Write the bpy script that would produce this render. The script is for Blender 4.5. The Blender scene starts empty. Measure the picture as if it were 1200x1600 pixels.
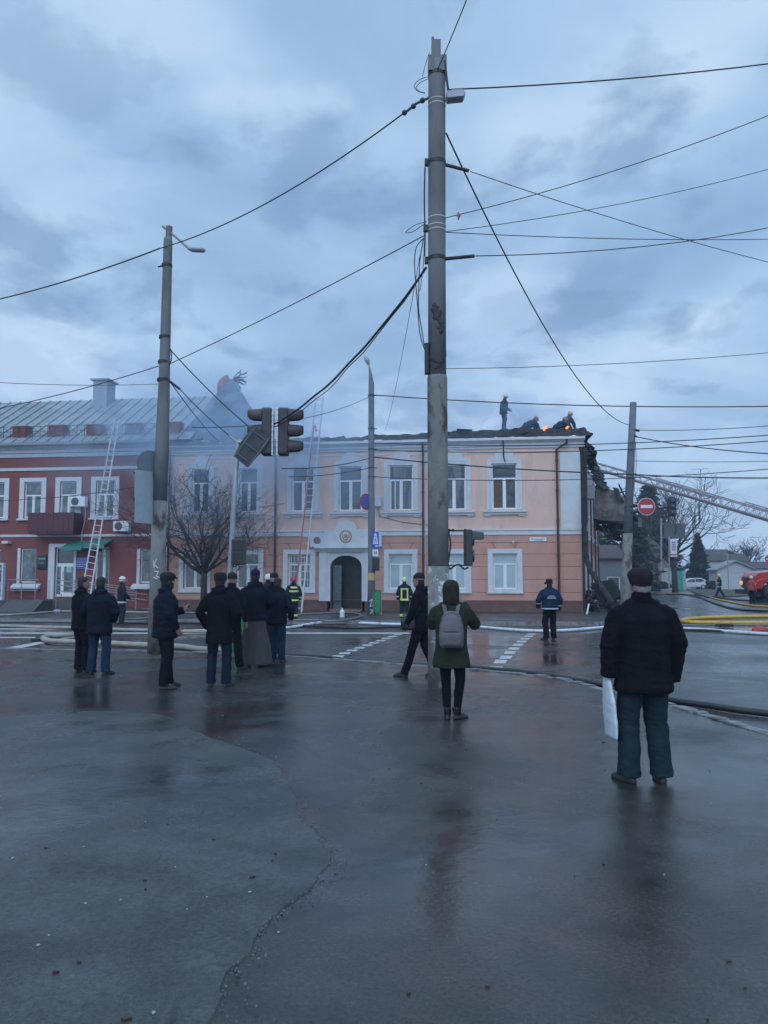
import bpy, bmesh, math, random
from mathutils import Vector, Matrix, noise
from mathutils.bvhtree import BVHTree

SC = bpy.context.scene
COL = SC.collection
# ---------------------------------------------------------------- camera
PITCH = math.radians(4.7636); CAMZ = 1.68
cam_d = bpy.data.cameras.new('camera'); cam = bpy.data.objects.new('camera', cam_d); COL.objects.link(cam)
cam_d.sensor_fit = 'VERTICAL'; cam_d.sensor_height = 24; cam_d.lens = 18
cam_d.clip_start = 0.1; cam_d.clip_end = 3000
cam.location = (0, 0, CAMZ); cam.rotation_euler = (math.pi/2 + PITCH, 0, 0)
SC.camera = cam
# ---------------------------------------------------------------- sky
SUN_EL, SUN_AZ = math.radians(38), math.radians(200)     # soft light from behind the photographer
w = bpy.data.worlds.new('World'); SC.world = w; w.use_nodes = True
nt = w.node_tree; N = nt.nodes; L = nt.links; N.clear()
def nd(t, **k):
    n = N.new(t)
    for a, v in k.items(): setattr(n, a, v)
    return n
out = nd('ShaderNodeOutputWorld'); bg = nd('ShaderNodeBackground'); bg.inputs['Strength'].default_value = 0.12
sky = nd('ShaderNodeTexSky'); sky.sky_type = 'NISHITA'; sky.sun_disc = False
sky.sun_elevation = SUN_EL; sky.sun_rotation = SUN_AZ; sky.dust_density = 2; sky.ozone_density = 3
tc = nd('ShaderNodeTexCoord'); sep = nd('ShaderNodeSeparateXYZ'); L.new(tc.outputs['Generated'], sep.inputs[0])
def mth(op, a, b=None, clamp=False):
    n = nd('ShaderNodeMath', operation=op); n.use_clamp = clamp
    for i, v in enumerate((a, b)):
        if v is None: continue
        if isinstance(v, (int, float)): n.inputs[i].default_value = v
        else: L.new(v, n.inputs[i])
    return n.outputs[0]
zz = mth('MAXIMUM', sep.outputs[2], 0.0)
den = mth('ADD', zz, 0.22)
cmb = nd('ShaderNodeCombineXYZ')
L.new(mth('DIVIDE', sep.outputs[0], den), cmb.inputs[0]); L.new(mth('DIVIDE', sep.outputs[1], den), cmb.inputs[1])
def nz(scale, detail, rough, off, dist=0.0):
    mp = nd('ShaderNodeMapping'); mp.inputs['Location'].default_value = off
    L.new(cmb.outputs[0], mp.inputs[0])
    n = nd('ShaderNodeTexNoise'); n.inputs['Scale'].default_value = scale; n.inputs['Detail'].default_value = detail
    n.inputs['Roughness'].default_value = rough; n.inputs['Distortion'].default_value = dist
    L.new(mp.outputs[0], n.inputs['Vector']); return n.outputs['Fac']
n1 = nz(1.5, 6, .5, (3.1, 7.3, 0), .3); n2 = nz(3.6, 7, .55, (1.7, 2.2, 4), .2)
def ramp(fac, stops):
    r = nd('ShaderNodeValToRGB'); L.new(fac, r.inputs[0]); e = r.color_ramp.elements
    while len(e) < len(stops): e.new(.5)
    for i, (p, c) in enumerate(stops): e[i].position = p; e[i].color = (*c, 1)
    return r.outputs[0]
# big veils of cloud: blue grey thick parts to paler openings
base = ramp(n1, [(.30, (.225, .36, .565)), (.45, (.29, .445, .66)), (.58, (.38, .545, .75)), (.72, (.51, .66, .835))])
dark = ramp(n2, [(.54, (0, 0, 0)), (.66, (1, 1, 1))])
mx = nd('ShaderNodeMix', data_type='RGBA', blend_type='MIX')
# ragged clumps and openings: soft ellipses on the cloud plane, torn by noise
wn = nd('ShaderNodeTexNoise'); wn.inputs['Scale'].default_value = 2.6; wn.inputs['Detail'].default_value = 7; wn.inputs['Roughness'].default_value = .6; L.new(cmb.outputs[0], wn.inputs['Vector'])
wa = nd('ShaderNodeVectorMath', operation='SUBTRACT'); L.new(wn.outputs['Color'], wa.inputs[0]); wa.inputs[1].default_value = (.5, .5, .5)
wb = nd('ShaderNodeVectorMath', operation='SCALE'); L.new(wa.outputs[0], wb.inputs[0]); wb.inputs['Scale'].default_value = .62
wc = nd('ShaderNodeVectorMath', operation='ADD'); L.new(wb.outputs[0], wc.inputs[0]); L.new(cmb.outputs[0], wc.inputs[1])
def clumps(lst):
    tot = None
    for (u, v, ru, rv, s) in lst:
        a = nd('ShaderNodeVectorMath', operation='SUBTRACT'); L.new(wc.outputs[0], a.inputs[0]); a.inputs[1].default_value = (u, v, 0)
        b_ = nd('ShaderNodeVectorMath', operation='MULTIPLY'); L.new(a.outputs[0], b_.inputs[0]); b_.inputs[1].default_value = (1/ru, 1/rv, 0)
        c = nd('ShaderNodeVectorMath', operation='LENGTH'); L.new(b_.outputs[0], c.inputs[0])
        m_ = nd('ShaderNodeMapRange'); m_.interpolation_type = 'SMOOTHSTEP'; L.new(c.outputs['Value'], m_.inputs[0]); m_.inputs[1].default_value = 1.25; m_.inputs[2].default_value = .35; m_.inputs[3].default_value = 0; m_.inputs[4].default_value = s
        tot = m_.outputs[0] if tot is None else mth('MAXIMUM', tot, m_.outputs[0])
    return tot
CL = [(-0.165, 1.312, 0.096, 0.12, 0.9), (-0.41, 1.039, 0.098, 0.103, 0.7), (-0.34, 1.079, 0.056, 0.057, 0.5), (0.066, 1.386, 0.048, 0.059, 0.5), (-0.437, 0.972, 0.075, 0.073, 0.4), (-0.045, 1.306, 0.057, 0.067, 0.35), (0.297, 1.737, 0.102, 0.165, 0.4), (-0.896, 1.849, 0.088, 0.156, 0.3)]
BR = [(-0.853, 1.857, 0.195, 0.388, 0.9), (0.259, 1.683, 0.17, 0.29, 0.7), (-0.174, 1.172, 0.092, 0.104, 0.5), (-0.303, 0.981, 0.12, 0.122, 0.45), (0.454, 2.059, 0.185, 0.392, 0.5), (0.345, 0.978, 0.125, 0.131, 0.3), (-0.532, 1.279, 0.118, 0.152, 0.4)]
clf, brf = clumps(CL), clumps(BR)
dk = nd('ShaderNodeMath', operation='MULTIPLY'); dk.inputs[1].default_value = .62
L.new(mth('MAXIMUM', dark, clf), dk.inputs[0]); L.new(dk.outputs[0], mx.inputs['Factor'])
mb2 = nd('ShaderNodeMix', data_type='RGBA', blend_type='MIX'); L.new(brf, mb2.inputs['Factor']); L.new(base, mb2.inputs['A']); mb2.inputs['B'].default_value = (.50, .65, .85, 1); L.new(mb2.outputs['Result'], mx.inputs['A']); mx.inputs['B'].default_value = (.165, .275, .46, 1)
# thin band by the horizon is paler
hz = nd('ShaderNodeMapRange'); L.new(zz, hz.inputs[0]); hz.inputs[1].default_value = 0.0; hz.inputs[2].default_value = .3
hz.inputs[3].default_value = .45; hz.inputs[4].default_value = 0
mh = nd('ShaderNodeMix', data_type='RGBA', blend_type='MIX'); L.new(hz.outputs[0], mh.inputs['Factor'])
L.new(mx.outputs['Result'], mh.inputs['A']); mh.inputs['B'].default_value = (.47, .60, .79, 1)
# an overcast sky is brighter overhead and towards the hidden sun than over the far horizon
up = nd('ShaderNodeMapRange'); up.interpolation_type = 'SMOOTHSTEP'; L.new(zz, up.inputs[0])
up.inputs[1].default_value = .60; up.inputs[2].default_value = 1.0; up.inputs[3].default_value = 1.0; up.inputs[4].default_value = 2.1
bk = nd('ShaderNodeMapRange'); bk.interpolation_type = 'SMOOTHSTEP'; L.new(sep.outputs[1], bk.inputs[0])
bk.inputs[1].default_value = .25; bk.inputs[2].default_value = -.8; bk.inputs[3].default_value = 0; bk.inputs[4].default_value = .9
gain = mth('ADD', up.outputs[0], bk.outputs[0])
sc_ = nd('ShaderNodeVectorMath', operation='SCALE'); L.new(mh.outputs['Result'], sc_.inputs[0])
L.new(mth('MULTIPLY', gain, 1/0.12), sc_.inputs['Scale'])
fin = nd('ShaderNodeMix', data_type='RGBA', blend_type='MIX'); fin.inputs['Factor'].default_value = .96
L.new(sky.outputs[0], fin.inputs['A']); L.new(sc_.outputs[0], fin.inputs['B'])
L.new(fin.outputs['Result'], bg.inputs['Color']); L.new(bg.outputs[0], out.inputs['Surface'])
# ---------------------------------------------------------------- sun behind cloud
sd = bpy.data.lights.new('sun', 'SUN'); sd.energy = 0.5; sd.angle = math.radians(40); sd.color = (1, .93, .86)
so = bpy.data.objects.new('sun', sd); COL.objects.link(so)
sv = Vector((math.sin(SUN_AZ)*math.cos(SUN_EL), math.cos(SUN_AZ)*math.cos(SUN_EL), math.sin(SUN_EL)))
so.rotation_euler = sv.to_track_quat('Z', 'Y').to_euler()
VS = SC.view_settings
VS.view_transform = 'Standard'; VS.look = 'None'; VS.gamma = 1; VS.exposure = 0.22
try: SC.cycles.volume_step_rate = 2.0; SC.cycles.volume_max_steps = 128; SC.cycles.max_bounces = 6; SC.cycles.volume_bounces = 1
except Exception: pass
# ---------------------------------------------------------------- pixel helpers (1200x1600 photo)
def ray(px, py):
    cx = (px-600)/1200; cy = (800-py)/1200
    return Vector((cx, math.cos(PITCH)-cy*math.sin(PITCH), math.sin(PITCH)+cy*math.cos(PITCH)))
CP = Vector((0, 0, CAMZ))
def at(px, py, Y): d = ray(px, py); return CP + d*(Y/d.y)
def gr(px, py, z=0.0): d = ray(px, py); return CP + d*((z-CAMZ)/d.z)
FA = math.radians(7.3); FO = Vector((9.0, 35.1, 0))            # facade frame: origin, x right, y inwards
FXv = Vector((math.cos(FA), -math.sin(FA), 0)); FYv = Vector((math.sin(FA), math.cos(FA), 0))
def fc(px, py, d=0.0):
    r = ray(px, py); t = (FO + FYv*d - CP).dot(FYv)/r.dot(FYv); p = CP + r*t - FO
    return p.dot(FXv), p.z
def fx(px, d=0.0): return fc(px, 800, d)[0]
# ---------------------------------------------------------------- materials
MAT = {}
def mat(name, col, rough=.6, var=.12, scale=6, bump=.0, bscale=30, metal=0, spec=.5, col2=None, c2s=1.5, c2t=(.5, .62), emit=None, es=1, detail=5, stretch=None, coat=0):
    if name in MAT: return MAT[name]
    m = bpy.data.materials.new(name); m.use_nodes = True; t = m.node_tree; n = t.nodes; l = t.links
    b = n['Principled BSDF']; b.inputs['Roughness'].default_value = rough; b.inputs['Metallic'].default_value = metal
    b.inputs['Specular IOR Level'].default_value = spec; b.inputs['Coat Weight'].default_value = coat
    co = n.new('ShaderNodeTexCoord'); src = co.outputs['Object']
    if stretch:
        mp = n.new('ShaderNodeMapping'); mp.inputs['Scale'].default_value = stretch; l.new(src, mp.inputs[0]); src = mp.outputs[0]
    nz_ = n.new('ShaderNodeTexNoise'); nz_.inputs['Scale'].default_value = scale; nz_.inputs['Detail'].default_value = detail
    l.new(src, nz_.inputs['Vector'])
    r = n.new('ShaderNodeValToRGB'); e = r.color_ramp.elements
    e[0].position = .3; e[1].position = .7
    e[0].color = (*[c*(1-var) for c in col], 1); e[1].color = (*[min(1, c*(1+var)) for c in col], 1)
    l.new(nz_.outputs['Fac'], r.inputs[0]); oc = r.outputs[0]
    if col2:
        z2 = n.new('ShaderNodeTexNoise'); z2.inputs['Scale'].default_value = c2s; z2.inputs['Detail'].default_value = 8; z2.inputs['Roughness'].default_value = .65
        l.new(src, z2.inputs['Vector']); r2 = n.new('ShaderNodeValToRGB'); r2.color_ramp.elements[0].position = c2t[0]; r2.color_ramp.elements[1].position = c2t[1]
        l.new(z2.outputs['Fac'], r2.inputs[0]); mm = n.new('ShaderNodeMix'); mm.data_type = 'RGBA'
        l.new(r2.outputs[0], mm.inputs['Factor']); l.new(oc, mm.inputs['A']); mm.inputs['B'].default_value = (*col2, 1); oc = mm.outputs['Result']
    l.new(oc, b.inputs['Base Color'])
    if bump:
        z3 = n.new('ShaderNodeTexNoise'); z3.inputs['Scale'].default_value = bscale; z3.inputs['Detail'].default_value = 6
        l.new(src, z3.inputs['Vector']); bp = n.new('ShaderNodeBump'); bp.inputs['Strength'].default_value = bump; bp.inputs['Distance'].default_value = .02
        l.new(z3.outputs['Fac'], bp.inputs['Height']); l.new(bp.outputs[0], b.inputs['Normal'])
    if emit:
        b.inputs['Emission Color'].default_value = (*emit, 1); b.inputs['Emission Strength'].default_value = es
    MAT[name] = m; return m
def wet(name, col, col2, r0, r1, seed=0, scale=.35, damp=.5, bump=.25, brown=(.05, .04, .038)):
    m = bpy.data.materials.new(name); m.use_nodes = True; t = m.node_tree; n = t.nodes; l = t.links
    b = n['Principled BSDF']; co = n.new('ShaderNodeTexCoord'); mp = n.new('ShaderNodeMapping')
    mp.inputs['Location'].default_value = (seed, seed*1.7, 0); l.new(co.outputs['Object'], mp.inputs[0]); src = mp.outputs[0]
    def tn(s, d=6, ro=.6, dist=0):
        q = n.new('ShaderNodeTexNoise'); q.inputs['Scale'].default_value = s; q.inputs['Detail'].default_value = d; q.inputs['Roughness'].default_value = ro
        q.inputs['Distortion'].default_value = dist; l.new(src, q.inputs['Vector']); return q.outputs['Fac']
    def rp(f, a, bb, ca=(0, 0, 0), cb=(1, 1, 1)):
        r = n.new('ShaderNodeValToRGB'); r.color_ramp.elements[0].position = a; r.color_ramp.elements[1].position = bb
        r.color_ramp.elements[0].color = (*ca, 1); r.color_ramp.elements[1].color = (*cb, 1); l.new(f, r.inputs[0]); return r.outputs[0]
    big = tn(scale, 7, .62, .4); mid = tn(1.3, 8, .65, .3); fine = tn(46, 4, .8); grit = tn(160, 2, .6)
    c1 = rp(mid, .35, .68, col, col2)
    mb_ = n.new('ShaderNodeMix'); mb_.data_type = 'RGBA'; l.new(rp(tn(.55, 6, .6, .8), .53, .7), mb_.inputs['Factor']); l.new(c1, mb_.inputs['A']); mb_.inputs['B'].default_value = (*brown, 1)
    ms = n.new('ShaderNodeMix'); ms.data_type = 'RGBA'; ms.blend_type = 'MULTIPLY'; ms.inputs['Factor'].default_value = 1
    l.new(mb_.outputs['Result'], ms.inputs['A']); l.new(rp(fine, .32, .68, (.45, .45, .45), (1.5, 1.5, 1.5)), ms.inputs['B'])
    # fine cracks and pale scuffs that belong to the surface itself
    wv = n.new('ShaderNodeTexNoise'); wv.inputs['Scale'].default_value = 1.1; wv.inputs['Detail'].default_value = 6; l.new(src, wv.inputs['Vector'])
    va = n.new('ShaderNodeVectorMath'); va.operation = 'MULTIPLY_ADD'; l.new(wv.outputs['Color'], va.inputs[0]); va.inputs[1].default_value = (1.1, 1.1, 0); l.new(src, va.inputs[2])
    vo = n.new('ShaderNodeTexVoronoi'); vo.feature = 'DISTANCE_TO_EDGE'; vo.inputs['Scale'].default_value = .42; l.new(va.outputs[0], vo.inputs['Vector'])
    ck = rp(vo.outputs['Distance'], .0, .011, (1, 1, 1), (0, 0, 0)); cm_ = n.new('ShaderNodeMath'); cm_.operation = 'MULTIPLY'; l.new(ck, cm_.inputs[0]); l.new(rp(tn(.8, 5, .6), .5, .62), cm_.inputs[1])
    mk = n.new('ShaderNodeMix'); mk.data_type = 'RGBA'; l.new(cm_.outputs[0], mk.inputs['Factor']); l.new(ms.outputs['Result'], mk.inputs['A']); mk.inputs['B'].default_value = (.008, .009, .01, 1)
    sf = n.new('ShaderNodeMath'); sf.operation = 'MULTIPLY'; l.new(rp(tn(19, 6, .75, .5), .62, .74), sf.inputs[0]); l.new(rp(tn(.9, 4, .6), .48, .6), sf.inputs[1])
    mf = n.new('ShaderNodeMix'); mf.data_type = 'RGBA'; l.new(sf.outputs[0], mf.inputs['Factor']); l.new(mk.outputs['Result'], mf.inputs['A']); mf.inputs['B'].default_value = (*[min(1, c*2.3) for c in col2], 1)
    l.new(mf.outputs['Result'], b.inputs['Base Color'])
    mr = n.new('ShaderNodeMapRange'); mr.inputs[1].default_value = .36; mr.inputs[2].default_value = .64; mr.inputs[3].default_value = r0; mr.inputs[4].default_value = r1
    l.new(big, mr.inputs[0])
    ad = n.new('ShaderNodeMath'); ad.operation = 'MULTIPLY_ADD'; l.new(mid, ad.inputs[0]); ad.inputs[1].default_value = .22; l.new(mr.outputs[0], ad.inputs[2])
    sb = n.new('ShaderNodeMath'); sb.operation = 'SUBTRACT'; l.new(ad.outputs[0], sb.inputs[0]); sb.inputs[1].default_value = .11; sb.use_clamp = True
    l.new(sb.outputs[0], b.inputs['Roughness'])
    bh = n.new('ShaderNodeMath'); bh.operation = 'MULTIPLY_ADD'; l.new(grit, bh.inputs[0]); bh.inputs[1].default_value = .35; l.new(fine, bh.inputs[2])
    bp = n.new('ShaderNodeBump'); bp.inputs['Distance'].default_value = .006; l.new(bh.outputs[0], bp.inputs['Height'])
    st = n.new('ShaderNodeMapRange'); st.inputs[1].default_value = .36; st.inputs[2].default_value = .64; st.inputs[3].default_value = bump*.12; st.inputs[4].default_value = bump
    l.new(big, st.inputs[0]); l.new(st.outputs[0], bp.inputs['Strength'])
    bp2 = n.new('ShaderNodeBump'); bp2.inputs['Distance'].default_value = .05; bp2.inputs['Strength'].default_value = .16
    l.new(tn(2.2, 5, .5), bp2.inputs['Height']); l.new(bp.outputs[0], bp2.inputs['Normal']); l.new(bp2.outputs[0], b.inputs['Normal'])
    b.inputs['Specular IOR Level'].default_value = .5
    MAT[name] = m; return m
# ---------------------------------------------------------------- tagging
def tag(o, label=None, cat=None, group=None, kind=None):
    if label: o['label'] = label
    if cat: o['category'] = cat
    if group: o['group'] = group
    if kind: o['kind'] = kind
    return o
def empty(name, loc=(0, 0, 0), rz=0, label=None, cat=None, group=None, scale=1):
    o = bpy.data.objects.new(name, None); COL.objects.link(o); o.location = loc; o.rotation_euler = (0, 0, rz); o.empty_display_size = .2
    o.scale = (scale,)*3
    return tag(o, label, cat, group)
def copy_tree(o, parent=None):
    c = o.copy(); COL.objects.link(c)
    if parent: c.parent = parent
    for ch in list(o.children): copy_tree(ch, c)
    return c
# ---------------------------------------------------------------- mesh builder
class MB:
    def __init__(s): s.v = []; s.f = []
    def add(s, vs, fs):
        k = len(s.v); s.v += [tuple(p) for p in vs]; s.f += [tuple(i+k for i in q) for q in fs]; return s
    def box(s, x0, x1, y0, y1, z0, z1, M=None):
        vs = [Vector(p) for p in ((x0, y0, z0), (x1, y0, z0), (x1, y1, z0), (x0, y1, z0), (x0, y0, z1), (x1, y0, z1), (x1, y1, z1), (x0, y1, z1))]
        if M: vs = [M @ p for p in vs]
        return s.add(vs, [(0, 3, 2, 1), (4, 5, 6, 7), (0, 1, 5, 4), (1, 2, 6, 5), (2, 3, 7, 6), (3, 0, 4, 7)])
    def prism(s, pts, d0, d1, axis='y', M=None):       # outline in x,z (axis y), x,y (axis z) or y,z (axis x)
        n = len(pts); mk = {'y': lambda p, d: Vector((p[0], d, p[1])), 'z': lambda p, d: Vector((p[0], p[1], d)), 'x': lambda p, d: Vector((d, p[0], p[1]))}[axis]
        vs = [mk(p, d0) for p in pts]+[mk(p, d1) for p in pts]
        if M: vs = [M @ p for p in vs]
        return s.add(vs, [tuple(range(n))[::-1], tuple(range(n, 2*n))]+[(i, (i+1) % n, n+(i+1) % n, n+i) for i in range(n)])
    def tube(s, pts, rad, n=8, cap='flat', ref=None, flat=1.0):
        pts = [Vector(p) for p in pts]
        if not hasattr(rad, '__len__'): rad = [rad]*len(pts)
        rad = list(rad)
        if cap == 'round':
            a = (pts[0]-pts[1]).normalized(); b = (pts[-1]-pts[-2]).normalized(); rad = [r if hasattr(r, '__len__') else (r, r) for r in rad]; r0, r1 = min(rad[0]), min(rad[-1])
            P = []; R = []
            for q in (.98, .75, .4): P.append(pts[0]+a*r0*q*flat); R.append((rad[0][0]*math.sqrt(1-q*q), rad[0][1]*math.sqrt(1-q*q)))
            P += pts; R += rad; rl = rad
            for q in (.4, .75, .98): P.append(pts[-1]+b*r1*q*flat); R.append((rad[-1][0]*math.sqrt(1-q*q), rad[-1][1]*math.sqrt(1-q*q)))
            pts, rad = P, R
        t0 = (pts[1]-pts[0]).normalized()
        u = Vector(ref) if ref is not None else (Vector((0, 0, 1)) if abs(t0.z) < .9 else Vector((1, 0, 0)))
        u = (u - t0*u.dot(t0)).normalized(); vs = []; m = len(pts)
        for i, p in enumerate(pts):
            t = (pts[min(i+1, m-1)]-pts[max(i-1, 0)])
            t = t.normalized() if t.length > 1e-9 else t0
            u = (u - t*u.dot(t)); u = u.normalized() if u.length > 1e-6 else t.orthogonal().normalized()
            w_ = t.cross(u); r = rad[i]; ra, rb = r if hasattr(r, '__len__') else (r, r)
            for k in range(n):
                a = 2*math.pi*k/n; vs.append(p+u*math.cos(a)*ra+w_*math.sin(a)*rb)
        fs = [(i*n+k, i*n+(k+1) % n, (i+1)*n+(k+1) % n, (i+1)*n+k) for i in range(m-1) for k in range(n)]
        fs += [tuple(range(n))[::-1], tuple((m-1)*n+k for k in range(n))]
        return s.add(vs, fs)
    def loft(s, rings, n=24, pw=2.0):                  # rings: cx, cy, z, rx, ry
        vs = []
        for cx, cy, z, rx, ry in rings:
            for k in range(n):
                a = 2*math.pi*k/n; c, q = math.cos(a), math.sin(a)
                vs.append((cx+rx*math.copysign(abs(c)**(2/pw), c), cy+ry*math.copysign(abs(q)**(2/pw), q), z))
        m = len(rings)
        fs = [(i*n+k, i*n+(k+1) % n, (i+1)*n+(k+1) % n, (i+1)*n+k) for i in range(m-1) for k in range(n)]
        fs += [tuple(range(n))[::-1], tuple((m-1)*n+k for k in range(n))]
        return s.add(vs, fs)
    def ball(s, c, r, n=16, m=10, M=None):
        c = Vector(c); r = r if hasattr(r, '__len__') else (r,)*3; vs = []; fs = []
        for i in range(1, m):
            th = math.pi*i/m
            for k in range(n):
                a = 2*math.pi*k/n; p = Vector((math.sin(th)*math.cos(a)*r[0], math.sin(th)*math.sin(a)*r[1], math.cos(th)*r[2]))
                vs.append(c + (M @ p if M else p))
        t = len(vs); pt = Vector((0, 0, r[2])); vs += [c+(M @ pt if M else pt), c-(M @ pt if M else pt)]
        for i in range(m-2):
            for k in range(n): fs.append((i*n+k, (i+1)*n+k, (i+1)*n+(k+1) % n, i*n+(k+1) % n))
        for k in range(n): fs.append((t, k, (k+1) % n)); fs.append((t+1, (m-2)*n+(k+1) % n, (m-2)*n+k))
        return s.add(vs, fs)
    def build(s, name, m, parent=None, smooth=False, bevel=0):
        me = bpy.data.meshes.new(name); me.from_pydata(s.v, [], s.f); me.update()
        b = bmesh.new(); b.from_mesh(me); bmesh.ops.recalc_face_normals(b, faces=b.faces)
        if bevel: bmesh.ops.bevel(b, geom=[e for e in b.edges], offset=bevel, segments=1, affect='EDGES')
        b.to_mesh(me); b.free()
        if smooth: me.polygons.foreach_set('use_smooth', [True]*len(me.polygons))
        o = bpy.data.objects.new(name, me); COL.objects.link(o)
        if m: me.materials.append(m)
        if parent: o.parent = parent
        return o
def catmull(pts, k=8):
    pts = [Vector(p) for p in pts]; P = [pts[0]*2-pts[1]]+pts+[pts[-1]*2-pts[-2]]; o = []
    for i in range(1, len(P)-2):
        for j in range(k):
            t = j/k; a, b, c, d = P[i-1], P[i], P[i+1], P[i+2]
            o.append(.5*((2*b)+(c-a)*t+(2*a-5*b+4*c-d)*t*t+(3*b-a-3*c+d)*t**3))
    o.append(pts[-1]); return o
def boxM(loc, rx=0, ry=0, rz=0):
    return Matrix.Translation(loc) @ Matrix.Rotation(rz, 4, 'Z') @ Matrix.Rotation(ry, 4, 'Y') @ Matrix.Rotation(rx, 4, 'X')
def organic(name, mb, m, parent, voxel=.01, smooth=4, amp=0, freq=9, seed=0, stretch=1.0, zfun=None):
    """unite overlapping closed shapes into ONE continuous surface, then add cloth-like relief"""
    me = bpy.data.meshes.new(name); me.from_pydata(mb.v, [], mb.f); me.update()
    o = bpy.data.objects.new(name, me); COL.objects.link(o)
    r = o.modifiers.new('r', 'REMESH'); r.mode = 'VOXEL'; r.voxel_size = voxel
    if smooth: s = o.modifiers.new('s', 'SMOOTH'); s.factor = .5; s.iterations = smooth
    dg = bpy.context.evaluated_depsgraph_get(); new = bpy.data.meshes.new_from_object(o.evaluated_get(dg))
    o.modifiers.clear(); o.data = new; bpy.data.meshes.remove(me); new.name = name
    if amp:
        nn = [v.normal.copy() for v in new.vertices]
        for v, q in zip(new.vertices, nn):
            p = v.co; s_ = Vector((seed*3.1, seed*1.3, seed))
            a = noise.noise(Vector((p.x*freq, p.y*freq, p.z*freq*stretch))+s_)
            a += .55*(1-2*abs(noise.noise(Vector((p.x*freq*1.3+p.z*2, p.y*freq*1.3, p.z*freq*1.9*stretch))+s_*2)))
            k = zfun(p) if zfun else 1
            v.co = p + q*amp*k*a
    new.polygons.foreach_set('use_smooth', [True]*len(new.polygons))
    new.materials.clear(); new.materials.append(m)
    if parent: o.parent = parent
    return o
# ================================================================ GROUND
ROADZ = -0.09
M_road = wet('road_asphalt', (.024, .023, .0225), (.060, .055, .052), .11, .44, 3, .28, bump=.4, brown=(.055, .042, .042))
M_plaza = wet('plaza_asphalt', (.020, .0195, .0185), (.060, .054, .049), .05, .42, 11, .36, bump=.7, brown=(.062, .042, .038))
M_patch = wet('old_asphalt', (.031, .034, .033), (.080, .082, .078), .10, .58, 23, .5, bump=.9, brown=(.05, .052, .05))
M_walk = wet('sidewalk_asphalt', (.03, .03, .032), (.05, .05, .052), .25, .5, 7, .5)
M_kerb = mat('kerb_concrete', (.2, .2, .2), .6, .3, 12, .5, 40, col2=(.09, .085, .08), c2s=3)
M_dirt = mat('wet_dirt', (.06, .048, .036), .6, .4, 9, .9, 25, col2=(.03, .028, .022), c2s=4)
M_line = mat('road_paint', (.5, .5, .48), .5, .25, 14, .2, 50, col2=(.16, .16, .16), c2s=7, c2t=(.52, .72))
def sheet(name, pts, z, m, thick=None, kind='structure', parent=None):
    b = MB(); n = len(pts)
    if thick: b.prism([(p[0], p[1]) for p in pts], z-thick, z, 'z')
    else: b.add([(p[0], p[1], z) for p in pts], [tuple(range(n))])
    o = b.build(name, m, parent)
    if kind: tag(o, kind=kind)
    return o
# the earth sheet, reaching the horizon
b = MB(); g = 24
xs = [-900, -300, -120]+[-60+i*5 for i in range(33)]+[180, 400, 900]; ys = [-60, -20, 0]+[i*5 for i in range(1, 33)]+[220, 400, 900, 1800]
b.add([(x, y, ROADZ) for y in ys for x in xs], [(j*len(xs)+i, j*len(xs)+i+1, (j+1)*len(xs)+i+1, (j+1)*len(xs)+i) for j in range(len(ys)-1) for i in range(len(xs)-1)])
tag(b.build('road', M_road), kind='structure')
# near pavement (where the onlookers stand)
edge_px = [(-900, 1006), (-300, 1011), (0, 1014), (120, 1016), (240, 1018), (340, 1021), (445, 1026), (560, 1034), (640, 1039.5), (700, 1044), (760, 1049), (850, 1058), (900, 1068), (945, 1080), (1000, 1092), (1050, 1105), (1090, 1116), (1130, 1129), (1200, 1149), (1300, 1182), (1500, 1260)]
edge = [gr(*p) for p in edge_px]; edge = [Vector((p.x, p.y)) for p in edge]+[Vector((5.3, 3.4)), Vector((6.0, 0)), Vector((6.4, -8)), Vector((6.5, -30))]
outer = catmull([(p.x, p.y, 0) for p in edge], 5)
near = [(p.x, p.y) for p in outer] + [(-60, -30), (-60, outer[0].y)]
sheet('pavement', near, 0.0, M_plaza, .3)
b = MB(); rnd = random.Random(5)      # kerb stones along it, seen as one pale line
ins, outs = [], []
for i, p in enumerate(outer):
    q = outer[min(i+1, len(outer)-1)]-outer[max(i-1, 0)]; nrm = Vector((-q.y, q.x, 0)).normalized()
    ins.append(p+nrm*.0); outs.append(p+nrm*.15)
acc = 0
for i in range(len(outer)-1):
    a, c = ins[i], ins[i+1]; d_, e_ = outs[i], outs[i+1]; seg = (c-a).length; k = max(1, int(seg/1.0))
    for j in range(k):
        t0, t1 = j/k+.006, (j+1)/k-.006; h = rnd.uniform(-.012, .012)+.012
        q = [a.lerp(c, t0), a.lerp(c, t1), d_.lerp(e_, t1), d_.lerp(e_, t0)]
        b.add([(*p.xy, -.14) for p in q]+[(*p.xy, h) for p in q], [(0, 1, 2, 3), (4, 5, 6, 7), (0, 1, 5, 4), (1, 2, 6, 5), (2, 3, 7, 6), (3, 0, 4, 7)])
tag(b.build('kerb', M_kerb), kind='structure')
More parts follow.
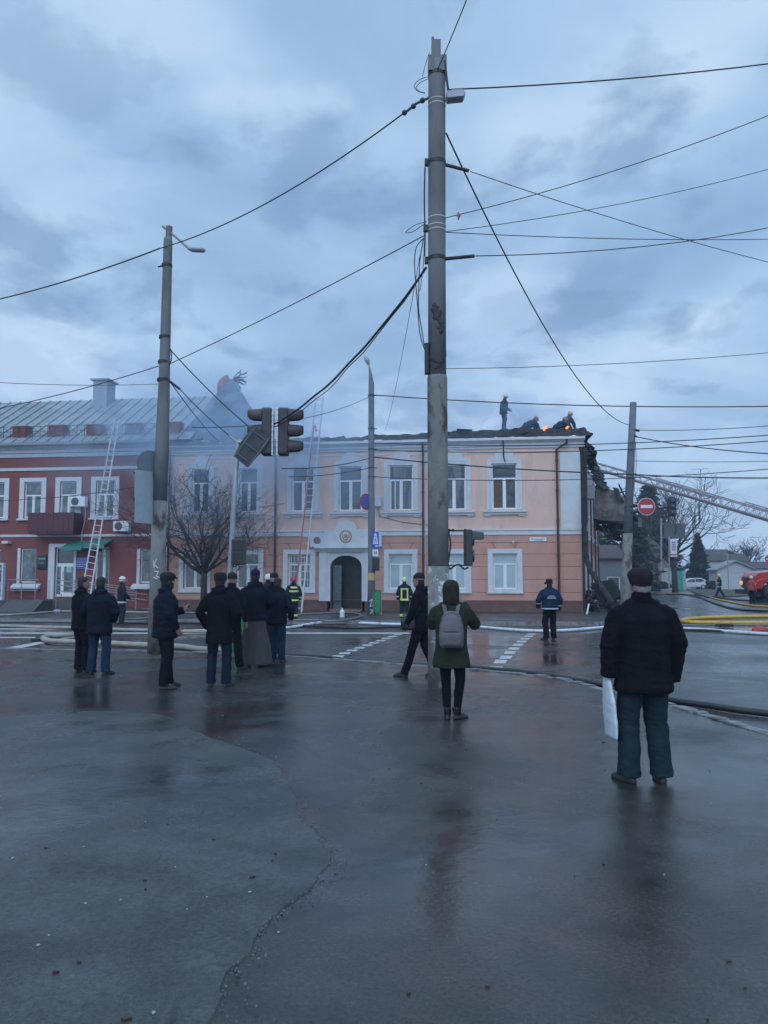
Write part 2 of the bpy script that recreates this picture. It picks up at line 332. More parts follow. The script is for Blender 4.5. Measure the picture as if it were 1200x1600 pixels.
# dirt strip by the kerb at the left
top = [gr(x, y) for x, y in ((-250, 1016), (0, 1019), (60, 1019), (150, 1021), (225, 1022), (330, 1027))]
bot = [gr(x, y) for x, y in ((-250, 1026), (0, 1026), (60, 1030), (110, 1031), (200, 1030), (330, 1028))]
tp = catmull([(p.x, p.y, 0) for p in top], 10); bt = catmull([(p.x, p.y, 0) for p in bot], 10)
b = MB(); W = []
for i, (p, q) in enumerate(zip(tp, bt)):
    for j in range(9):
        t = j/8; r = p.lerp(q, t); e = noise.noise(r*1.7)*.25 if 0 < j else 0
        hgt = .005+.035*math.sin(math.pi*t)*(1+.8*noise.noise(r*3)) if 0 < j < 8 else -.01
        W.append((r.x, r.y+(e if j == 8 else 0), hgt))
n_ = len(tp); b.add(W, [(i*9+j, (i+1)*9+j, (i+1)*9+j+1, i*9+j+1) for i in range(n_-1) for j in range(8)])
tag(b.build('dirt_strip', M_dirt, smooth=True), kind='structure')
# old asphalt layer with a broken edge, left foreground
ed = [(-300, 1140), (0, 1122), (120, 1112), (250, 1117), (300, 1141), (340, 1157), (385, 1172), (420, 1185), (440, 1203), (450, 1222), (463, 1252), (470, 1276), (492, 1300), (508, 1322), (515, 1342), (505, 1365), (487, 1390), (455, 1412), (425, 1440), (405, 1462), (392, 1488), (372, 1512), (350, 1545), (335, 1575), (322, 1600), (290, 1700), (260, 1900), (240, 2400)]
E = catmull([gr(*p) for p in ed], 12); rnd = random.Random(3); E2 = []
for i, p in enumerate(E):
    a = .035 if i > 30 else .012
    E2.append((p.x + a*noise.noise(p*4)+.4*a*noise.noise(p*17), p.y + a*noise.noise(p*4+Vector((9, 0, 0)))+.4*a*noise.noise(p*15)))
poly = E2+[(-1.2, .3), (-12, .3), (-14, E2[0][1])]
b = MB(); n = len(poly); cen = None
low = [(p[0], p[1], -.01) for p in poly]; hi = []
for i, p in enumerate(poly):
    if i < len(E2):
        q = Vector(E2[min(i+1, len(E2)-1)])-Vector(E2[max(i-1, 0)]); nr = Vector((q.y, -q.x)).normalized()*.012
        hi.append((p[0]+nr.x, p[1]+nr.y, .009))
    else: hi.append((p[0], p[1], .009))
b.add(low+hi, [tuple(range(n, 2*n))]+[(i, (i+1) % n, n+(i+1) % n, n+i) for i in range(n)])
tag(b.build('old_pavement_layer', M_patch), kind='structure')
b = MB(); rnd = random.Random(77)
for k in range(380):      # crumbs broken off along the edge
    i = rnd.randrange(20, len(E2)); p = E2[i]; q = Vector(E2[min(i+1, len(E2)-1)])-Vector(E2[i-1]); nr = Vector((q.y, -q.x)).normalized(); d_ = rnd.gauss(.0, .035)*(.5+abs(noise.noise(Vector((*p, 1))*2))*3)
    x, y = p[0]+nr.x*d_+rnd.uniform(-.03, .03), p[1]+nr.y*d_+rnd.uniform(-.03, .03); s = rnd.uniform(.0015, .0065)
    b.box(-s, s, -s*.8, s*.8, -s*.5, s*.7, boxM((x, y, (.014 if d_ < 0 else .002)+s*.3), rnd.uniform(-.6, .6), rnd.uniform(-.6, .6), rnd.uniform(0, 3)))
tag(b.build('asphalt_crumbs', mat('crumb', (.11, .12, .125), .8, .5, 40)), 'crumbs of broken asphalt along the worn edge in the foreground', 'gravel', kind='stuff')
# far pavement in front of the buildings, turning into the side street
fp = [gr(x, y, .04) for x, y in ((-700, 962), (0, 966), (250, 967.5), (460, 969), (700, 971), (905, 972), (945, 971), (968, 966), (984, 957), (990, 945))]
side = [(13.6, 44), (17.9, 56), (30, 96)]
fpx = [(p.x, p.y) for p in catmull([(p.x, p.y, 0) for p in fp], 5)]
walk = fpx+side+[(24, 100), (-70, 100), (-70, fpx[0][1])]
sheet('far_pavement', walk, .04, M_walk, .3)
b = MB()
P_ = [Vector((x, y, 0)) for x, y in fpx+side]
for i in range(len(P_)-1):
    a, c = P_[i], P_[i+1]; t = (c-a).normalized(); nr = Vector((t.y, -t.x, 0))*.15; k = max(1, int((c-a).length/1.0))
    for j in range(k):
        p, q = a.lerp(c, j/k+.004), a.lerp(c, (j+1)/k-.004)
        qd = [p, q, q+nr, p+nr]
        b.add([(*v.xy, -.14) for v in qd]+[(*v.xy, .052) for v in qd], [(0, 1, 2, 3), (4, 5, 6, 7), (0, 1, 5, 4), (1, 2, 6, 5), (2, 3, 7, 6), (3, 0, 4, 7)])
tag(b.build('far_kerb', M_kerb), kind='structure')
# far side of the side street: verge
sheet('verge', [(26, 62), (38, 97), (45, 101), (160, 101), (160, 96), (60, 94)], .02, mat('verge_earth', (.06, .058, .045), .9, .4, 3, .8, 12), .3)
# painted markings on the road, each a thin sheet
b = MB()
def dash(px0, px1, y0, y1, skew=0):
    q = [gr(px0, y1, ROADZ+.004), gr(px1, y1, ROADZ+.004), gr(px1+skew, y0, ROADZ+.004), gr(px0+skew, y0, ROADZ+.004)]
    b.add(q, [(0, 1, 2, 3)])
for c in ((762, 783, 1041, 1047.5), (771, 790, 1031, 1036.5), (780, 798, 1024.5, 1029.5), (787, 804, 1017.6, 1021.6), (793.5, 810, 1011.5, 1015), (800, 815.5, 1006, 1009), (806, 821, 1001, 1003.8), (812, 826, 996.8, 999.3), (817.5, 831, 993, 995.2), (823, 836, 989.6, 991.6), (828, 840, 986.5, 988.3)):
    dash(*c, 3)
for c in ((516, 535, 1024, 1027), (528, 545, 1019.3, 1022), (540, 556, 1015, 1017.6), (552, 568, 1011, 1013.4), (564, 580, 1007, 1009.4), (575, 590, 1003.4, 1005.4), (586, 600, 1000, 1001.9), (595, 609, 996.8, 998.5), (604, 618, 993.8, 995.3), (613, 626, 991, 992.3)):
    dash(*c, 4)
dash(-200, 640, 988.3, 990.2, 0); dash(-200, 112, 981.8, 983.4); dash(-200, 55, 995.2, 996.8)
b.add([gr(10, 1012, ROADZ+.004), gr(35, 1012, ROADZ+.004), gr(78, 1003, ROADZ+.004), gr(60, 1003, ROADZ+.004)], [(0, 1, 2, 3)])
tag(b.build('road_markings', M_line), kind='structure')
# scraps of litter and leaves on the wet ground: uncountable specks
b = MB(); rnd = random.Random(8)
for px, py in ((227, 1284), (210, 1299), (131, 1323), (20, 1341), (274, 1355), (323, 1402), (188, 1407), (292, 1421), (76, 1462), (60, 1477), (435, 1457), (666, 1352), (1038, 1367), (240, 1583), (348, 1118), (545, 1112), (1111, 1256), (662, 1089), (134, 1412), (390, 1394)):
    p = gr(px, py, .010 if px < 420 and py > 1130 else .002); s = rnd.uniform(.004, .009); a = rnd.uniform(0, 3)
    b.prism([(p.x+s*rnd.uniform(.6, 1.3)*math.cos(a+k*1.2566), p.y+s*rnd.uniform(.6, 1.4)*math.sin(a+k*1.2566)) for k in range(5)], p.z, p.z+.004, 'z')
tag(b.build('paper_scraps', mat('scrap_paper', (.34, .34, .32), .7)), 'small pale scraps of litter scattered on the wet foreground asphalt', 'litter', kind='stuff')
b = MB()
for i in range(70):
    x = rnd.uniform(-3.8, 3.5); y = rnd.uniform(2.2, 13); z = .010 if (x < -.8 and y < 7) else .002
    s = rnd.uniform(.004, .012)*(1+y*.05); a = rnd.uniform(0, 3)
    b.prism([(x+s*rnd.uniform(.4, 1.4)*math.cos(a+k*1.047), y+.6*s*rnd.uniform(.4, 1.4)*math.sin(a+k*1.047)) for k in range(6)], z, z+.006, 'z')
for px, py in ((228, 1381), (430, 1333), (395, 1374), (218, 1592), (300, 1100), (880, 1130), (90, 1520), (540, 1085)):
    p = gr(px, py, .010)
    for k in range(2):
        x, y = p.x+rnd.gauss(0, .05), p.y+rnd.gauss(0, .05); s = rnd.uniform(.005, .014); a = rnd.uniform(0, 3)
        b.prism([(x+s*rnd.uniform(.4, 1.4)*math.cos(a+j*1.047), y+.6*s*rnd.uniform(.4, 1.4)*math.sin(a+j*1.047)) for j in range(6)], p.z, p.z+.008, 'z')
tag(b.build('wet_leaves', mat('dead_leaf', (.045, .03, .02), .5, .4, 5)), 'dark wet leaves and crumbs lying on the foreground asphalt', 'leaves', kind='stuff')

# ================================================================ BUILDINGS
M_peach = mat('peach_plaster', (.70, .47, .385), .85, .06, 1.2, .25, 30, col2=(.46, .35, .32), c2s=1.3, c2t=(.5, .78), stretch=(1.2, 1, .35))
M_orange = mat('orange_plaster', (.50, .275, .215), .85, .07, 1.5, .15, 30, col2=(.42, .235, .19), c2s=1.4, c2t=(.5, .75), stretch=(1, 1, .45))
M_white = mat('white_trim', (.56, .58, .60), .75, .07, 3, .15, 30, col2=(.42, .43, .45), c2s=1.6, c2t=(.58, .8))
M_plinth = mat('brown_plinth', (.13, .065, .055), .7, .2, 3, .3, 20)
M_red = mat('red_plaster', (.20, .063, .06), .85, .08, 1.5, .15, 30, col2=(.18, .06, .06), c2s=.9, c2t=(.5, .75))
M_frame = mat('pvc_frame', (.74, .76, .78), .35, .03)
M_glass = mat('dark_glass', (.018, .022, .028), .08, .5, 1.3, .03, 2, spec=.8, col2=(.05, .055, .06), c2s=2.3)
M_gl2 = mat('glass_with_shade', (.025, .03, .037), .06, .6, .9, .05, 1.5, spec=.8, col2=(.10, .11, .12), c2s=1.1, c2t=(.5, .56), stretch=(2, 1, .5)); M_gl3 = mat('glass_with_curtain', (.02, .025, .03), .1, .5, 4, .04, 2, spec=.8, col2=(.13, .12, .11), c2s=2.5, c2t=(.5, .6), stretch=(3, 1, .2))
M_blind = mat('blind_behind_glass', (.34, .43, .46), .3, .06, 2, spec=.7, coat=.6)
M_gcurt = mat('curtain_behind_glass', (.06, .09, .09), .2, .5, 2.6, spec=.7, col2=(.16, .19, .17), c2s=3, coat=.4)
M_pipe = mat('brown_pipe', (.045, .018, .018), .4, .2)
M_char = mat('charred', (.02, .02, .022), .9, .5, 5, 1.0, 14, col2=(.07, .07, .075), c2s=4, c2t=(.55, .7))
M_black = mat('black_metal', (.015, .015, .017), .5, .2)
M_metal = mat('grey_metal', (.3, .31, .32), .5, .15, metal=.4)
M_roof = mat('seam_roof', (.24, .27, .28), .45, .15, 1.2, .1, 5, metal=.35, col2=(.33, .35, .36), c2s=.8)
M_wood = mat('weathered_wood', (.16, .13, .11), .85, .3, 8, .6, 20)
def wall(bx, name, x0, x1, z0, z1, holes, m, parent, depth=.16, y=0.0, grooves=()):
    """front wall with real openings and reveals (local facade frame)"""
    xs = sorted({x0, x1, *[h[0] for h in holes], *[h[1] for h in holes]}); zs = sorted({z0, z1, *[h[2] for h in holes], *[h[3] for h in holes], *[q for gz in grooves for q in (gz-.018, gz+.018) if z0 < gz < z1]})
    b = bx
    for i in range(len(xs)-1):
        for j in range(len(zs)-1):
            cx, cz = (xs[i]+xs[i+1])/2, (zs[j]+zs[j+1])/2
            if any(h[0] < cx < h[1] and h[2] < cz < h[3] for h in holes): continue
            if any(abs(cz-gz) < .012 for gz in grooves):
                yy = y+.03; a = zs[j]; c = zs[j+1]
                b.add([(xs[i], y, a), (xs[i+1], y, a), (xs[i+1], yy, cz), (xs[i], yy, cz), (xs[i+1], y, c), (xs[i], y, c)], [(0, 1, 2, 3), (3, 2, 4, 5)])
                continue
            b.add([(xs[i], y, zs[j]), (xs[i+1], y, zs[j]), (xs[i+1], y, zs[j+1]), (xs[i], y, zs[j+1])], [(0, 1, 2, 3)])
    for h in holes:
        X0, X1, Z0, Z1 = h[:4]; Y1 = y+depth
        b.add([(X0, y, Z0), (X1, y, Z0), (X1, y, Z1), (X0, y, Z1), (X0, Y1, Z0), (X1, Y1, Z0), (X1, Y1, Z1), (X0, Y1, Z1)], [(0, 1, 5, 4), (1, 2, 6, 5), (2, 3, 7, 6), (3, 0, 4, 7)])
def window(parent, x0, x1, z0, z1, y, transom=.32, mull=True, pane=None, label=None, mullx=None, bars=False, open_=None):
    """x0..z1 = opening; frame is the part, pane its sub-part"""
    b = MB(); t = .06; yf, yb = y+.07, y+.13
    b.box(x0, x0+t, yf, yb, z0, z1).box(x1-t, x1, yf, yb, z0, z1).box(x0+t, x1-t, yf, yb, z0, z0+t).box(x0+t, x1-t, yf, yb, z1-t, z1)
    zt = z1-(z1-z0)*transom; mx_ = mullx if mullx else (x0+x1)/2
    if transom: b.box(x0+t, x1-t, yf-.005, yb-.005, zt-.035, zt+.035)
    if mull: b.box(mx_-.045, mx_+.045, yf-.008, yb-.008, z0+t, zt-.035 if transom else z1-t)
    if mull:
        for (a, c) in ((x0+t, mx_-.045), (mx_+.045, x1-t)):
            b.box(a, a+.03, yf+.02, yb-.01, z0+t, zt-.035).box(c-.03, c, yf+.02, yb-.01, z0+t, zt-.035)
    if bars:
        for k in range(1, 7): xx = x0+(x1-x0)*k/7; b.box(xx-.008, xx+.008, y+.02, y+.035, z0, z1)
        for k in (.25, .5, .75): zz_ = z0+(z1-z0)*k; b.box(x0, x1, y+.036, y+.046, zz_-.008, zz_+.008)
    w_ = b.build('window', M_frame, parent)
    if label: tag(w_, label)
    p = MB().box(x0+t*.5, x1-t*.5, y+.095, y+.105, z0+t*.5, z1-t*.5).build('pane', pane or M_glass, w_)
    return w_
def profile_x(b, x0, x1, prof):        # moulding running along x; prof = outline in y,z
    b.prism(prof, x0, x1, 'x')
XL = fx(262); XR = 0.0; ZB = 3.74; ZC = 7.62; ZE = 8.12
peach = empty('peach_building', FO, -FA, 'two storey peach building with white trim and a burnt out roof', 'building')
# --- openings
UPC = [313, 388, 473, 547.5, 626.5, 709.5, 788.5]; UW = [.86, .88, 1.06, 1.10, 1.12, 1.10, 1.14]
UZ0, UZ1 = 4.78, 6.92; GZ0, GZ1 = 1.08, 2.72
up = []
for c, wd in zip(UPC, UW): xc = fx(c); up.append((xc-wd/2-.02, xc+wd/2+.02, UZ0, UZ1))
GPC = [(267+301)/2+22, 388, 468.5, 626, 709, 788]
gd = [(fx(c)-.56, fx(c)+.56, GZ0, GZ1) for c in GPC]
dx0, dx1 = fx(517), fx(566); dxc = (dx0+dx1)/2
b = MB(); wall(b, 'w', XL, XR-.0, ZB+.12, ZC, up, None, None); upw = b.build('upper_wall', M_peach, peach)
gro = [.0+z for z in (0.92, 1.52, 2.10, 2.68, 3.22)]
b = MB(); hol = gd+[(dx0, dx1, .56, 2.72)]
wall(b, 'w', XL, XR, .56, ZB-.16, hol, None, None, depth=.2, grooves=gro); b.build('lower_wall', M_orange, peach)
b = MB(); b.box(XL, dx0-.14, -.07, .0, -.05, .55).box(dx1+.14, XR+.03, -.07, .0, -.05, .55).build('plinth', M_plinth, peach)
# side walls (obtuse corner at the right), back and floor slab for soot-dark interior
SA = math.atan2(5.8, 17.9) - FA        # side direction in local frame, measured from +y toward +x
SD = Vector((math.sin(SA), math.cos(SA), 0)); SL = 18.8; E_ = SD*SL
b = MB(); b.add([(0, 0, ZB+.12), (E_.x, E_.y, ZB+.12), (E_.x, E_.y, ZC), (0, 0, ZC)], [(0, 1, 2, 3)])
b.add([(XL, 0, .5), (XL, 10, .5), (XL, 10, 7.6), (XL, 0, 7.6)], [(0, 1, 2, 3)])
b.add([(XL, 10, .0), (E_.x, E_.y, 0), (E_.x, E_.y, ZC), (XL, 10, ZC)], [(0, 1, 2, 3)]).build('side_wall', mat('scorched_plaster', (.6, .42, .38), .85, .1, 2, .2, 20, col2=(.2, .16, .15), c2s=.9, c2t=(.5, .72)), peach)
b = MB(); b.add([(0, 0, -.05), (E_.x, E_.y, -.05), (E_.x, E_.y, ZB-.16), (0, 0, ZB-.16)], [(0, 1, 2, 3)]).build('side_wall', mat('soot_orange', (.5, .26, .2), .85, .1, 2, .2, 20, col2=(.12, .09, .09), c2s=.8, c2t=(.45, .7)), peach)
# belt course between the floors, cornice below the roof
b = MB(); prof = [(0, ZB-.16), (-.05, ZB-.16), (-.05, ZB+.02), (-.09, ZB+.04), (-.09, ZB+.10), (0, ZB+.12)]
profile_x(b, XL, XR+.02, prof); b.build('belt_course', M_white, peach)
SMt = Matrix.Rotation(-(math.pi/2-SA)+math.pi, 4, 'Z')
def along_side(b, prof):   # run profile along side wall, offset outward
    nrm = Vector((SD.y, -SD.x, 0)); vs = []
    for t in (0, SL):
        for (y_, z_) in prof: p = SD*t + nrm*(-y_); vs.append((p.x, p.y, z_))
    n = len(prof); b.add(vs, [tuple(range(n)), tuple(range(n, 2*n))]+[(i, (i+1) % n, n+(i+1) % n, n+i) for i in range(n)])
b = MB(); along_side(b, prof); b.build('belt_course', M_white, peach)
cprof = [(0, ZC), (-.07, ZC), (-.07, ZC+.06), (-.14, ZC+.12), (-.14, ZC+.20), (-.27, ZC+.30), (-.36, ZC+.34), (-.36, ZC+.44), (-.30, ZC+.5), (0, ZC+.5)]
b = MB(); profile_x(b, XL, XR+.25, cprof); profile_x(b, XL, XR+.02, [(0, ZC-.22), (-.03, ZC-.22), (-.03, ZC-.14), (0, ZC-.13)]); b.build('cornice', M_white, peach)
# corner pilaster
b = MB(); b.box(fx(876), XR+.03, -.05, 0, ZB+.125, ZC-.225); b.box(-.0+XR+.03, XR+.06, -.03, .6, ZB+.125, ZC-.3).build('corner_pilaster', M_white, peach)
def arch_surround(xc, wd, tall=1.0):
    b = MB(); x0, x1 = xc-wd/2-.02, xc+wd/2+.02; o = .23
    b.box(x0-o, x0, -.045, 0, UZ0-.02, UZ1+.12).box(x1, x1+o, -.045, 0, UZ0-.02, UZ1+.12)
    b.box(x0-o+.1, x0-.06, -.06, -.045, UZ0+.02, UZ1+.05).box(x1+.06, x1+o-.1, -.06, -.045, UZ0+.02, UZ1+.05)
    # stepped, arched crown
    hw = wd/2+o; zb = UZ1+.12; pts = [(xc-hw, zb), (xc-hw, zb+.10), (xc-hw+.17, zb+.10), (xc-hw+.17, zb+.19), (xc-hw+.3, zb+.19)]
    r = hw-.36
    for k in range(11): a = math.pi*(1-k/10); pts.append((xc+r*math.cos(a), zb+.22+.34*math.sin(a)))
    pts += [(xc+hw-.3, zb+.19), (xc+hw-.17, zb+.19), (xc+hw-.17, zb+.10), (xc+hw, zb+.10), (xc+hw, zb)]
    b.prism(pts, -.05, 0, 'y'); b.box(x0, x1, -.04, 0, UZ1, UZ1+.118)
    for k in range(9):          # small arch moulding
        a0, a1 = math.pi*(1-k/9), math.pi*(1-(k+1)/9)
        b.add([(xc+.2*math.cos(a0), -.062, zb+.0+.12*math.sin(a0)), (xc+.2*math.cos(a1), -.062, zb+.12*math.sin(a1)), (xc+.14*math.cos(a1), -.062, zb+.08*math.sin(a1)), (xc+.14*math.cos(a0), -.062, zb+.08*math.sin(a0)),
               (xc+.2*math.cos(a0), -.05, zb+.0+.12*math.sin(a0)), (xc+.2*math.cos(a1), -.05, zb+.12*math.sin(a1))], [(0, 1, 2, 3), (0, 4, 5, 1)])
    return b
def sill(xc, wd):
    b = MB(); h = wd/2+.42
    b.prism([(0, UZ0-.06), (-.2, UZ0-.08), (-.2, UZ0-.15), (-.12, UZ0-.2), (-.12, UZ0-.26), (0, UZ0-.26)], xc-h, xc+h, 'x')
    for s in (-1, 1): b.box(xc+s*(h-.2)-.14, xc+s*(h-.2)+.14, -.09, 0, UZ0-.33, UZ0-.262)
    return b
for i, (c, wd) in enumerate(zip(UPC, UW)):
    x0, x1 = up[i][:2]
    burnt = i < 2
    w_ = window(peach, x0, x1, UZ0, UZ1, 0, .33, True, pane=(M_char, M_glass, M_gl2, M_glass, M_gl3, M_gl2, M_glass)[i], label='upper window with %s' % ('its transom boarded black by soot' if burnt else 'a curtain showing at its left pane' if i == 6 else 'white frame and transom') if (burnt or i == 6) else None)
    arch_surround(fx(c), wd).build('surround', M_white, w_); sill(fx(c), wd).build('sill', M_white, w_)
    if i == 6: MB().prism([(x0+.12, UZ0+.1), (x0+.45, UZ0+.1), (x0+.3, UZ0+.5), (x0+.45, UZ0+1.3), (x0+.12, UZ0+1.3)], .085, .09, 'y').build('curtain', mat('brown_curtain', (.13, .07, .05), .9), w_)
    if i == 4: MB().box(x0+.07, x0+.12, .03, .08, UZ0+.06, UZ0+1.4).box(x0+.3, x0+.34, -.12, .08, UZ0+.06, UZ0+1.4).build('open_sash', M_frame, w_)
for i, c in enumerate(GPC):
    x0, x1 = gd[i][:2]; bl = i >= 3
    w_ = window(peach, x0, x1, GZ0, GZ1, .03, .3, True, pane=M_blind if bl else M_gcurt, bars=(i == 2), label='lower window with pale blue blinds drawn' if bl else 'lower window with dark curtained panes')
    q = MB(); o = .23
    q.box(x0-o, x0, -.05, 0, GZ0-.14, GZ1+.21).box(x1, x1+o, -.05, 0, GZ0-.14, GZ1+.21).box(x0, x1, -.05, 0, GZ1, GZ1+.21).box(x0, x1, -.05, 0, GZ0-.14, GZ0)
    q.box(x0-o-.03, x1+o+.03, -.09, -.0, GZ0-.2, GZ0-.142).build('surround', M_white, w_)
    for s in (-1, 1):
        k = MB(); k.prism([(((x0+x1)/2+s*.42), GZ1+.24), (((x0+x1)/2+s*.45), GZ1+.24), (((x0+x1)/2+s*.60), GZ1+.52), (((x0+x1)/2+s*.57), GZ1+.52)], -.004, 0, 'y')
        k.build('keystone_line', M_plinth, w_)
# portal
b = MB(); pz = 2.82
for s, xa in ((-1, dx0), (1, dx1)):
    b.box(min(xa, xa+s*.14), max(xa, xa+s*.14), -.12, 0, .5, pz).box(min(xa+s*.14, xa+s*.52), max(xa+s*.14, xa+s*.52), -.17, 0, .5, pz)
    b.box(min(xa+s*.22, xa+s*.44), max(xa+s*.22, xa+s*.44), -.2, -.17, .62, pz-.14)
b.prism([(0, pz), (-.22, pz), (-.3, pz+.12), (-.42, pz+.16), (-.42, pz+.24), (0, pz+.24)], dx0-.72, dx1+.72, 'x')
b.box(dx0-.95, dx1+.95, -.19, 0, pz+.24, pz+.24+.62)
b.prism([(dx0-.3, pz+.86), (dx1+.3, pz+.86), (dx1+.3, pz+1.08), (dxc+.62, pz+1.08), *[(dxc+.52*math.cos(a), pz+1.08+.42*math.sin(a)) for a in [math.pi*k/10 for k in range(11)]], (dxc-.62, pz+1.08), (dx0-.3, pz+1.08)], -.17, -.06, 'y')
pts = [(dx0, pz), (dx0, 2.15)]; hw = (dx1-dx0)/2
for k in range(13): a = math.pi*(1-k/12); pts.append((dxc+hw*math.cos(a)*.98, 2.15+.5*math.sin(a)))
pts += [(dx1, 2.15), (dx1, pz)]
b.prism(pts, -.08, .0, 'y')
portal = b.build('portal', M_white, peach)
b = MB(); M_gold = mat('old_brass', (.32, .22, .1), .5, .2, metal=.5)
def disc(b, x, z, r, y0, y1, n=24): b.prism([(x+r*math.cos(2*math.pi*k/n), z+r*math.sin(2*math.pi*k/n)) for k in range(n)], y0, y1, 'y')
disc(b, dxc, pz+.72, .30, -.21, -.17); b.build('crest', M_gold, portal)
b = MB(); disc(b, dxc, pz+.72, .235, -.222, -.21); b.build('crest_field', M_white, portal)
b = MB(); disc(b, dxc, pz+.75, .10, -.24, -.222, 6); b.prism([(dxc-.13, pz+.60), (dxc+.13, pz+.60), (dxc+.07, pz+.54), (dxc-.07, pz+.54)], -.24, -.222, 'y')
for s in (-1, 1): b.tube([(dxc+s*.08, -.23, pz+.6), (dxc+s*.17, -.23, pz+.7), (dxc+s*.15, -.23, pz+.86)], .022, 6)
b.build('crest_figure', M_gold, portal)
b = MB(); disc(b, dx0-.62, pz+.55, .17, -.21, -.19); b.build('round_plaque', mat('bronze_plaque', (.16, .11, .08), .4), portal)
b = MB(); b.box(dx0+.02, dx1-.02, .9, .94, .04, 2.66).build('entrance_back', mat('dark_interior', (.02, .025, .03), .6, .6, 1), peach)
b = MB(); b.box(dx0, dx0+.02, .0, .9, .05, 2.7).box(dx1-.02, dx1, 0, .9, .05, 2.7).box(dx0, dx1, 0, .9, 2.7, 2.72).box(dx0, dx1, -.3, .9, .03, .12).build('entrance_lining', mat('entrance_lining', (.22, .13, .11), .7, .2), peach)
b = MB(); b.box(dx0+.08, dx0+.48, .25, .3, .12, 2.2); dr = b.build('door', mat('grey_blue_door', (.07, .11, .13), .4, .2), peach)
MB().tube([(dx0+.42, .2, 1.05), (dx0+.42, .2, 1.3)], .015, 6).build('handle', M_metal, dr)
# downpipes
def downpipe(x, zt=7.55, elbow=0, lean=0):
    b = MB(); pts = [(x+elbow, -.34, ZC+.3), (x+elbow, -.32, ZC+.16), (x, -.12, ZC-.12), (x+lean, -.12, .25), (x+lean, -.28, .12)]
    b.tube(pts, .055, 8)
    for z in (1.2, 2.6, 4.2, 5.6, 7.0): b.box(x-.08+lean*(1-z/7.5), x+.08+lean*(1-z/7.5), -.18, 0.0, z, z+.03)
    return b.build('downpipe', M_pipe, peach)
downpipe(fx(871), elbow=.45); downpipe(fx(661.5)); downpipe(fx(431)); downpipe(fx(265))
for c in (663.5,):
    MB().box(fx(c)-.03, fx(c)+.03, -.03, 0, .6, 7.6).build('cable_duct', M_white, peach)
b = MB()     # plaster flaked off beside the third window
for k, (a, c, r_) in enumerate(((524.5, 740, .16), (526, 748, .2), (525, 757, .22), (526.5, 766, .17), (525, 775, .24), (526, 784, .2))):
    xx, z2 = fc(a, c); r = random.Random(k); b.prism([(xx+r_*r.uniform(.5, 1.1)*math.cos(q*.785), z2+r_*r.uniform(.6, 1.3)*math.sin(q*.785)) for q in range(8)], -.004-.001*k, .0, 'y')
b.build('flaked_plaster', mat('bare_plaster', (.5, .48, .46), .9, .3, 5, .5, 20, col2=(.22, .18, .16), c2s=4, c2t=(.55, .6)), peach)
# address plate, cameras, AC, small fittings
b = MB(); a0 = fx(827); b.box(a0, a0+.75, -.03, 0, 3.28, 3.45); ap = b.build('address_plate', M_frame, peach)
b = MB(); rnd = random.Random(4); x = a0+.05
while x < a0+.68:
    ww = rnd.uniform(.02, .035)
    if rnd.random() < .85: b.box(x, x+ww, -.034, -.03, 3.35, 3.35+rnd.uniform(.035, .05))
    x += ww+.014
b.box(a0+.2, a0+.6, -.034, -.03, 3.305, 3.32); b.build('lettering', mat('plate_ink', (.03, .04, .08), .5), ap)
b = MB(); cx_, cz_ = fx(801), 3.2; b.tube([(cx_, -.02, cz_+.05), (cx_, -.12, cz_+.05), (cx_-.02, -.3, cz_)], .035, 8); b.ball((cx_, -.05, cz_+.05), .06, 10, 6).build('camera_fitting', M_white, peach)
b = MB(); cx_ = fx(591); b.box(cx_-.18, cx_+.16, -.3, 0, 4.95, 5.42); ac = b.build('air_conditioner', M_white, peach, bevel=.02)
MB().tube([(cx_, -.1, 4.95), (cx_+.05, -.03, 4.5), (cx_+1.2, -.02, 4.2), (cx_+2.5, -.02, 4.05)], .012, 5).build('cable', M_black, ac)
b = MB(); b.tube([(fx(787), -.34, ZE-.1), (fx(787.5), -.2, ZC), (fx(788), -.07, 7.2), (fx(790), -.08, 7.0)], .03, 6).build('loose_cable', M_black, peach)
# rear and roof: charred heap where the roof was
b = MB(); b.add([(XL, .25, 7.9), (0, .25, 7.9), (E_.x-.3, E_.y, 7.9), (XL, 10, 7.9)], [(0, 1, 2, 3)]).build('attic_floor', M_char, peach)
def heap(x0, x1, y0, y1, z, h, seed, nx=150, ny=14, fn=None, rough=.22):
    b = MB(); V = []
    for i in range(nx+1):
        for j in range(ny+1):
            x = x0+(x1-x0)*i/nx; y = y0+(y1-y0)*j/ny; e = min(1, j/2.0, (ny-j)/2.0, i/2, (nx-i)/2)
            p = Vector((x*.9+seed, y*1.4, seed)); q = noise.noise(p)*.5+noise.noise(p*3)*.35+abs(noise.noise(p*7))*.25
            V.append((x+noise.noise(p*5)*.06, y+noise.noise(p*5+Vector((5, 5, 5)))*.06, z+e*(h*(fn(x) if fn else 1)+q*rough)))
    b.add(V, [(i*(ny+1)+j, (i+1)*(ny+1)+j, (i+1)*(ny+1)+j+1, i*(ny+1)+j+1) for i in range(nx) for j in range(ny)])
    # broken rafters and twisted sheets in it
    r = random.Random(seed)
    for k in range(int((x1-x0)*5)):
        x = r.uniform(x0, x1); y = r.uniform(y0+.25, y1-.3); l_ = r.uniform(.4, 1.6); a = r.uniform(-.5, .5)+ (math.pi if r.random() < .5 else 0)
        zc = z+h*.75*(fn(x) if fn else 1); Mx = boxM((x, y, zc), 0, r.uniform(-.35, .12), a)
        if r.random() < .55: b.box(-l_/2, l_/2, -.04, .04, -.04, .05, Mx)
        else: b.box(-l_/3, l_/3, -.3, .3, -.006, .006, Mx @ Matrix.Rotation(r.uniform(-.8, .8), 4, 'X'))
    return b
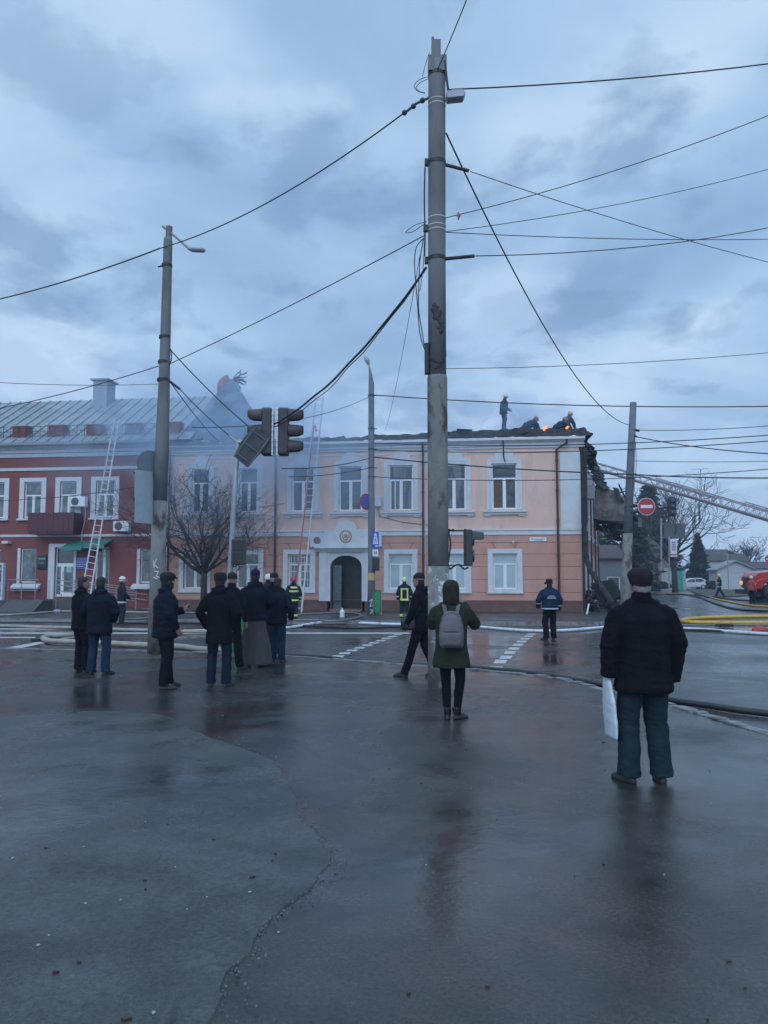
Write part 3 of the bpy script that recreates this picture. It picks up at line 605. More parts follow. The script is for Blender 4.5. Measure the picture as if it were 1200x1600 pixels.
prof_h = lambda x: .75+.55*max(0, min(1, (x+11)/6))*(1 if x < -1.5 else .9)
roofl = heap(fx(388), .55, -.36, 3.2, ZE-.03, .34, 3, fn=prof_h).build('burnt_roof', M_char, peach)
b = MB(); r = random.Random(9)
for k in range(30):     # side edge: sagging sheets hanging over the side wall
    t = .3+(SL-.6)*k/29; p = SD*t; nrm = Vector((SD.y, -SD.x, 0)); droop = r.uniform(.1, .5)
    Mx = Matrix.Translation(p+nrm*r.uniform(0, .3)+Vector((0, 0, ZE-.1-.0*t+r.uniform(-.2, .3)))) @ Matrix.Rotation(-SA, 4, 'Z') @ Matrix.Rotation(r.uniform(.3, 1.3), 4, 'Y') @ Matrix.Rotation(r.uniform(-.3, .3), 4, 'X')
    b.box(-.4, .4, -.5, .5, -.02, .02, Mx)
b.build('burnt_roof', M_char, peach)
# big torn eave lump hanging off the side wall
nrm = Vector((SD.y, -SD.x, 0)); M_eave = mat('torn_eave', (.1, .095, .09), .8, .4, 3, .5, 10, col2=(.2, .18, .17), c2s=1.2)
p = SD*13.2+nrm*.5; Mx = Matrix.Translation((p.x, p.y, 6.0)) @ Matrix.Rotation(-SA, 4, 'Z') @ Matrix.Rotation(.5, 4, 'Y')
b = MB(); b.prism([(-.7, 1.0), (.6, 1.05), (1.5, .9), (1.9, .1), (1.5, -.45), (.4, -.9), (-.6, -1.1)], -1.6, 1.6, 'y', Mx)
b.build('hanging_eave', M_eave, peach, bevel=.03)
b = MB(); r = random.Random(2)
for k in range(40):
    Mk = Mx @ boxM((r.uniform(-.6, 1.6), r.uniform(-2, 1.6), r.uniform(-1.3, 1.3)), r.uniform(-.6, .6), r.uniform(-.8, .8), r.uniform(-.7, .7))
    b.box(-r.uniform(.3, .8), r.uniform(.3, .8), -.25, .25, -.015, .015, Mk)
b.build('torn_sheets', M_char, peach)
# pipes on the side wall
for t, rr, mt in ((.0, .06, M_black), (3.6, .05, M_pipe), (7.5, .05, M_pipe), (12, .05, M_pipe), (16, .05, M_pipe)):
    p = SD*t+nrm*.1; MB().tube([(p.x, p.y, 7.6 if t < 5 else 6.6), (p.x, p.y, .1)], rr, 8).build('downpipe', mt, peach)
b = MB()
for t in (5.4,):
    p = SD*t+nrm*.15; Mx = Matrix.Translation((p.x, p.y, 6.05)) @ Matrix.Rotation(-SA, 4, 'Z'); b.box(-.15, .25, -.45, .45, -.35, .35, Mx)
b.build('air_conditioner', M_metal, peach)
for t in (2.2, 5.6, 9.5, 13.5):       # side windows seen at a glancing angle
    p = SD*t+nrm*.02
    for z0_, z1_ in ((1.1, 2.7), (4.8, 6.9)):
        Mx = Matrix.Translation((p.x, p.y, 0)) @ Matrix.Rotation(-SA, 4, 'Z')
        w_ = MB().box(-.02, .05, -.7, -.55, z0_, z1_, Mx).box(-.02, .05, .55, .7, z0_, z1_, Mx).box(-.02, .05, -.549, .549, z1_, z1_+.15, Mx).box(-.02, .08, -.6, .6, z0_-.1, z0_-.002, Mx).build('window', M_white, peach)
        MB().box(-.03, .01, -.549, .549, z0_, z1_-.002, Mx).build('pane', M_glass, w_)
b = MB(); p = SD*3.0+nrm*.06; Mx = Matrix.Translation((p.x, p.y, 0)) @ Matrix.Rotation(-SA, 4, 'Z'); b.box(0, .05, -1.6, 1.6, 3.9, 4.35, Mx).build('sign_board', mat('pale_blue_sign', (.35, .42, .62), .5), peach)

# ---------------------------------------------------------------- flames on the roof edge
M_fl = mat('flame', (1, .35, .1), .9, emit=(1, .2, .045), es=1.6)
def flame(px, py, lab, s):
    p = at(px, py, 35.3 if px > 800 else 35.6); b = MB(); r = random.Random(px)
    for k in range(4):
        q = p+Vector((r.uniform(-.12, .12)*s, r.uniform(-.1, .1), r.uniform(-.03, .03))); h = r.uniform(.16, .3)*s
        b.tube([q+Vector((0, 0, -.1)), q+Vector((0, 0, 0)), q+Vector((.05, 0, h*.6)), q+Vector((.1, 0, h))], [.05*s, .085*s, .05*s, .008], 8)
    tag(b.build('flame', M_fl, smooth=True), lab, 'fire', 'flames on the burnt roof')
flame(851, 670, 'lone orange flame on the roof edge left of the crouching pair', .4)
flame(886, 669, 'orange flame on the roof edge in front of the firefighters near the corner', .4)

# ================================================================ RED BUILDING
XRL = fx(-170); RR = fx(262)-.02
red = empty('red_building', FO + FXv*RR, -FA, 'two storey brick red building with a grey seam roof and porch', 'building')
def rx(px, d=0): return fx(px, d)-RR
R0 = rx(-170); RZB = 3.68; RZC = 7.66
rup = [(37, 64), (93, 119), (149, 178), (-20, 6), (-75, -48)]
rU = [(rx(a), rx(c), 4.60, 6.42) for a, c in rup]
rG = [(rx(35), rx(59), 1.35, 3.05), (rx(221), rx(246), 1.35, 3.0), (rx(-60), rx(4), 1.2, 3.0)]
rD = [(rx(89), rx(119), .66, 3.1), (rx(150), rx(173), .66, 3.1)]
b = MB(); wall(b, 'w', R0, 0, RZB, RZC, rU, None, None); wall(b, 'w', R0, 0, .1, RZB, rG+rD, None, None, depth=.2); b.build('wall', M_red, red)
b = MB(); b.add([(0, 0, 6.9), (0, 0, 8.3), (0, 9, 8.3), (0, 9, 6.9)], [(0, 1, 2, 3)]).add([(R0, 0, 0), (R0, 0, 8.3), (R0, 10, 8.3), (R0, 10, 0)], [(0, 1, 2, 3)]).build('end_wall', M_red, red)
b = MB(); profile_x(b, R0, .0, [(0, RZB-.05), (-.05, RZB-.05), (-.07, RZB+.05), (-.03, RZB+.07), (0, RZB+.07)])
profile_x(b, R0, .0, [(0, 6.98), (-.06, 6.98), (-.08, 7.1), (-.03, 7.13), (0, 7.13)])
b.build('belt_course', M_white, red)
b = MB(); profile_x(b, R0, .02, [(0, RZC), (-.06, RZC), (-.06, RZC+.18), (-.12, RZC+.22), (-.12, RZC+.34), (-.3, RZC+.5), (-.42, RZC+.54), (-.42, RZC+.68), (0, RZC+.68)]); b.build('cornice', mat('grey_trim', (.42, .45, .5), .7, .1), red)
for (x0, x1, z0, z1) in rU:
    w_ = window(red, x0, x1, z0, z1, 0, .38, True, pane=M_gcurt)
    MB().box(x0-.25, x0, -.04, 0, z0-.04, z1+.2).box(x1, x1+.25, -.04, 0, z0-.04, z1+.2).box(x0, x1, -.04, 0, z1, z1+.2).box(x0-.3, x1+.3, -.13, 0, z0-.13, z0-.042).build('surround', M_white, w_)
for i, (x0, x1, z0, z1) in enumerate(rG):
    w_ = window(red, x0, x1, z0, z1, .02, 0, False, pane=M_gcurt)
    MB().box(x0-.16, x0, -.03, 0, z0-.05, z1+.02).prism([(0, z0-.05), (-.25, z0-.22), (-.25, z0-.3), (0, z0-.3)], x0-.35, x1+.3, 'x').build('surround', M_white, w_)
x0, x1, z0, z1 = rD[0]
w_ = window(red, x0, x1, z1-.85, z1, .02, 0, False, pane=M_glass, label='transom light above the white door')
dw = MB(); t = .06
dw.box(x0, x0+.3, .08, .14, z0, z0+.12).box(x0, x0+t, .08, .14, z0+.12, z1-.87).box(x0+.28, x0+.36, .08, .14, z0+.12, z1-.95).box(x0+.36, x1, .08, .14, z0, z0+.2).box(x1-.09, x1, .08, .14, z0+.2, z1-.95).box(x0+t, x1, .08, .14, z1-.95, z1-.87)
dw.box(x0+.36, x0+.44, .08, .14, z0+.2, z1-.95)
dd = dw.build('door', M_frame, red); MB().box(x0+t, x1-.05, .11, .12, z0+.1, z1-.9).build('pane', M_gcurt, dd); MB().box(x0+.55, x1-.2, .1, .106, z0+1.2, z0+1.55).build('paper_notice', mat('notice', (.4, .5, .55), .6), dd)
MB().tube([(x0+.40, .05, z0+.9), (x0+.40, .05, z0+1.25)], .015, 6).build('handle', M_metal, dd)
MB().box(x0-.32, x0, -.08, 0, .5, z1+.18).box(x1, x1+.12, -.08, 0, .5, z1+.18).box(x0, x1, -.08, 0, z1, z1+.18).build('door_surround', M_white, red)
x0, x1, z0, z1 = rD[1]
w_ = window(red, x0, x1, z0, z1, .06, .0, True, pane=M_glass, mullx=x0+.45, label='dark side doorway under the green canopy')
b = MB()     # balcony
bx0, bx1 = rx(59.5), rx(129.5); b.box(bx0, bx1, -.85, -.8, 3.85, 4.78).box(bx0, bx0+.05, -.8, 0, 3.85, 4.78).box(bx1-.05, bx1, -.8, 0, 3.85, 4.78).box(bx0+.05, bx1-.05, -.8, 0, 3.72, 3.85)
for k in range(1, 9): xx = bx0+(bx1-bx0)*k/9; b.box(xx-.008, xx+.008, -.86, -.85, 3.86, 4.76)
b.build('balcony', mat('maroon_sheet', (.085, .02, .035), .5, .1), red)
def rac(px, z, w=.8, h=.5):
    x = rx(px); b = MB().box(x-w/2, x+w/2, -.42, -.12, z, z+h); o = b.build('air_conditioner', M_frame, red, bevel=.02)
    q = MB(); disc(q, x-.12, z+h/2, h*.4, -.43, -.422, 20); q.build('fan_grille', mat('grille_dark', (.06, .065, .07), .5), o)
    MB().box(x-w/2+.05, x-w/2+.09, -.4, 0, z-.06, z-.005).box(x+w/2-.09, x+w/2-.05, -.4, 0, z-.06, z-.005).build('bracket', M_metal, o); return o
rac(127, 5.1); rac(195.5, 3.86)
b = MB(); b.tube([(rx(135), -.1, 5.05), (rx(134), -.05, 4.4), (rx(130), -.05, 3.9), (rx(130), -.05, 3.3)], .018, 5).build('hose_pipe', M_white, red)
b = MB()     # green canopies
cx0, cx1 = rx(113), rx(143)
b.prism([(0, 3.42), (-.85, 3.1), (-.87, 2.92), (-.8, 2.92), (-.78, 3.06), (0, 3.32)], cx0, cx1, 'x')
b.prism([(0, 3.5), (-.9, 3.2), (-.92, 3.02), (-.85, 3.02), (-.83, 3.16), (0, 3.42)], rx(146), rx(178), 'x')
b.build('canopy', mat('green_canopy', (.03, .17, .15), .6, .3, 9, .3, 14), red)
M_pl = mat('blue_plaque', (.07, .1, .42), .4, .06)
b = MB(); px0, px1 = rx(122), rx(142); b.box(px0, px1, -.05, 0, 2.02, 2.62); pq = b.build('plaque', M_pl, red)
b = MB(); rnd = random.Random(4)
for zz_, a, c in ((2.52, .1, .9), (2.42, .05, .75), (2.33, .1, .9), (2.24, .05, .8), (2.15, .1, .6)):
    x = px0+(px1-px0)*a
    while x < px0+(px1-px0)*c:
        ww = rnd.uniform(.014, .03); b.box(x, x+ww, -.054, -.05, zz_-.018, zz_+.018); x += ww+rnd.choice((.01, .01, .03))
b.build('lettering', M_white, pq)
b = MB(); b.box(rx(62.5), rx(76), -.06, 0, 2.02, 2.72); pq = b.build('plaque', mat('black_plaque', (.02, .03, .035), .25), red)
MB().box(rx(64), rx(74.5), -.064, -.06, 2.5, 2.58).box(rx(65), rx(73), -.064, -.06, 2.36, 2.38).box(rx(65), rx(73), -.064, -.06, 2.29, 2.31).build('lettering', mat('teal_ink', (.1, .3, .3), .4), pq)
b = MB(); b.box(rx(10), rx(20), -.3, 0, 3.3, 3.42).build('wall_lamp', M_white, red)
# porch with ramp and rails
b = MB(); pz_ = .55
b.box(rx(-140), rx(112), -2.2, 0.0, -.03, pz_)
b.prism([(-2.2, -.03), (-2.2, pz_), (-3.2, -.03)], rx(60), rx(112), 'x')
b.prism([(0, -.03), (0, pz_), (4.2, .06), (4.2, -.03)], -1.5, -.15, 'y', Matrix.Translation((rx(112), 0, 0)))
b.build('porch', mat('porch_slab', (.07, .068, .07), .6, .2, 4, .3, 12), red)
b = MB(); yA, yB = -1.75, -.3
for yy in (yA,):
    for zz_ in (.45, .95): b.tube([(rx(22), yy, pz_+zz_*.8), (rx(30), yy, pz_+zz_), (rx(95), yy, pz_+zz_)], .022, 6)
for yy in (-1.5, -.2):
    for zz_ in (.45, .72, .95): b.tube([(rx(118), yy, pz_+zz_), (rx(236), yy, .06+zz_)], .022, 6)
for k in range(5): x = rx(30)+k*.7; b.tube([(x, yA, .5), (x, yA, pz_+.95)], .02, 6)
for k in range(5): x = rx(118)+k*1.0; b.tube([(x, -1.5, .1), (x, -1.5, pz_+.95-k*.12)], .02, 6)
b.build('handrail', mat('rail_metal', (.35, .3, .32), .45, .1, metal=.4), red)
# advertisement box cut by the left frame edge
ad_ = empty('display_case', FO+FXv*fx(-6, -2.0)+FYv*(-2.0), -FA, 'poster display case at the left edge in front of the red building', 'display case')
MB().box(-.55, .55, -.1, .1, .12, .7).box(-.55, -.47, -.1, .1, .7, 2.2).box(.47, .55, -.1, .1, .7, 2.2).box(-.55, .55, -.1, .1, 2.2, 2.3).build('case_frame', mat('case_grey', (.5, .54, .6), .5), ad_)
MB().box(-.469, .469, -.05, .05, .701, 2.199).build('poster', mat('poster_print', (.05, .05, .06), .3, .8, 3, col2=(.4, .4, .42), c2s=5, c2t=(.5, .6)), ad_)
# roof
ze = RZC+.66; ry_, rz_ = 5.0, 11.75; fl = rx(345, ry_)
b = MB(); b.add([(R0, -.5, ze), (rx(300, 0), -.5, ze), (fl, ry_, rz_), (R0, ry_, rz_)], [(0, 1, 2, 3)])
b.add([(R0, 2*ry_+.5, ze), (fl, 2*ry_+.5, ze), (fl, ry_, rz_), (R0, ry_, rz_)], [(0, 1, 2, 3)]).add([(R0, -.5, ze), (R0, ry_, rz_), (R0, 2*ry_+.5, ze)], [(0, 1, 2)])
b.add([(rx(300, 0), -.5, ze), (fl, ry_, rz_), (fl, 2*ry_+.5, ze)], [(0, 1, 2)])
k = R0
slope = Vector((0, ry_+.5, rz_-ze)).normalized()
while k < rx(335, 0):
    top = Vector((min(k, fl), ry_, rz_)); bot = Vector((k, -.5, ze))
    fr = 1.0
    if k > rx(300, 0): s0 = (k-rx(300, 0))/(fl-rx(300, 0)); bot = Vector((k, -.5+(ry_+.5)*s0, ze+(rz_-ze)*s0))
    if (top-bot).length > .3 and k <= fl:
        Mx = Matrix.Translation(bot) @ Matrix.Rotation(math.atan2(rz_-ze, ry_+.5), 4, 'X'); b.box(-.02, .02, 0, (top-bot).length, .0, .055, Mx)
    k += .62
roof = b.build('roof', M_roof, red)
b = MB().box(R0, rx(268), -.52, -.42, ze-.1, ze+.03).build('gutter', mat('gutter_grey', (.2, .23, .25), .5), red)
vx0, vx1 = rx(146.5, 4.4), rx(168, 4.4)
MB().box(vx0, vx1, 3.9, 4.9, rz_-.9, rz_+.85).box(vx0-.14, vx1+.14, 3.76, 5.04, rz_+.85, rz_+.93).build('vent_shaft', mat('galvanised', (.22, .27, .32), .5, .1, metal=.3), roof)
M_brick = mat('chimney_brick', (.20, .065, .06), .85, .15, 6, .3, 30)
for a, c in ((20, 41), (76, 99), (135.5, 158), (196, 218), (263, 281), (-45, -22)):
    x0, x1 = rx(a, .5), rx(c, .5)
    o = MB().box(x0, x1, .2, .75, ze+.1, ze+1.0).build('chimney', M_brick, roof)
    MB().box(x0-.05, x1+.05, .15, .8, ze+1.0, ze+1.06).build('cap', M_metal, o); MB().box(x0-.12, x1+.2, -.1, .19, ze+.12, ze+.32).build('flashing', M_metal, o)
b = MB(); k = R0
for zz_ in (.5, .75, 1.0): b.tube([(R0, .1, ze+zz_-.05), (rx(262), .1, ze+zz_-.05)], .012, 5)
r = random.Random(6)
while k < rx(262):
    b.tube([(k, .1, ze+.2), (k, .1, ze+.97)], .014, 5); b.tube([(k, .1, ze+.9), (k+.3, .5, ze+.5)], .01, 4)
    b.tube([(k+.1, .1, ze+.45), (k+.2, .1, ze+.7), (k+.3, .1, ze+.45)], .008, 4); k += .4
b.build('roof_railing', M_black, roof)
# ---------------------------------------------------------------- hipped roof end over the peach building, smoke stained
ap = Vector(at(361, 592, FO.y+4.6+1.7))-FO; apx, apz = ap.dot(FXv), ap.z
apy = ap.dot(FYv); hx0, hx1 = fx(276), fx(428)
M_soot = mat('sooty_sheet', (.085, .11, .15), .6, .25, 1.5, .2, 6, metal=.2, col2=(.16, .2, .26), c2s=.9)
b = MB(); b.add([(hx0, -.3, ZE+.1), (hx1, -.3, ZE+.0), (apx+.12, apy, apz), (apx-.12, apy, apz), (hx0, 9.5, ZE+.1), (hx1-2.2, 9.5, ZE)], [(0, 1, 2, 3), (1, 5, 2), (5, 4, 3, 2), (4, 0, 3)])
hr = b.build('roof', M_soot, peach)
c = MB(); Mc = Matrix.Translation((apx-.35, apy-.2, apz-.35)); c.loft([(0, 0, -.5, .34, .3), (-.02, 0, 0, .34, .3), (.06, 0, .25, .27, .25), (.14, 0, .42, .16, .18), (.16, 0, .5, .05, .06)], 10)
c.v = [tuple(Mc @ Vector(q)) for q in c.v]; c.build('chimney', mat('broken_brick', (.27, .10, .085), .9, .3, 6, .9, 9), hr)
b = MB(); r = random.Random(14)
for k in range(16):
    p = Vector((apx+.1, apy, apz-.05)); pts = [p]; d = Vector((r.uniform(.4, 1), r.uniform(-.3, .3), r.uniform(-.25, .5))).normalized()
    for j in range(4): d = (d+Vector((r.uniform(-.5, .5), 0, r.uniform(-.7, .5)))).normalized(); p = p+d*r.uniform(.12, .26); pts.append(p)
    b.tube(pts, .026, 4)
b.build('twisted_iron', M_black, hr)
b = heap(fx(262), hx1+.4, -.5, 1.6, ZE-.05, .22, 12, 70, 10, rough=.3)
b.build('roof_rubble', mat('ash_rubble', (.09, .1, .115), .8, .5, 9, 1, 20, col2=(.42, .44, .47), c2s=3.2, c2t=(.53, .6)), peach)
# ================================================================ STREET FURNITURE
M_conc = mat('pole_concrete', (.15, .155, .16), .85, .15, 3, .35, 30, col2=(.09, .085, .08), c2s=1.2, c2t=(.5, .7), stretch=(1, 1, .35))
M_concd = mat('stained_concrete', (.18, .178, .168), .85, .2, 5, .5, 30, col2=(.065, .042, .034), c2s=2.2, c2t=(.54, .62), stretch=(1, 1, .55))
M_flake = mat('poster_scraps_paint', (.18, .185, .18), .85, .3, 5, .6, 35, col2=(.42, .44, .44), c2s=9, c2t=(.57, .61))
M_sig = mat('signal_housing', (.035, .035, .038), .55, .15)
M_alu = mat('aluminium', (.5, .52, .54), .4, .05, metal=.5)
M_cable = mat('cable_black', (.018, .018, .022), .6, .1)
def pole_mb(pts, Y, n=20):        # pts: (px, py, r)
    b = MB(); b.tube([at(p[0], p[1], Y) for p in pts], [p[2] for p in pts], n, ref=(1, 0, 0)); return b
def hub(name, Yx, label, cat, group=None):  # empty at base with world-space children
    o = empty(name, Yx, 0, label, cat, group); return o
def put(mb, name, m, par, smooth=False, bevel=0):
    off = par.location; mb.v = [(p[0]-off.x, p[1]-off.y, p[2]-off.z) for p in mb.v]; return mb.build(name, m, par, smooth, bevel)
# ---- main pole
Ym = 11.86
MP = hub('utility_pole', gr(686, 1070), 'tall concrete utility pole in the middle with peeling poster scraps at its foot', 'utility pole', 'concrete poles')
put(pole_mb([(686, 1078, .165), (685, 885, .162)], Ym, 24), 'pole_foot', M_flake, MP, True)
put(pole_mb([(685, 885, .161), (684.2, 760, .159), (683.2, 592, .157), (683.1, 588, .152)], Ym, 24), 'pole_shaft', M_concd, MP, True)
put(pole_mb([(683.1, 590, .143), (682.6, 400, .14), (682.6, 130, .139), (682.6, 98, .139)], Ym, 24), 'pole_shaft', M_conc, MP, True)
b = MB(); p = at(682.6, 97, Ym); b.box(p.x-.14, p.x+.15, p.y-.13, p.y+.13, p.z-.22, p.z+.04); b.box(p.x-.085, p.x+.06, p.y-.08, p.y+.08, p.z+.041, p.z+.34); b.box(p.x-.085, p.x-.045, p.y-.03, p.y+.03, p.z+.34, p.z+.42)
put(b, 'pole_cap', M_conc, MP)
for py in (159, 166, 342, 354, 361):
    p = at(682.6, py, Ym); put(MB().tube([p-Vector((0, 0, .008)), p+Vector((0, 0, .008))], .1445, 24), 'steel_band', mat('pale_band', (.45, .45, .42), .5), MP)
for py in (118, 255, 405):
    p = at(682.6, py, Ym); put(MB().tube([p-Vector((0, 0, .03)), p+Vector((0, 0, .03))], .147, 24), 'clamp', M_black, MP)
b = MB()
for x0, y0, x1, y1, r in ((690, 256, 733, 267, .028), (690, 405, 741, 400, .03)): put(MB().tube([at(x0, y0, Ym), at(x1, y1, Ym)], r, 8), 'insulator_rod', M_black, MP)
for px, py in ((667, 254), (665, 357), (667, 407)): p = at(px, py, Ym); put(MB().box(p.x-.035, p.x+.035, p.y-.04, p.y+.04, p.z-.05, p.z+.05), 'clamp', M_black, MP)
for px, py in ((660, 157), (646, 166), (632, 176)): p = at(px, py, Ym); b.ball(p, (.045, .045, .045), 8, 6)
b.tube([at(632, 177, Ym), at(650, 162, Ym), at(672, 152, Ym)], .022, 6)
put(b, 'cable_anchor', M_black, MP)
b = MB(); p = at(711, 151, Ym-.1); Mx = Matrix.Translation(p) @ Matrix.Rotation(-.15, 4, 'Y'); b.prism([(-.14, -.05), (.12, -.06), (.16, -.01), (.13, .05), (-.05, .07), (-.14, .05)], -.09, .09, 'y', Mx)
lm = put(b, 'lamp_head', mat('lamp_grey', (.33, .36, .4), .5), MP); put(MB().tube([at(695, 95, Ym-.12), at(697.5, 120, Ym-.12), at(701, 146, Ym-.1)], .02, 8), 'lamp_arm', M_black, MP)
b = MB()
for pts, r in (([(664, 262), (663, 310), (664, 362), (663.5, 400)], .012), ([(662, 372), (650, 388), (648, 420), (652, 470), (656, 520), (664, 548)], .008), ([(662, 372), (657, 400), (655, 430), (654, 480), (659, 515), (663, 540)], .008), ([(663, 378), (661, 420), (656, 455)], .006), ([(667, 120), (655, 125), (647, 134), (652, 142), (664, 146)], .006), ([(667, 124), (657, 129), (650, 137), (656, 143), (664, 145)], .006), ([(671, 82), (665, 100), (660, 120)], .005), ([(667, 346), (648, 352), (634, 363), (645, 362), (663, 350)], .006), ([(695, 530), (696, 545), (696, 560), (690, 570), (678, 576)], .01), ([(696, 545), (692, 562), (684, 566), (670, 558)], .008)):
    b.tube(catmull([at(x, y, Ym-.16 if x > 668 else Ym) for x, y in pts], 6), r, 6)
put(b, 'cable_loop', M_cable, MP)
b = MB(); p = at(667, 560, Ym-.05); b.box(p.x-.035, p.x+.03, p.y-.05, p.y+.06, p.z-.25, p.z+.24); put(b, 'cable_box', M_black, MP, bevel=.01)
b = MB(); r = random.Random(3); V = []
for k in range(16):   # charred/tarred clump
    q = at(680+r.uniform(-3, 6)+k*.5, 478+k*2.6, Ym-.12); b.ball(q+Vector((0, -.0, 0)), (r.uniform(.02, .06), .03, r.uniform(.04, .09)), 8, 6)
put(b, 'tar_patch', M_cable, MP, True)
# ---- pedestrian signal hung on the main pole
PS = hub('pedestrian_signal', at(732, 884, Ym), 'black two lamp signal seen edge on, bracketed to the central pole', 'traffic signal')
pc = at(732, 856, Ym); px_ = Ym/1200
b = MB(); b.box(pc.x-.065, pc.x+.05, pc.y-.13, pc.y+.13, pc.z-.28, pc.z+.28); put(b, 'housing', M_sig, PS, bevel=.015)
b = MB()
for s in (-1, 1):
    zc = pc.z+s*.125; b.tube([(pc.x+.05, pc.y, zc), (pc.x+.085, pc.y, zc)], [.105, .09], 16)
put(b, 'lens', mat('dark_lens', (.05, .06, .12), .2), PS, True)
b = MB(); vs = []; zc = pc.z+.13
for k in range(11):
    a = math.pi*k/10
    for X, sc2 in ((pc.x+.04, 1), (pc.x+.23, .86)): vs += [(X, pc.y+.125*math.cos(a)*sc2, zc+.13*math.sin(a)*sc2), (X, pc.y+.117*math.cos(a)*sc2, zc+.122*math.sin(a)*sc2)]
fs = []
for k in range(10):
    i = k*4; fs += [(i, i+4, i+6, i+2), (i+1, i+3, i+7, i+5), (i+2, i+6, i+7, i+3), (i, i+1, i+5, i+4)]
b.add(vs, fs); put(b, 'visor', M_sig, PS)
b = MB(); b.tube([at(700, 829, Ym), at(728, 829, Ym)], .012, 6); b.tube([at(700, 883, Ym), at(728, 883, Ym)], .01, 6)
b.tube(catmull([at(x, y, Ym-.03) for x, y in ((701, 830), (704, 850), (702, 868), (700, 882), (704, 889), (710, 884), (718, 882), (722, 887), (727, 889), (732, 886))], 5), .013, 6)
for x in (702, 708, 727): p = at(x, 828.5, Ym); b.ball(p, .025, 8, 6)
put(b, 'bracket', M_black, PS)
# ---- left pole
Yl = 16.4
LP = hub('utility_pole', gr(242, 1023), 'concrete pole at the left with a street lamp arm and white graffiti marks', 'utility pole', 'concrete poles')
put(pole_mb([(241.5, 1026, .155), (246, 900, .155), (249.5, 783, .155)], Yl), 'pole_shaft', M_concd, LP, True)
put(pole_mb([(249.5, 783, .152), (253.5, 690, .145), (256.5, 600, .12), (259.8, 480, .105), (262.5, 378, .095), (262.6, 372, .085)], Yl), 'pole_shaft', M_conc, LP, True)
b = MB(); p = at(263.5, 372, Yl); b.tube([p, p+Vector((.01, 0, .26))], .072, 12); put(b, 'pole_cap', M_conc, LP)
b = MB(); b.tube([at(254, 353, Yl), at(270, 366, Yl), at(284, 378, Yl), at(296, 389, Yl)], .03, 8); put(b, 'lamp_arm', M_metal, LP)
b = MB(); b.tube([at(294, 388, Yl), at(300, 389.5, Yl), at(318, 391, Yl), at(321, 391.5, Yl)], [(.035, .045), (.055, .08), (.05, .08), (.02, .03)], 10); put(b, 'lamp_head', mat('lamp_grey', (.33, .36, .4), .5), LP, True)
for py, r in ((415, .112), (527, .122), (566, .126), (594, .134)):
    cx_ = 249.5+(783-py)*.031; p = at(cx_, py, Yl); put(MB().tube([p-Vector((0, 0, .03)), p+Vector((0, 0, .03))], r+.004, 16), 'clamp', M_black, LP)
b = MB()
put(MB().tube([at(258, 590, Yl), at(281, 608, Yl)], .028, 8), 'insulator_rod', M_black, LP); put(MB().tube([at(247, 417, Yl), at(258, 414, Yl)], .02, 6), 'hook', M_black, LP)
b.tube(catmull([at(x, y, Yl) for x, y in ((267, 545), (268, 560), (264, 570), (258, 568))], 5), .012, 5)
put(b, 'cable_loop', M_black, LP)
# graffiti: white painted strokes on the pole face
b = MB(); Yg = Yl-.158
for st in ([(239, 876), (240, 888)], [(244, 873), (240, 882), (246, 888)], [(240, 893), (247, 893), (243, 900), (248, 903)], [(239, 902), (245, 905)]):
    for (x0, y0), (x1, y1) in zip(st[:-1], st[1:]):
        p, q = at(x0+1, y0, Yg), at(x1+1, y1, Yg); b.tube([p, q], .012, 5)
put(b, 'graffiti', M_white, LP)
# round sign and boards on the left pole (seen from behind, edge-on)
def signobj(name, label, cat, loc): return hub(name, loc, label, cat)
S1 = signobj('road_sign', 'round road sign seen from behind on the left pole', 'road sign', at(234, 750, Yl-.1))
c = at(234.5, 725.5, Yl-.08); b = MB(); Mx = Matrix.Translation(c) @ Matrix.Rotation(math.radians(42), 4, 'Z')
b.prism([(.30*math.cos(2*math.pi*k/32), .30*math.sin(2*math.pi*k/32)) for k in range(32)], -.008, .008, 'y', Mx); put(b, 'sign_plate', mat('sign_back', (.12, .14, .17), .55, .1), S1)
b = MB(); b.box(-.03, .32, .01, .03, -.02, .02, Mx); put(b, 'bracket', M_metal, S1)
for (yt, yb, lab) in ((734, 777, 'upper pale rectangular sign board seen from behind on the left pole'), (776, 817, 'lower pale rectangular sign board seen from behind on the left pole')):
    S = signobj('road_sign', lab, 'road sign', at(226, yb, Yl-.2)); tl, tr = at(211, yt, Yl-.9), at(238, yt+3, Yl-.12); bl, br = at(210, yb-1, Yl-.9), at(238, yb+2, Yl-.12)
    v = Vector((.012, .012, 0)); put(MB().add([tl, tr, br, bl, tl+v, tr+v, br+v, bl+v], [(0, 1, 2, 3), (4, 7, 6, 5), (0, 4, 5, 1), (1, 5, 6, 2), (2, 6, 7, 3), (3, 7, 4, 0)]), 'sign_plate', mat('pale_sign_back', (.36, .42, .43), .6, .1), S)
    b = MB(); 
    for t in (.12, .85): q0, q1 = tl.lerp(bl, t), tr.lerp(br, t); b.tube([q0-v*1.5, q1-v*1.5+(q1-q0)*.1], .018, 6)
    put(b, 'rail', M_sig, S)
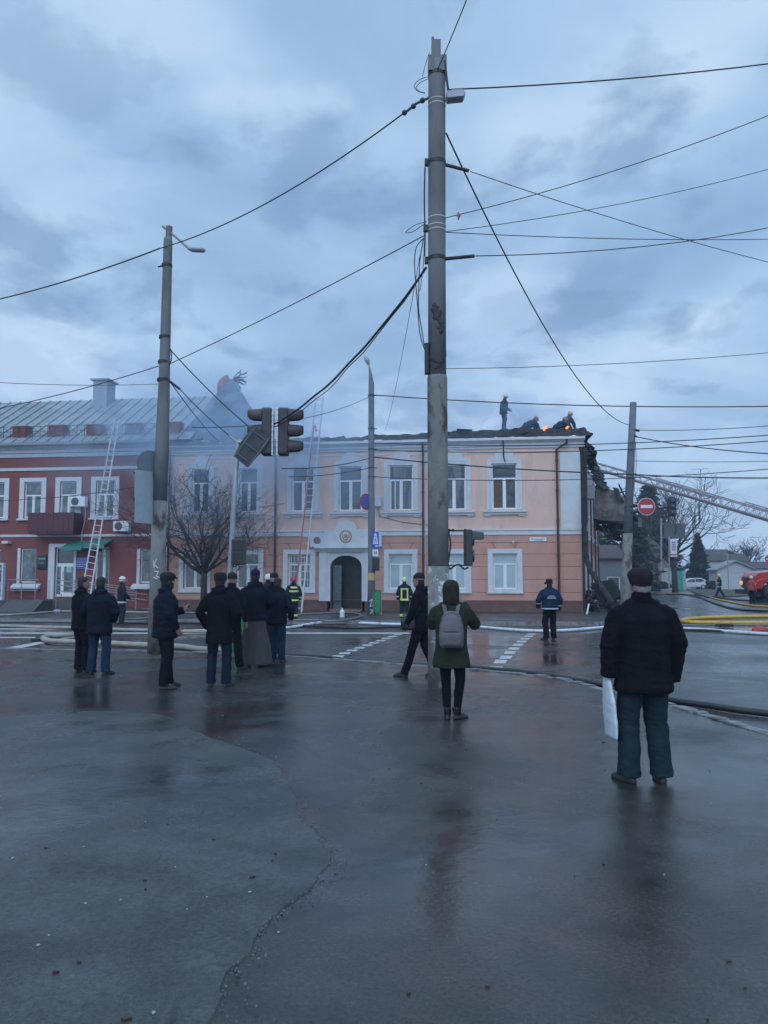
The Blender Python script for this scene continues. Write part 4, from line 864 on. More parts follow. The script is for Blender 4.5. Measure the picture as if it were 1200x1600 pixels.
# ---- slim signal pole with the big back to back lamps
Ys = 16.25
SP = hub('signal_pole', gr(352, 1024), 'slim grey steel post carrying the big back to back traffic lights', 'signal post')
put(pole_mb([(351.5, 1027, .062), (359.5, 893, .06), (366, 780, .056), (372, 690, .054)], Ys, 14), 'post', mat('galvanised_post', (.27, .3, .33), .5, .1, metal=.3), SP, True)
b = MB(); b.tube([at(372, 692, Ys), at(390, 680, Ys), at(428, 668, Ys)], .02, 7); b.tube([at(376, 722, Ys), at(384, 716, Ys), at(428, 676, Ys)], .018, 7); b.tube([at(358, 681, Ys), at(366, 688, Ys), at(372, 690, Ys)], .025, 7)
b.tube([at(372, 692, Ys), at(384, 690, Ys)], .06, 8); put(b, 'bracket', M_metal, SP)
def trihead(cx, facing, lab):
    T = hub('traffic_light', at(cx, 712, Ys), lab, 'traffic light', 'back to back traffic lights'); s = facing
    x0 = at(cx, 675, Ys).x; h = at(cx, 638, Ys).z-at(cx, 712, Ys).z; z0 = at(cx, 712, Ys).z; yy = Ys
    b = MB(); xa, xb = sorted((x0, x0-s*.21))
    out_ = [(-.15, z0+.03), (-.12, z0), (.12, z0), (.15, z0+.03), (.15, z0+h-.04), (.1, z0+h), (-.1, z0+h), (-.15, z0+h-.04)]
    b.prism([(yy+p[0], p[1]) for p in out_], xa, xb, 'x'); put(b, 'housing', M_sig, T, bevel=.02)
    for k in range(3):
        zc = z0+h*(.17+.33*k)+.01; b = MB()
        R = .15; P = []
        n_ = 18
        for (X, rr, dz) in ((0, R+.01, 0), (.05, R, 0), (.2, R*.93, -.0), (.31, R*.7, .02)):
            for q in range(n_+1):
                a = -math.pi*.22+math.pi*1.44*q/n_; P.append((x0+s*X, yy+rr*math.cos(a), zc+dz+rr*math.sin(a)))
        m_ = n_+1; F = [(i*m_+q, i*m_+q+1, (i+1)*m_+q+1, (i+1)*m_+q) for i in range(3) for q in range(n_)]
        K = len(P); P += [(p[0], yy+(p[1]-yy)*.93, zc+(p[2]-zc)*.93) for p in P]; F += [tuple(K+i for i in f)[::-1] for f in F]
        F += [(3*m_+q, 3*m_+q+1, K+3*m_+q+1, K+3*m_+q) for q in range(n_)]
        b.add(P, F); put(b, 'visor', mat('visor_brown', (.06, .04, .045), .6), T, True)
        b = MB(); b.tube([(x0, yy, zc), (x0+s*.03, yy, zc)], [R-.02, R-.05], 18); put(b, 'lens', mat('dark_lens', (.05, .06, .12), .2), T, True)
    b = MB(); xx = x0-s*.215
    for yo in (-.1, .07): b.box(min(xx, xx-s*.03), max(xx, xx-s*.03), yy+yo-.012, yy+yo+.012, z0-.01, z0+h+.01)
    for k in range(9): zz_ = z0+.06+k*h/9; b.box(min(xx, xx-s*.035), max(xx, xx-s*.035), yy-.13, yy-.12+.02*(k % 3), zz_, zz_+.035)
    put(b, 'mounting_strip', M_alu, T)
    return T
trihead(451, 1, 'big three lamp traffic light facing right, behind it the bright mounting strip')
trihead(410, -1, 'big three lamp traffic light facing left, half hidden by a bent board')
BB = hub('bent_board', at(395, 725, Ys-.25), 'crumpled grey backing board hanging skew below the traffic lights', 'sign board')
c = at(394, 698, Ys-.25); Mx = Matrix.Translation(c) @ Matrix.Rotation(math.radians(35), 4, 'Y') @ Matrix.Rotation(.35, 4, 'Z')
b = MB(); b.prism([(-.2, -.38), (.17, -.42), (.24, .1), (.2, .36), (-.22, .4), (-.25, 0)], -.012, .012, 'y', Mx); put(b, 'board', mat('bent_plate', (.065, .07, .078), .6, .3, 5, .5, 8), BB)
b = MB()
for xx in (-.19, .18): b.box(xx-.015, xx+.015, -.035, -.014, -.39, .37, Mx)
for zz_ in (-.3, -.02, .28): b.box(-.17, .16, -.033, -.016, zz_-.012, zz_+.012, Mx)
put(b, 'rib', mat('dull_rib', (.14, .15, .16), .6), BB)
PG = hub('pedestrian_signal', at(373, 884, Ys-.05), 'black pedestrian signal on the slim post beside the bare tree', 'traffic signal')
c = at(373.5, 862.5, Ys-.05); b = MB(); b.box(c.x-.14, c.x+.14, c.y-.12, c.y+.1, c.z-.27, c.z+.27); put(b, 'housing', M_sig, PG, bevel=.02)
b = MB(); b.box(c.x-.10, c.x+.10, c.y-.135, c.y-.121, c.z-.22, c.z-.02).box(c.x-.10, c.x+.10, c.y-.135, c.y-.121, c.z+.03, c.z+.22); put(b, 'back_rib', M_black, PG)
b = MB(); b.tube(catmull([at(x, y, Ys) for x, y in ((362, 878), (366, 886), (371, 882), (374, 887), (370, 892))], 5), .012, 6); put(b, 'cable_loop', M_black, PG)
# ---- middle pole beside the door
Yp = 33.4
CPp = hub('street_lamp', gr(580, 958, .04), 'slim lamp post beside the arched door of the peach building', 'street lamp', 'concrete poles')
put(pole_mb([(580, 960, .17), (580.5, 880, .155), (580.3, 780, .14), (580.2, 600, .125), (578.8, 585, .07), (577.5, 575, .045)], Yp), 'post', mat('blue_grey_post', (.13, .15, .17), .7, .15, 3, .3, 20), CPp, True)
put(MB().tube([at(577.5, 576, Yp), at(575.5, 566, Yp)], .045, 8), 'lamp_arm', M_metal, CPp)
put(MB().tube([at(576, 570, Yp), at(573.5, 562, Yp), at(569.5, 555, Yp)], [.05, .12, .06], 10), 'lamp_head', mat('lamp_grey', (.33, .36, .4), .5), CPp, True)
b = MB()
for py in (618, 670, 702, 731, 745): p = at(580.2, py, Yp); b.tube([p-Vector((0, 0, .03)), p+Vector((0, 0, .03))], .15, 14); b.tube([p, p+Vector((.25, 0, 0))], .02, 5)
put(b, 'clamp', M_black, CPp)
b = MB(); p = at(580.5, 901, Yp-.01); b.tube([p-Vector((0, 0, .16)), p+Vector((0, 0, .16))], .162, 14); put(b, 'yellow_notice', mat('yellow_notice', (.45, .33, .12), .7), CPp)
b = MB(); Yq = Yp-.18
for st in ([(577, 940), (582, 936), (578, 948), (583, 946)], [(578, 952), (583, 955), (578, 959)]):
    for (x0, y0), (x1, y1) in zip(st[:-1], st[1:]): b.tube([at(x0, y0, Yq), at(x1, y1, Yq)], .02, 5)
put(b, 'graffiti', M_white, CPp)
M_sb = mat('sign_blue', (.03, .1, .45), .4, .03); M_sw = mat('sign_white', (.62, .64, .66), .4, .03); M_sr = mat('sign_red', (.36, .035, .04), .4, .03)
def flatsign(name, label, px0, px1, py0, py1, Y, m, cat='road sign'):
    S = hub(name, at((px0+px1)/2, py1, Y), label, cat); a, c = at(px0, py0, Y), at(px1, py1, Y)
    put(MB().box(a.x, c.x, Y-.02, Y, c.z, a.z), 'sign_plate', m, S); return S, a, c
S, a, c = flatsign('crossing_sign', 'blue pedestrian crossing sign with white triangle on the lamp post', 581.5, 592, 831, 852, Yp-.2, M_sb)
W_, H_ = c.x-a.x, a.z-c.z; b = MB(); b.prism([(a.x+W_*.12, c.z+H_*.1), (a.x+W_*.88, c.z+H_*.1), (a.x+W_*.6, a.z-H_*.1), (a.x+W_*.4, a.z-H_*.1)], Yp-.226, Yp-.221, 'y'); put(b, 'triangle', M_sw, S)
b = MB(); xm = (a.x+c.x)/2; b.tube([(xm, Yp-.23, c.z+H_*.55), (xm-.04, Yp-.23, c.z+H_*.2)], .014, 5); b.tube([(xm, Yp-.23, c.z+H_*.55), (xm+.04, Yp-.23, c.z+H_*.2)], .014, 5); b.ball((xm, Yp-.23, c.z+H_*.66), .025, 8, 6); put(b, 'walking_figure', M_sb, S)
S, a, c = flatsign('arrow_sign', 'narrow blue strip sign under the crossing sign', 582, 591, 854, 858, Yp-.2, M_sb)
S, a, c = flatsign('supplementary_sign', 'small white plate with two black bars under the blue signs', 582, 591, 858.5, 869, Yp-.2, M_sw)
b = MB()
for f in (.3, .58): b.box(a.x+(c.x-a.x)*f, a.x+(c.x-a.x)*(f+.16), Yp-.226, Yp-.221, c.z+.09, a.z-.09)
put(b, 'bars', M_black, S)
CB = hub('pedestrian_signal', at(587, 892, Yp-.2), 'dark signal box low on the lamp post by the door', 'traffic signal'); a, c = at(582, 871, Yp-.2), at(593, 892, Yp-.2); put(MB().box(a.x, c.x, Yp-.3, Yp-.18, c.z, a.z), 'housing', M_sig, CB, bevel=.02)
put(MB().box(a.x+.05, c.x-.05, Yp-.318, Yp-.301, c.z+.06, a.z-.06), 'back_plate', M_black, CB)
NP = hub('no_parking_sign', at(572, 798, Yp-.2), 'round no parking sign turned edgeways on the lamp post', 'road sign')
c_ = at(571.8, 784, Yp-.15); Mx = Matrix.Translation(c_) @ Matrix.Rotation(math.radians(48), 4, 'Z'); circ = lambda r, n=32: [(r*math.cos(2*math.pi*k/n), r*math.sin(2*math.pi*k/n)) for k in range(n)]
put(MB().prism(circ(.36), -.01, .01, 'y', Mx), 'sign_plate', M_sr, NP); put(MB().prism(circ(.27), -.016, -.011, 'y', Mx), 'sign_field', M_sb, NP)
put(MB().box(-.03, .03, -.022, -.017, -.3, .3, Mx @ Matrix.Rotation(-.78, 4, 'Y')), 'sign_bar', M_sr, NP)
# ---- leaning pole at the right
Yr = 29.6
RP = hub('utility_pole', gr(977, 970, .04), 'leaning concrete pole at the right, behind the man in the black jacket', 'utility pole', 'concrete poles')
put(pole_mb([(976.8, 972, .2), (978.5, 920, .195), (981, 832, .18)], Yr), 'pole_shaft', M_concd, RP, True)
put(pole_mb([(981, 832, .176), (985.5, 720, .145), (989.5, 629, .125)], Yr), 'pole_shaft', mat('blue_concrete', (.13, .145, .16), .85, .12, 3, .3, 20), RP, True)
b = MB()
for px, py, r in ((981, 832, .19), (988, 682, .135), (988, 672, .135), (983.5, 792, .17), (983, 802, .17)): p = at(px, py, Yr); b.tube([p-Vector((0, 0, .03)), p+Vector((0, 0, .03))], r, 14)
b.tube([at(992, 672, Yr), at(999, 673, Yr)], .05, 6); b.tube([at(991, 680, Yr), at(995, 682, Yr)], .03, 6)
b.tube([at(976, 792, Yr-.1), at(1003, 791, Yr-.1)], .02, 6); b.tube([at(983, 801, Yr-.1), at(1000, 800, Yr-.1), at(1044, 792, Yr-.1)], .03, 6)
b.tube(catmull([at(x, y, Yr) for x, y in ((993, 690), (994, 730), (991, 760), (996, 785))], 5), .012, 5)
put(b, 'bracket', M_black, RP)
NE = hub('no_entry_sign', at(1010, 805, Yr-.2), 'round red no entry sign beside the leaning pole', 'road sign'); c_ = at(1010, 791.5, Yr-.2); Mx = Matrix.Translation(c_)
put(MB().prism(circ(.335), -.01, .01, 'y', Mx), 'sign_rim', M_sw, NE); put(MB().prism(circ(.32), -.015, -.011, 'y', Mx), 'sign_plate', M_sr, NE); put(MB().box(-.23, .23, -.02, -.016, -.06, .06, Mx), 'sign_bar', M_sw, NE)
BP = hub('backing_plate', at(1000, 815, Yr), 'dark grey plate behind the no entry sign', 'sign board'); a, c = at(997, 779, Yr), at(1004, 823, Yr); put(MB().box(a.x, c.x, Yr+.05, Yr+.07, c.z, a.z).box(a.x+.06, a.x+.1, Yr+.02, Yr+.05, c.z+.1, a.z-.1), 'plate', mat('plate_grey', (.12, .13, .15), .6), BP)
HT = hub('traffic_light', at(1050, 808, Yr-.1), 'small black three lamp traffic light hung from the arm of the leaning pole', 'traffic light'); c_ = at(1050, 792, Yr-.1)
b = MB(); b.prism([(-.12, -.36), (.12, -.36), (.15, -.28), (.15, .3), (.1, .38), (-.1, .38), (-.15, .3), (-.15, -.28)], -.08, .1, 'y', Matrix.Translation(c_)); put(b, 'housing', M_sig, HT, bevel=.02)
b = MB()
for k in (-1, 0, 1): b.tube([c_+Vector((0, -.08, k*.23)), c_+Vector((0, -.13, k*.23))], [.1, .085], 14)
put(b, 'lens', mat('dark_lens', (.05, .06, .12), .2), HT, True)
PO = hub('sign_post', Vector((433/1200*76, 76, ROADZ)), 'blank grey board on a thin post before the big leafless tree', 'sign post'); Yo = 76
put(MB().tube([at(1033, 924, Yo), at(1033, 810, Yo)], .09, 10), 'post', M_metal, PO); a, c = at(1037, 817.5, Yo), at(1071, 841.5, Yo)
put(MB().box(a.x, c.x, Yo-.03, Yo, c.z, a.z), 'board', mat('board_grey', (.075, .082, .095), .7, .08), PO); put(MB().box(a.x-.3, c.x+.02, Yo+.01, Yo+.05, a.z-.1, a.z-.04).box(a.x-.3, c.x, Yo+.01, Yo+.05, c.z+.1, c.z+.16), 'rail', M_metal, PO)
# ================================================================ WIRES
def wire(label, a, c, sag, px=1.4, name='overhead_wire', wob=0, group='overhead wires'):
    p, q = at(*a), at(*c); mid = (p+q)/2; r = px*min(mid.y, 20)/2400; r0, r1 = px*a[2]/2400, px*c[2]/2400; P = []; R = []; N_ = 30
    lo = min(r0, r1)
    ta, tb = (-1.6 if a[0] <= -60 else 0), (2.8 if c[0] >= 1300 else 1)     # run on well past the picture
    for i in range(N_+1):
        t = ta+(tb-ta)*i/N_; v = p+(q-p)*t; v.z -= 4*sag*t*(1-t)
        if wob: v += Vector((0, 0, wob*noise.noise(v*1.5)))
        P.append(v); R.append(max(.006, lo*1.15))
    o = hub(name, tuple(p), None, None); bpy.data.objects.remove(o)
    b = MB(); b.tube([v-p for v in P], R, 6); o = b.build(name, M_cable); o.location = p
    return tag(o, label, 'cable', group)
wire('thick cable from the left frame edge to the top of the left pole', (-60, 480, 19), (250, 388, Yl), .12, 2.2)
wire('thick cable from the left pole lamp up to the central pole', (250, 388, Yl), (632, 176, Ym), .28, 2.2)
wire('cable rising steeply from the central pole top out of the picture', (684, 108, Ym-.15), (770, -110, 8.5), .05, 2)
wire('highest cable running right from the lamp of the central pole', (699, 140, Ym), (1380, 74, 13), .12, 2.3)
wire('thick drooping cable from the central pole down to the leaning pole', (697, 208, Ym), (983, 664, Yr), 1.05, 2.4)
wire('cable from the insulator rod crossing down to the right', (735, 268, Ym), (1330, 440, 16), .12, 1.3)
wire('cable climbing right from behind the central pole, crossing others', (690, 342, Ym), (1340, 122, 12), .18, 1.3)
wire('faint cable rising gently right from the central pole band', (697, 362, Ym), (1340, 222, 15), .2, 1.1)
wire('almost level cable right of the central pole band', (697, 363, Ym), (1340, 369, 16), .1, 1.3)
wire('cable from the thick lower insulator rod to the right', (741, 400, Ym), (1340, 322, 16), .25, 1.5)
wire('cable from the central pole band down to the left pole', (663, 368, Ym), (262, 570, Yl), .05, 1.7)
wire('cable from the left pole down to the left frame edge', (248, 572, Yl), (-100, 655, 19), .12, 1.4)
wire('heavy twisted black cable from the central pole to the traffic lights', (666, 418, Ym), (428, 662, Ys), .32, 3.6, wob=.03)
wire('thinner strand twisted along the heavy black cable', (662, 424, Ym), (428, 666, Ys), .36, 1.6, wob=.05)
wire('upper cable from the left pole to the traffic lights', (264, 544, Yl), (388, 666, Ys), .06, 1.6)
wire('lower cable from the left pole to the peach cornice', (264, 594, Yl), (342, 690, 34), .1, 1.4)
wire('cable from the left pole bracket to the slim signal post', (281, 608, Yl), (368, 688, Ys), .05, 1.4)
wire('cable from the traffic lights towards the lamp post', (300, 668, 18), (577, 620, Yp), .35, 1.2)
wire('long level cable from the lamp post across the sky to the right', (582, 617, Yp), (1300, 633, 30), .25, 1.6)
wire('upper cable passing in front of the cornice', (583, 692, Yp-.2), (1300, 672, 27), .3, 1.4)
wire('second cable passing in front of the cornice', (583, 703, Yp-.2), (1300, 681, 27), .3, 1.4)
wire('sagging cable across the upper windows of the peach building', (583, 714, Yp-.2), (985, 741, 29), .1, 1.9)
wire('cable right of the leaning pole at window height', (985, 741, 29.3), (1330, 744, 25), .1, 1.9)
wire('thin cable above the window heads of the peach building', (583, 745, Yp-.2), (1300, 724, 27), .35, 1.2)
wire('cable from the tree to the lamp post at window height', (440, 732, 32), (578, 716, Yp-.2), .15, 1.3)
wire('thin cable left of the lamp post over the window heads', (450, 745, 32), (578, 731, Yp-.2), .1, 1.0)
wire('falling cable from the leaning pole to the right edge', (992, 682, Yr), (1330, 712, 22), .2, 1.7)
wire('thin upper sky cable right of the leaning pole', (992, 672, Yr), (1330, 652, 26), .15, 1.0)
wire('faint level cable through the sky below the thick ones', (697, 576, 28), (1330, 538, 28), .2, .9)
wire('thin line dropping from the central pole to the burnt roof', (656, 400, Ym), (602, 672, 35), .3, .9)
wire('faint cable at the left above the grey roof', (-80, 592, 34), (248, 600, 34), .15, .8)
wire('slack cable in front of the red facade windows', (-80, 782, 34.5), (240, 756, 33.5), .25, .9)
wire('low pale cable above the turntable ladder', (985, 720, 33), (1330, 716, 33), .1, .8)
o = tag(MB().tube([(0, 0, 0), (.01, 0, -.06), (0, 0, -.13)], [.006, .03, .008], 6).build('ribbon', mat('ribbon', (.35, .1, .15), .8)), 'small red ribbon fluttering on a cable right of the central pole', 'ribbon'); o.location = at(716, 331, 11.8)
# ================================================================ HOSES
M_hw = mat('hose_white', (.58, .61, .64), .6, .1, 8, .2, 30, col2=(.28, .28, .28), c2s=2.5, c2t=(.52, .7)); M_hb = mat('hose_beige', (.3, .27, .235), .7, .15, 5, .2, 30); M_hy = mat('hose_yellow', (.56, .33, .03), .6, .15, 5, .2, 20, col2=(.22, .14, .04), c2s=2.5, c2t=(.54, .72)); M_hg = mat('hose_grey', (.16, .16, .165), .6, .2); M_hk = mat('hose_black', (.018, .018, .02), .4, .2)
def hose(label, pts, r, m, z=ROADZ, k=8):
    W = [gr(x, y, z+r*1.0) for x, y in pts]
    if pts[-1][0] >= 1300: W.append(W[-1]+(W[-1]-W[-2])*4)
    if pts[0][0] >= 1300: W.insert(0, W[0]+(W[0]-W[1])*4)
    if pts[0][0] <= -100: W.insert(0, W[0]+(W[0]-W[1])*3)
    P = catmull(W, k); o0 = P[0].copy()
    for i, p in enumerate(P): p.z += .006*abs(noise.noise(p*1.3))
    o = MB().tube([p-o0 for p in P], [(r*.9, r*1.12)]*len(P), 9, ref=(0, 0, 1)).build('fire_hose', m, smooth=True); o.location = o0
    return tag(o, label, 'fire hose', 'fire hoses on the ground')
hose('bright white hose crossing the road in front of the peach building', [(300, 986), (400, 984), (455, 980), (500, 973), (540, 972.5), (600, 975), (680, 976.5), (735, 978.5), (800, 984), (850, 986), (900, 984), (950, 980), (1010, 980), (1100, 984), (1190, 990), (1320, 996)], .055, M_hw)
hose('yellow hose loop on the pavement right of the woman in green', [(690, 970), (730, 967.5), (770, 966.5), (786, 968), (788, 971.5), (780, 974), (750, 974.2), (690, 974)], .05, M_hy)
hose('thick yellow hose doubled back at the right', [(1330, 962), (1200, 963), (1120, 964.5), (1082, 966.5), (1067, 969), (1072, 971.5), (1100, 972.6), (1200, 973.5), (1330, 974)], .08, M_hy)
hose('beige hose looping at the road edge behind the left pair of men', [(400, 1017), (318, 1014.5), (285, 1010.5), (230, 1008), (150, 1004), (90, 1002), (73, 1000), (68, 996.5), (78, 994), (100, 993), (130, 990.5), (160, 988.5)], .075, M_hb)
hose('pale hose stretched along the road at the left', [(-150, 976), (0, 978), (60, 979.5), (112, 981), (170, 983), (240, 985), (330, 987)], .06, M_hb)
hose('hose with a coupling on the far pavement before the red building', [(-150, 962), (0, 961), (50, 958.5), (88, 955.5), (92, 955), (150, 955.5), (240, 957)], .05, M_hb, .04)
hose('thin pale hose branching inside the beige loop', [(95, 999), (110, 997), (140, 994.5), (170, 990)], .04, M_hb)
hose('long black hose lying along the near kerb', [(400, 1021), (445, 1024), (500, 1027), (560, 1033), (620, 1038), (700, 1041), (760, 1045), (850, 1054), (920, 1066), (980, 1078), (1050, 1094), (1105, 1102), (1150, 1109), (1200, 1115), (1330, 1132)], .05, M_hk, ROADZ+.0)
hose('grey hose tangled in front of the arched door', [(330, 962), (380, 966), (430, 964), (470, 960), (510, 958), (545, 957), (562, 960), (563, 963), (550, 967), (520, 971), (500, 969)], .045, M_hg, .04)
hose('grey hose along the far kerb left of the door', [(170, 968), (230, 966), (270, 959), (300, 957.5), (360, 961), (420, 968), (500, 969)], .045, M_hg, .04)
hose('dark hose beside the kerb behind the group of men', [(180, 974), (260, 973), (340, 974), (420, 976), (500, 979), (560, 981), (630, 979)], .045, M_hk, ROADZ)
hose('grey hose in the gutter of the far kerb', [(-100, 971), (60, 971), (200, 971.5), (330, 970), (470, 975), (560, 973), (640, 972)], .045, M_hg, ROADZ)
hose('black hose snaking up the side street', [(1330, 956), (1200, 955), (1150, 951), (1125, 945), (1108, 939), (1090, 932.5), (1070, 929), (1040, 928)], .07, M_hk)
hose('long yellow hose running up the side street', [(1330, 954), (1200, 948), (1160, 944), (1120, 936), (1095, 930), (1060, 927.5), (1025, 927)], .06, M_hy)
hose('dark hose near the fire engine wheel', [(1330, 944), (1200, 939.5), (1150, 937), (1110, 932), (1085, 929)], .07, M_hk)
hose('black hose across the road at the right edge', [(1062, 984), (1090, 984.5), (1130, 986.5), (1180, 989), (1320, 993)], .045, M_hk)
hose('thin grey hose with a dark coupling at the right', [(1060, 976), (1100, 977), (1130, 976.5), (1200, 977)], .03, M_hg)
CO = MB(); p = gr(1132, 977, ROADZ+.08); CO.box(p.x-.16, p.x+.14, p.y-.1, p.y+.1, p.z-.06, p.z+.05).tube([(p.x-.3, p.y, p.z), (p.x+.3, p.y, p.z)], .05, 8); tag(CO.build('hose_coupling', M_black), 'dark hose coupling lying on the road by the yellow hoses', 'coupling')
CO = MB(); p = gr(90, 955.5, .1); CO.tube([(p.x-.15, p.y, p.z), (p.x+.15, p.y, p.z)], .085, 10).tube([(p.x-.04, p.y, p.z), (p.x+.04, p.y, p.z)], .11, 10); tag(CO.build('hose_coupling', M_metal), 'metal coupling on the hose before the red building', 'coupling')
# bottle, red lump, flat dark mat, small stuff on the ground
b = MB(); p = gr(534.5, 964, .04); b.loft([(p.x, p.y, p.z, .1, .1), (p.x, p.y, p.z+.22, .1, .1), (p.x, p.y, p.z+.3, .035, .035), (p.x, p.y, p.z+.36, .035, .035)], 12); tag(b.build('plastic_canister', M_sw), 'small pale canister standing before the arched door', 'canister')
b = MB(); p = gr(1188, 988, ROADZ); b.loft([(p.x, p.y, p.z, .28, .16), (p.x+.02, p.y, p.z+.12, .26, .15), (p.x-.05, p.y, p.z+.2, .1, .08)], 9); tag(b.build('red_bag', M_sr), 'crumpled red bag on the road near the right edge', 'bag')
b = MB(); a_ = gr(48, 1001, ROADZ); c_ = gr(88, 996, ROADZ); b.prism([(a_.x, a_.y), (c_.x, a_.y+.1), (c_.x+.1, c_.y+.7), (a_.x+.6, c_.y+.3)], ROADZ+.003, ROADZ+.04, 'z'); tag(b.build('rubber_mat', M_black), 'flat dark hose ramp lying inside the beige loop', 'hose ramp')
# ---- bins
def bin_(px, py, Yz, h, w_, lab, zb=.0):
    p = gr(px, py, zb); B = hub('litter_bin', p, lab, 'litter bin', 'green street bins'); s = h
    b = MB(); b.loft([(p.x, p.y, p.z+.12*s, w_*.8, w_*.7), (p.x, p.y, p.z+.2*s, w_*.86, w_*.75), (p.x, p.y, p.z+.95*s, w_, w_*.9), (p.x, p.y, p.z+1.0*s, w_*1.06, w_*.95)], 20, 5)
    put(b, 'bucket', mat('bin_green', (.03, .2, .085), .5, .15), B)
    put(MB().loft([(p.x, p.y, p.z+1.005*s, w_*.95, w_*.85), (p.x, p.y, p.z+1.02*s, w_*.8, w_*.7)], 20, 5), 'liner', M_black, B)
    b = MB(); x = w_*1.15
    b.tube([(p.x-x, p.y, p.z-.0), (p.x-x, p.y, p.z+s*.9), (p.x-w_*.9, p.y, p.z+s*.9)], .018, 6); b.tube([(p.x+x, p.y, p.z), (p.x+x, p.y, p.z+s*.9), (p.x+w_*.9, p.y, p.z+s*.9)], .018, 6); put(b, 'stand', M_metal, B)
bin_(372, 1026, 0, .85, .17, 'green litter bin hidden among the group beside the cassock', 0.0)
bin_(589.5, 961, 0, 1.02, .15, 'green litter bin beside the lamp post by the arched door', .04)
# ---- ladders
def ladder(lab, L0, L1, R0, R1, n, m, r=.038):
    o = hub('ladder', L0.lerp(R0, .5), lab, 'ladder', 'ladders against the facades')
    for a, c in ((L0, L1), (R0, R1)): put(MB().tube([a, c], r, 8), 'rail', m, o)
    for i in range(n): t = (i+.6)/n; put(MB().tube([L0.lerp(L1, t), R0.lerp(R1, t)], .018, 6), 'rung', m, o)
    return o
ladder('pale ladder leaning on the grey roof edge of the red building', at(126, 935, 34.0), at(179, 655, 36.7), at(140, 938, 33.7), at(186, 655, 36.5), 30, mat('ladder_paint', (.5, .48, .5), .5))
ladder('tall ladder reaching above the peach cornice left of the door', at(459, 957, 34.0), at(493.5, 620, 36.6), at(471, 957, 34.0), at(505, 620, 36.6), 32, mat('ladder_pale', (.5, .5, .53), .5))
P = catmull([at(x, y, Y) for x, y, Y in ((458, 950, 33.8), (463, 910, 34), (470, 850, 34.3), (477, 790, 34.8), (484, 720, 35.4), (489, 680, 35.7), (490.5, 668, 35.8), (493, 666, 35.85), (494, 674, 35.8))], 8); o0 = P[0].copy()
o = MB().tube([p-o0 for p in P], .034, 8).build('fire_hose', mat('hose_red', (.36, .10, .11), .7), smooth=True); o.location = o0; tag(o, 'red hose hooked over the tall ladder at the peach building', 'fire hose')
# ---- fallen gutter and debris at the corner
def wp(px, py, Y): return at(px, py, Y)
P = catmull([wp(x, y, Y) for x, y, Y in ((913, 700, 35), (912.5, 780, 34.9), (914, 850, 34.6), (920, 885, 34.2), (932, 905, 33.6), (945, 925, 33), (957, 944, 32.4))], 8); o0 = P[0].copy()
o = MB().tube([p-o0 for p in P], [.11+.05*abs(noise.noise(p*3)) for p in P], 8).build('fallen_gutter', M_char, smooth=True); o.location = o0; tag(o, 'bent charred gutter hanging from the roof corner to the pavement', 'gutter')
r = random.Random(21); c0 = gr(940, 954, .04)
SH = MB(); p = wp(947, 942, 33.6); q = [wp(923, 913, 34), wp(958, 906, 34.2), wp(972, 930, 33.2), wp(940, 944, 32.6)]; v = Vector((0, .05, .03)); SH.add(q+[x+v for x in q], [(0, 1, 2, 3), (7, 6, 5, 4), (0, 4, 5, 1), (1, 5, 6, 2), (2, 6, 7, 3), (3, 7, 4, 0)])
tag(SH.build('roof_sheet', mat('tar_sheet', (.008, .008, .009), .75, .4, spec=.2)), 'large black roof sheet lying tilted on the debris', 'roof sheet')
b = MB()
for k in range(420):
    t = r.random(); x = c0.x+r.uniform(-1.1, 1.5); y = c0.y+r.gauss(.5, .6); hz_ = max(.05, 1.0*math.exp(-((x-c0.x-.1)/1.1)**2)); z = .04+r.random()*hz_
    Mx = boxM((x, y, z), r.uniform(-.9, .9), r.uniform(-.9, .9), r.uniform(0, 3))
    if r.random() < .5: l_ = r.uniform(.15, .7); b.box(-l_, l_, -.03, .03, -.02, .03, Mx)
    else: s = r.uniform(.06, .3); b.prism([(-s, -s*.6), (s*.7, -s), (s, s*.4), (-s*.3, s*.8)], -.008, .008, 'z', Mx)
tag(b.build('debris_pile', mat('debris', (.045, .05, .052), .7, .6, 3, col2=(.35, .37, .39), c2s=1.5, c2t=(.56, .6))), 'heap of burnt boards and torn metal at the building corner', 'debris', kind='stuff')
b = MB(); b.tube([wp(917, 960, 31.6), wp(920, 944, 31.9)], .035, 6); tag(b.build('pale_board', M_sw), 'thin pale board leaning at the left of the debris heap', 'board')
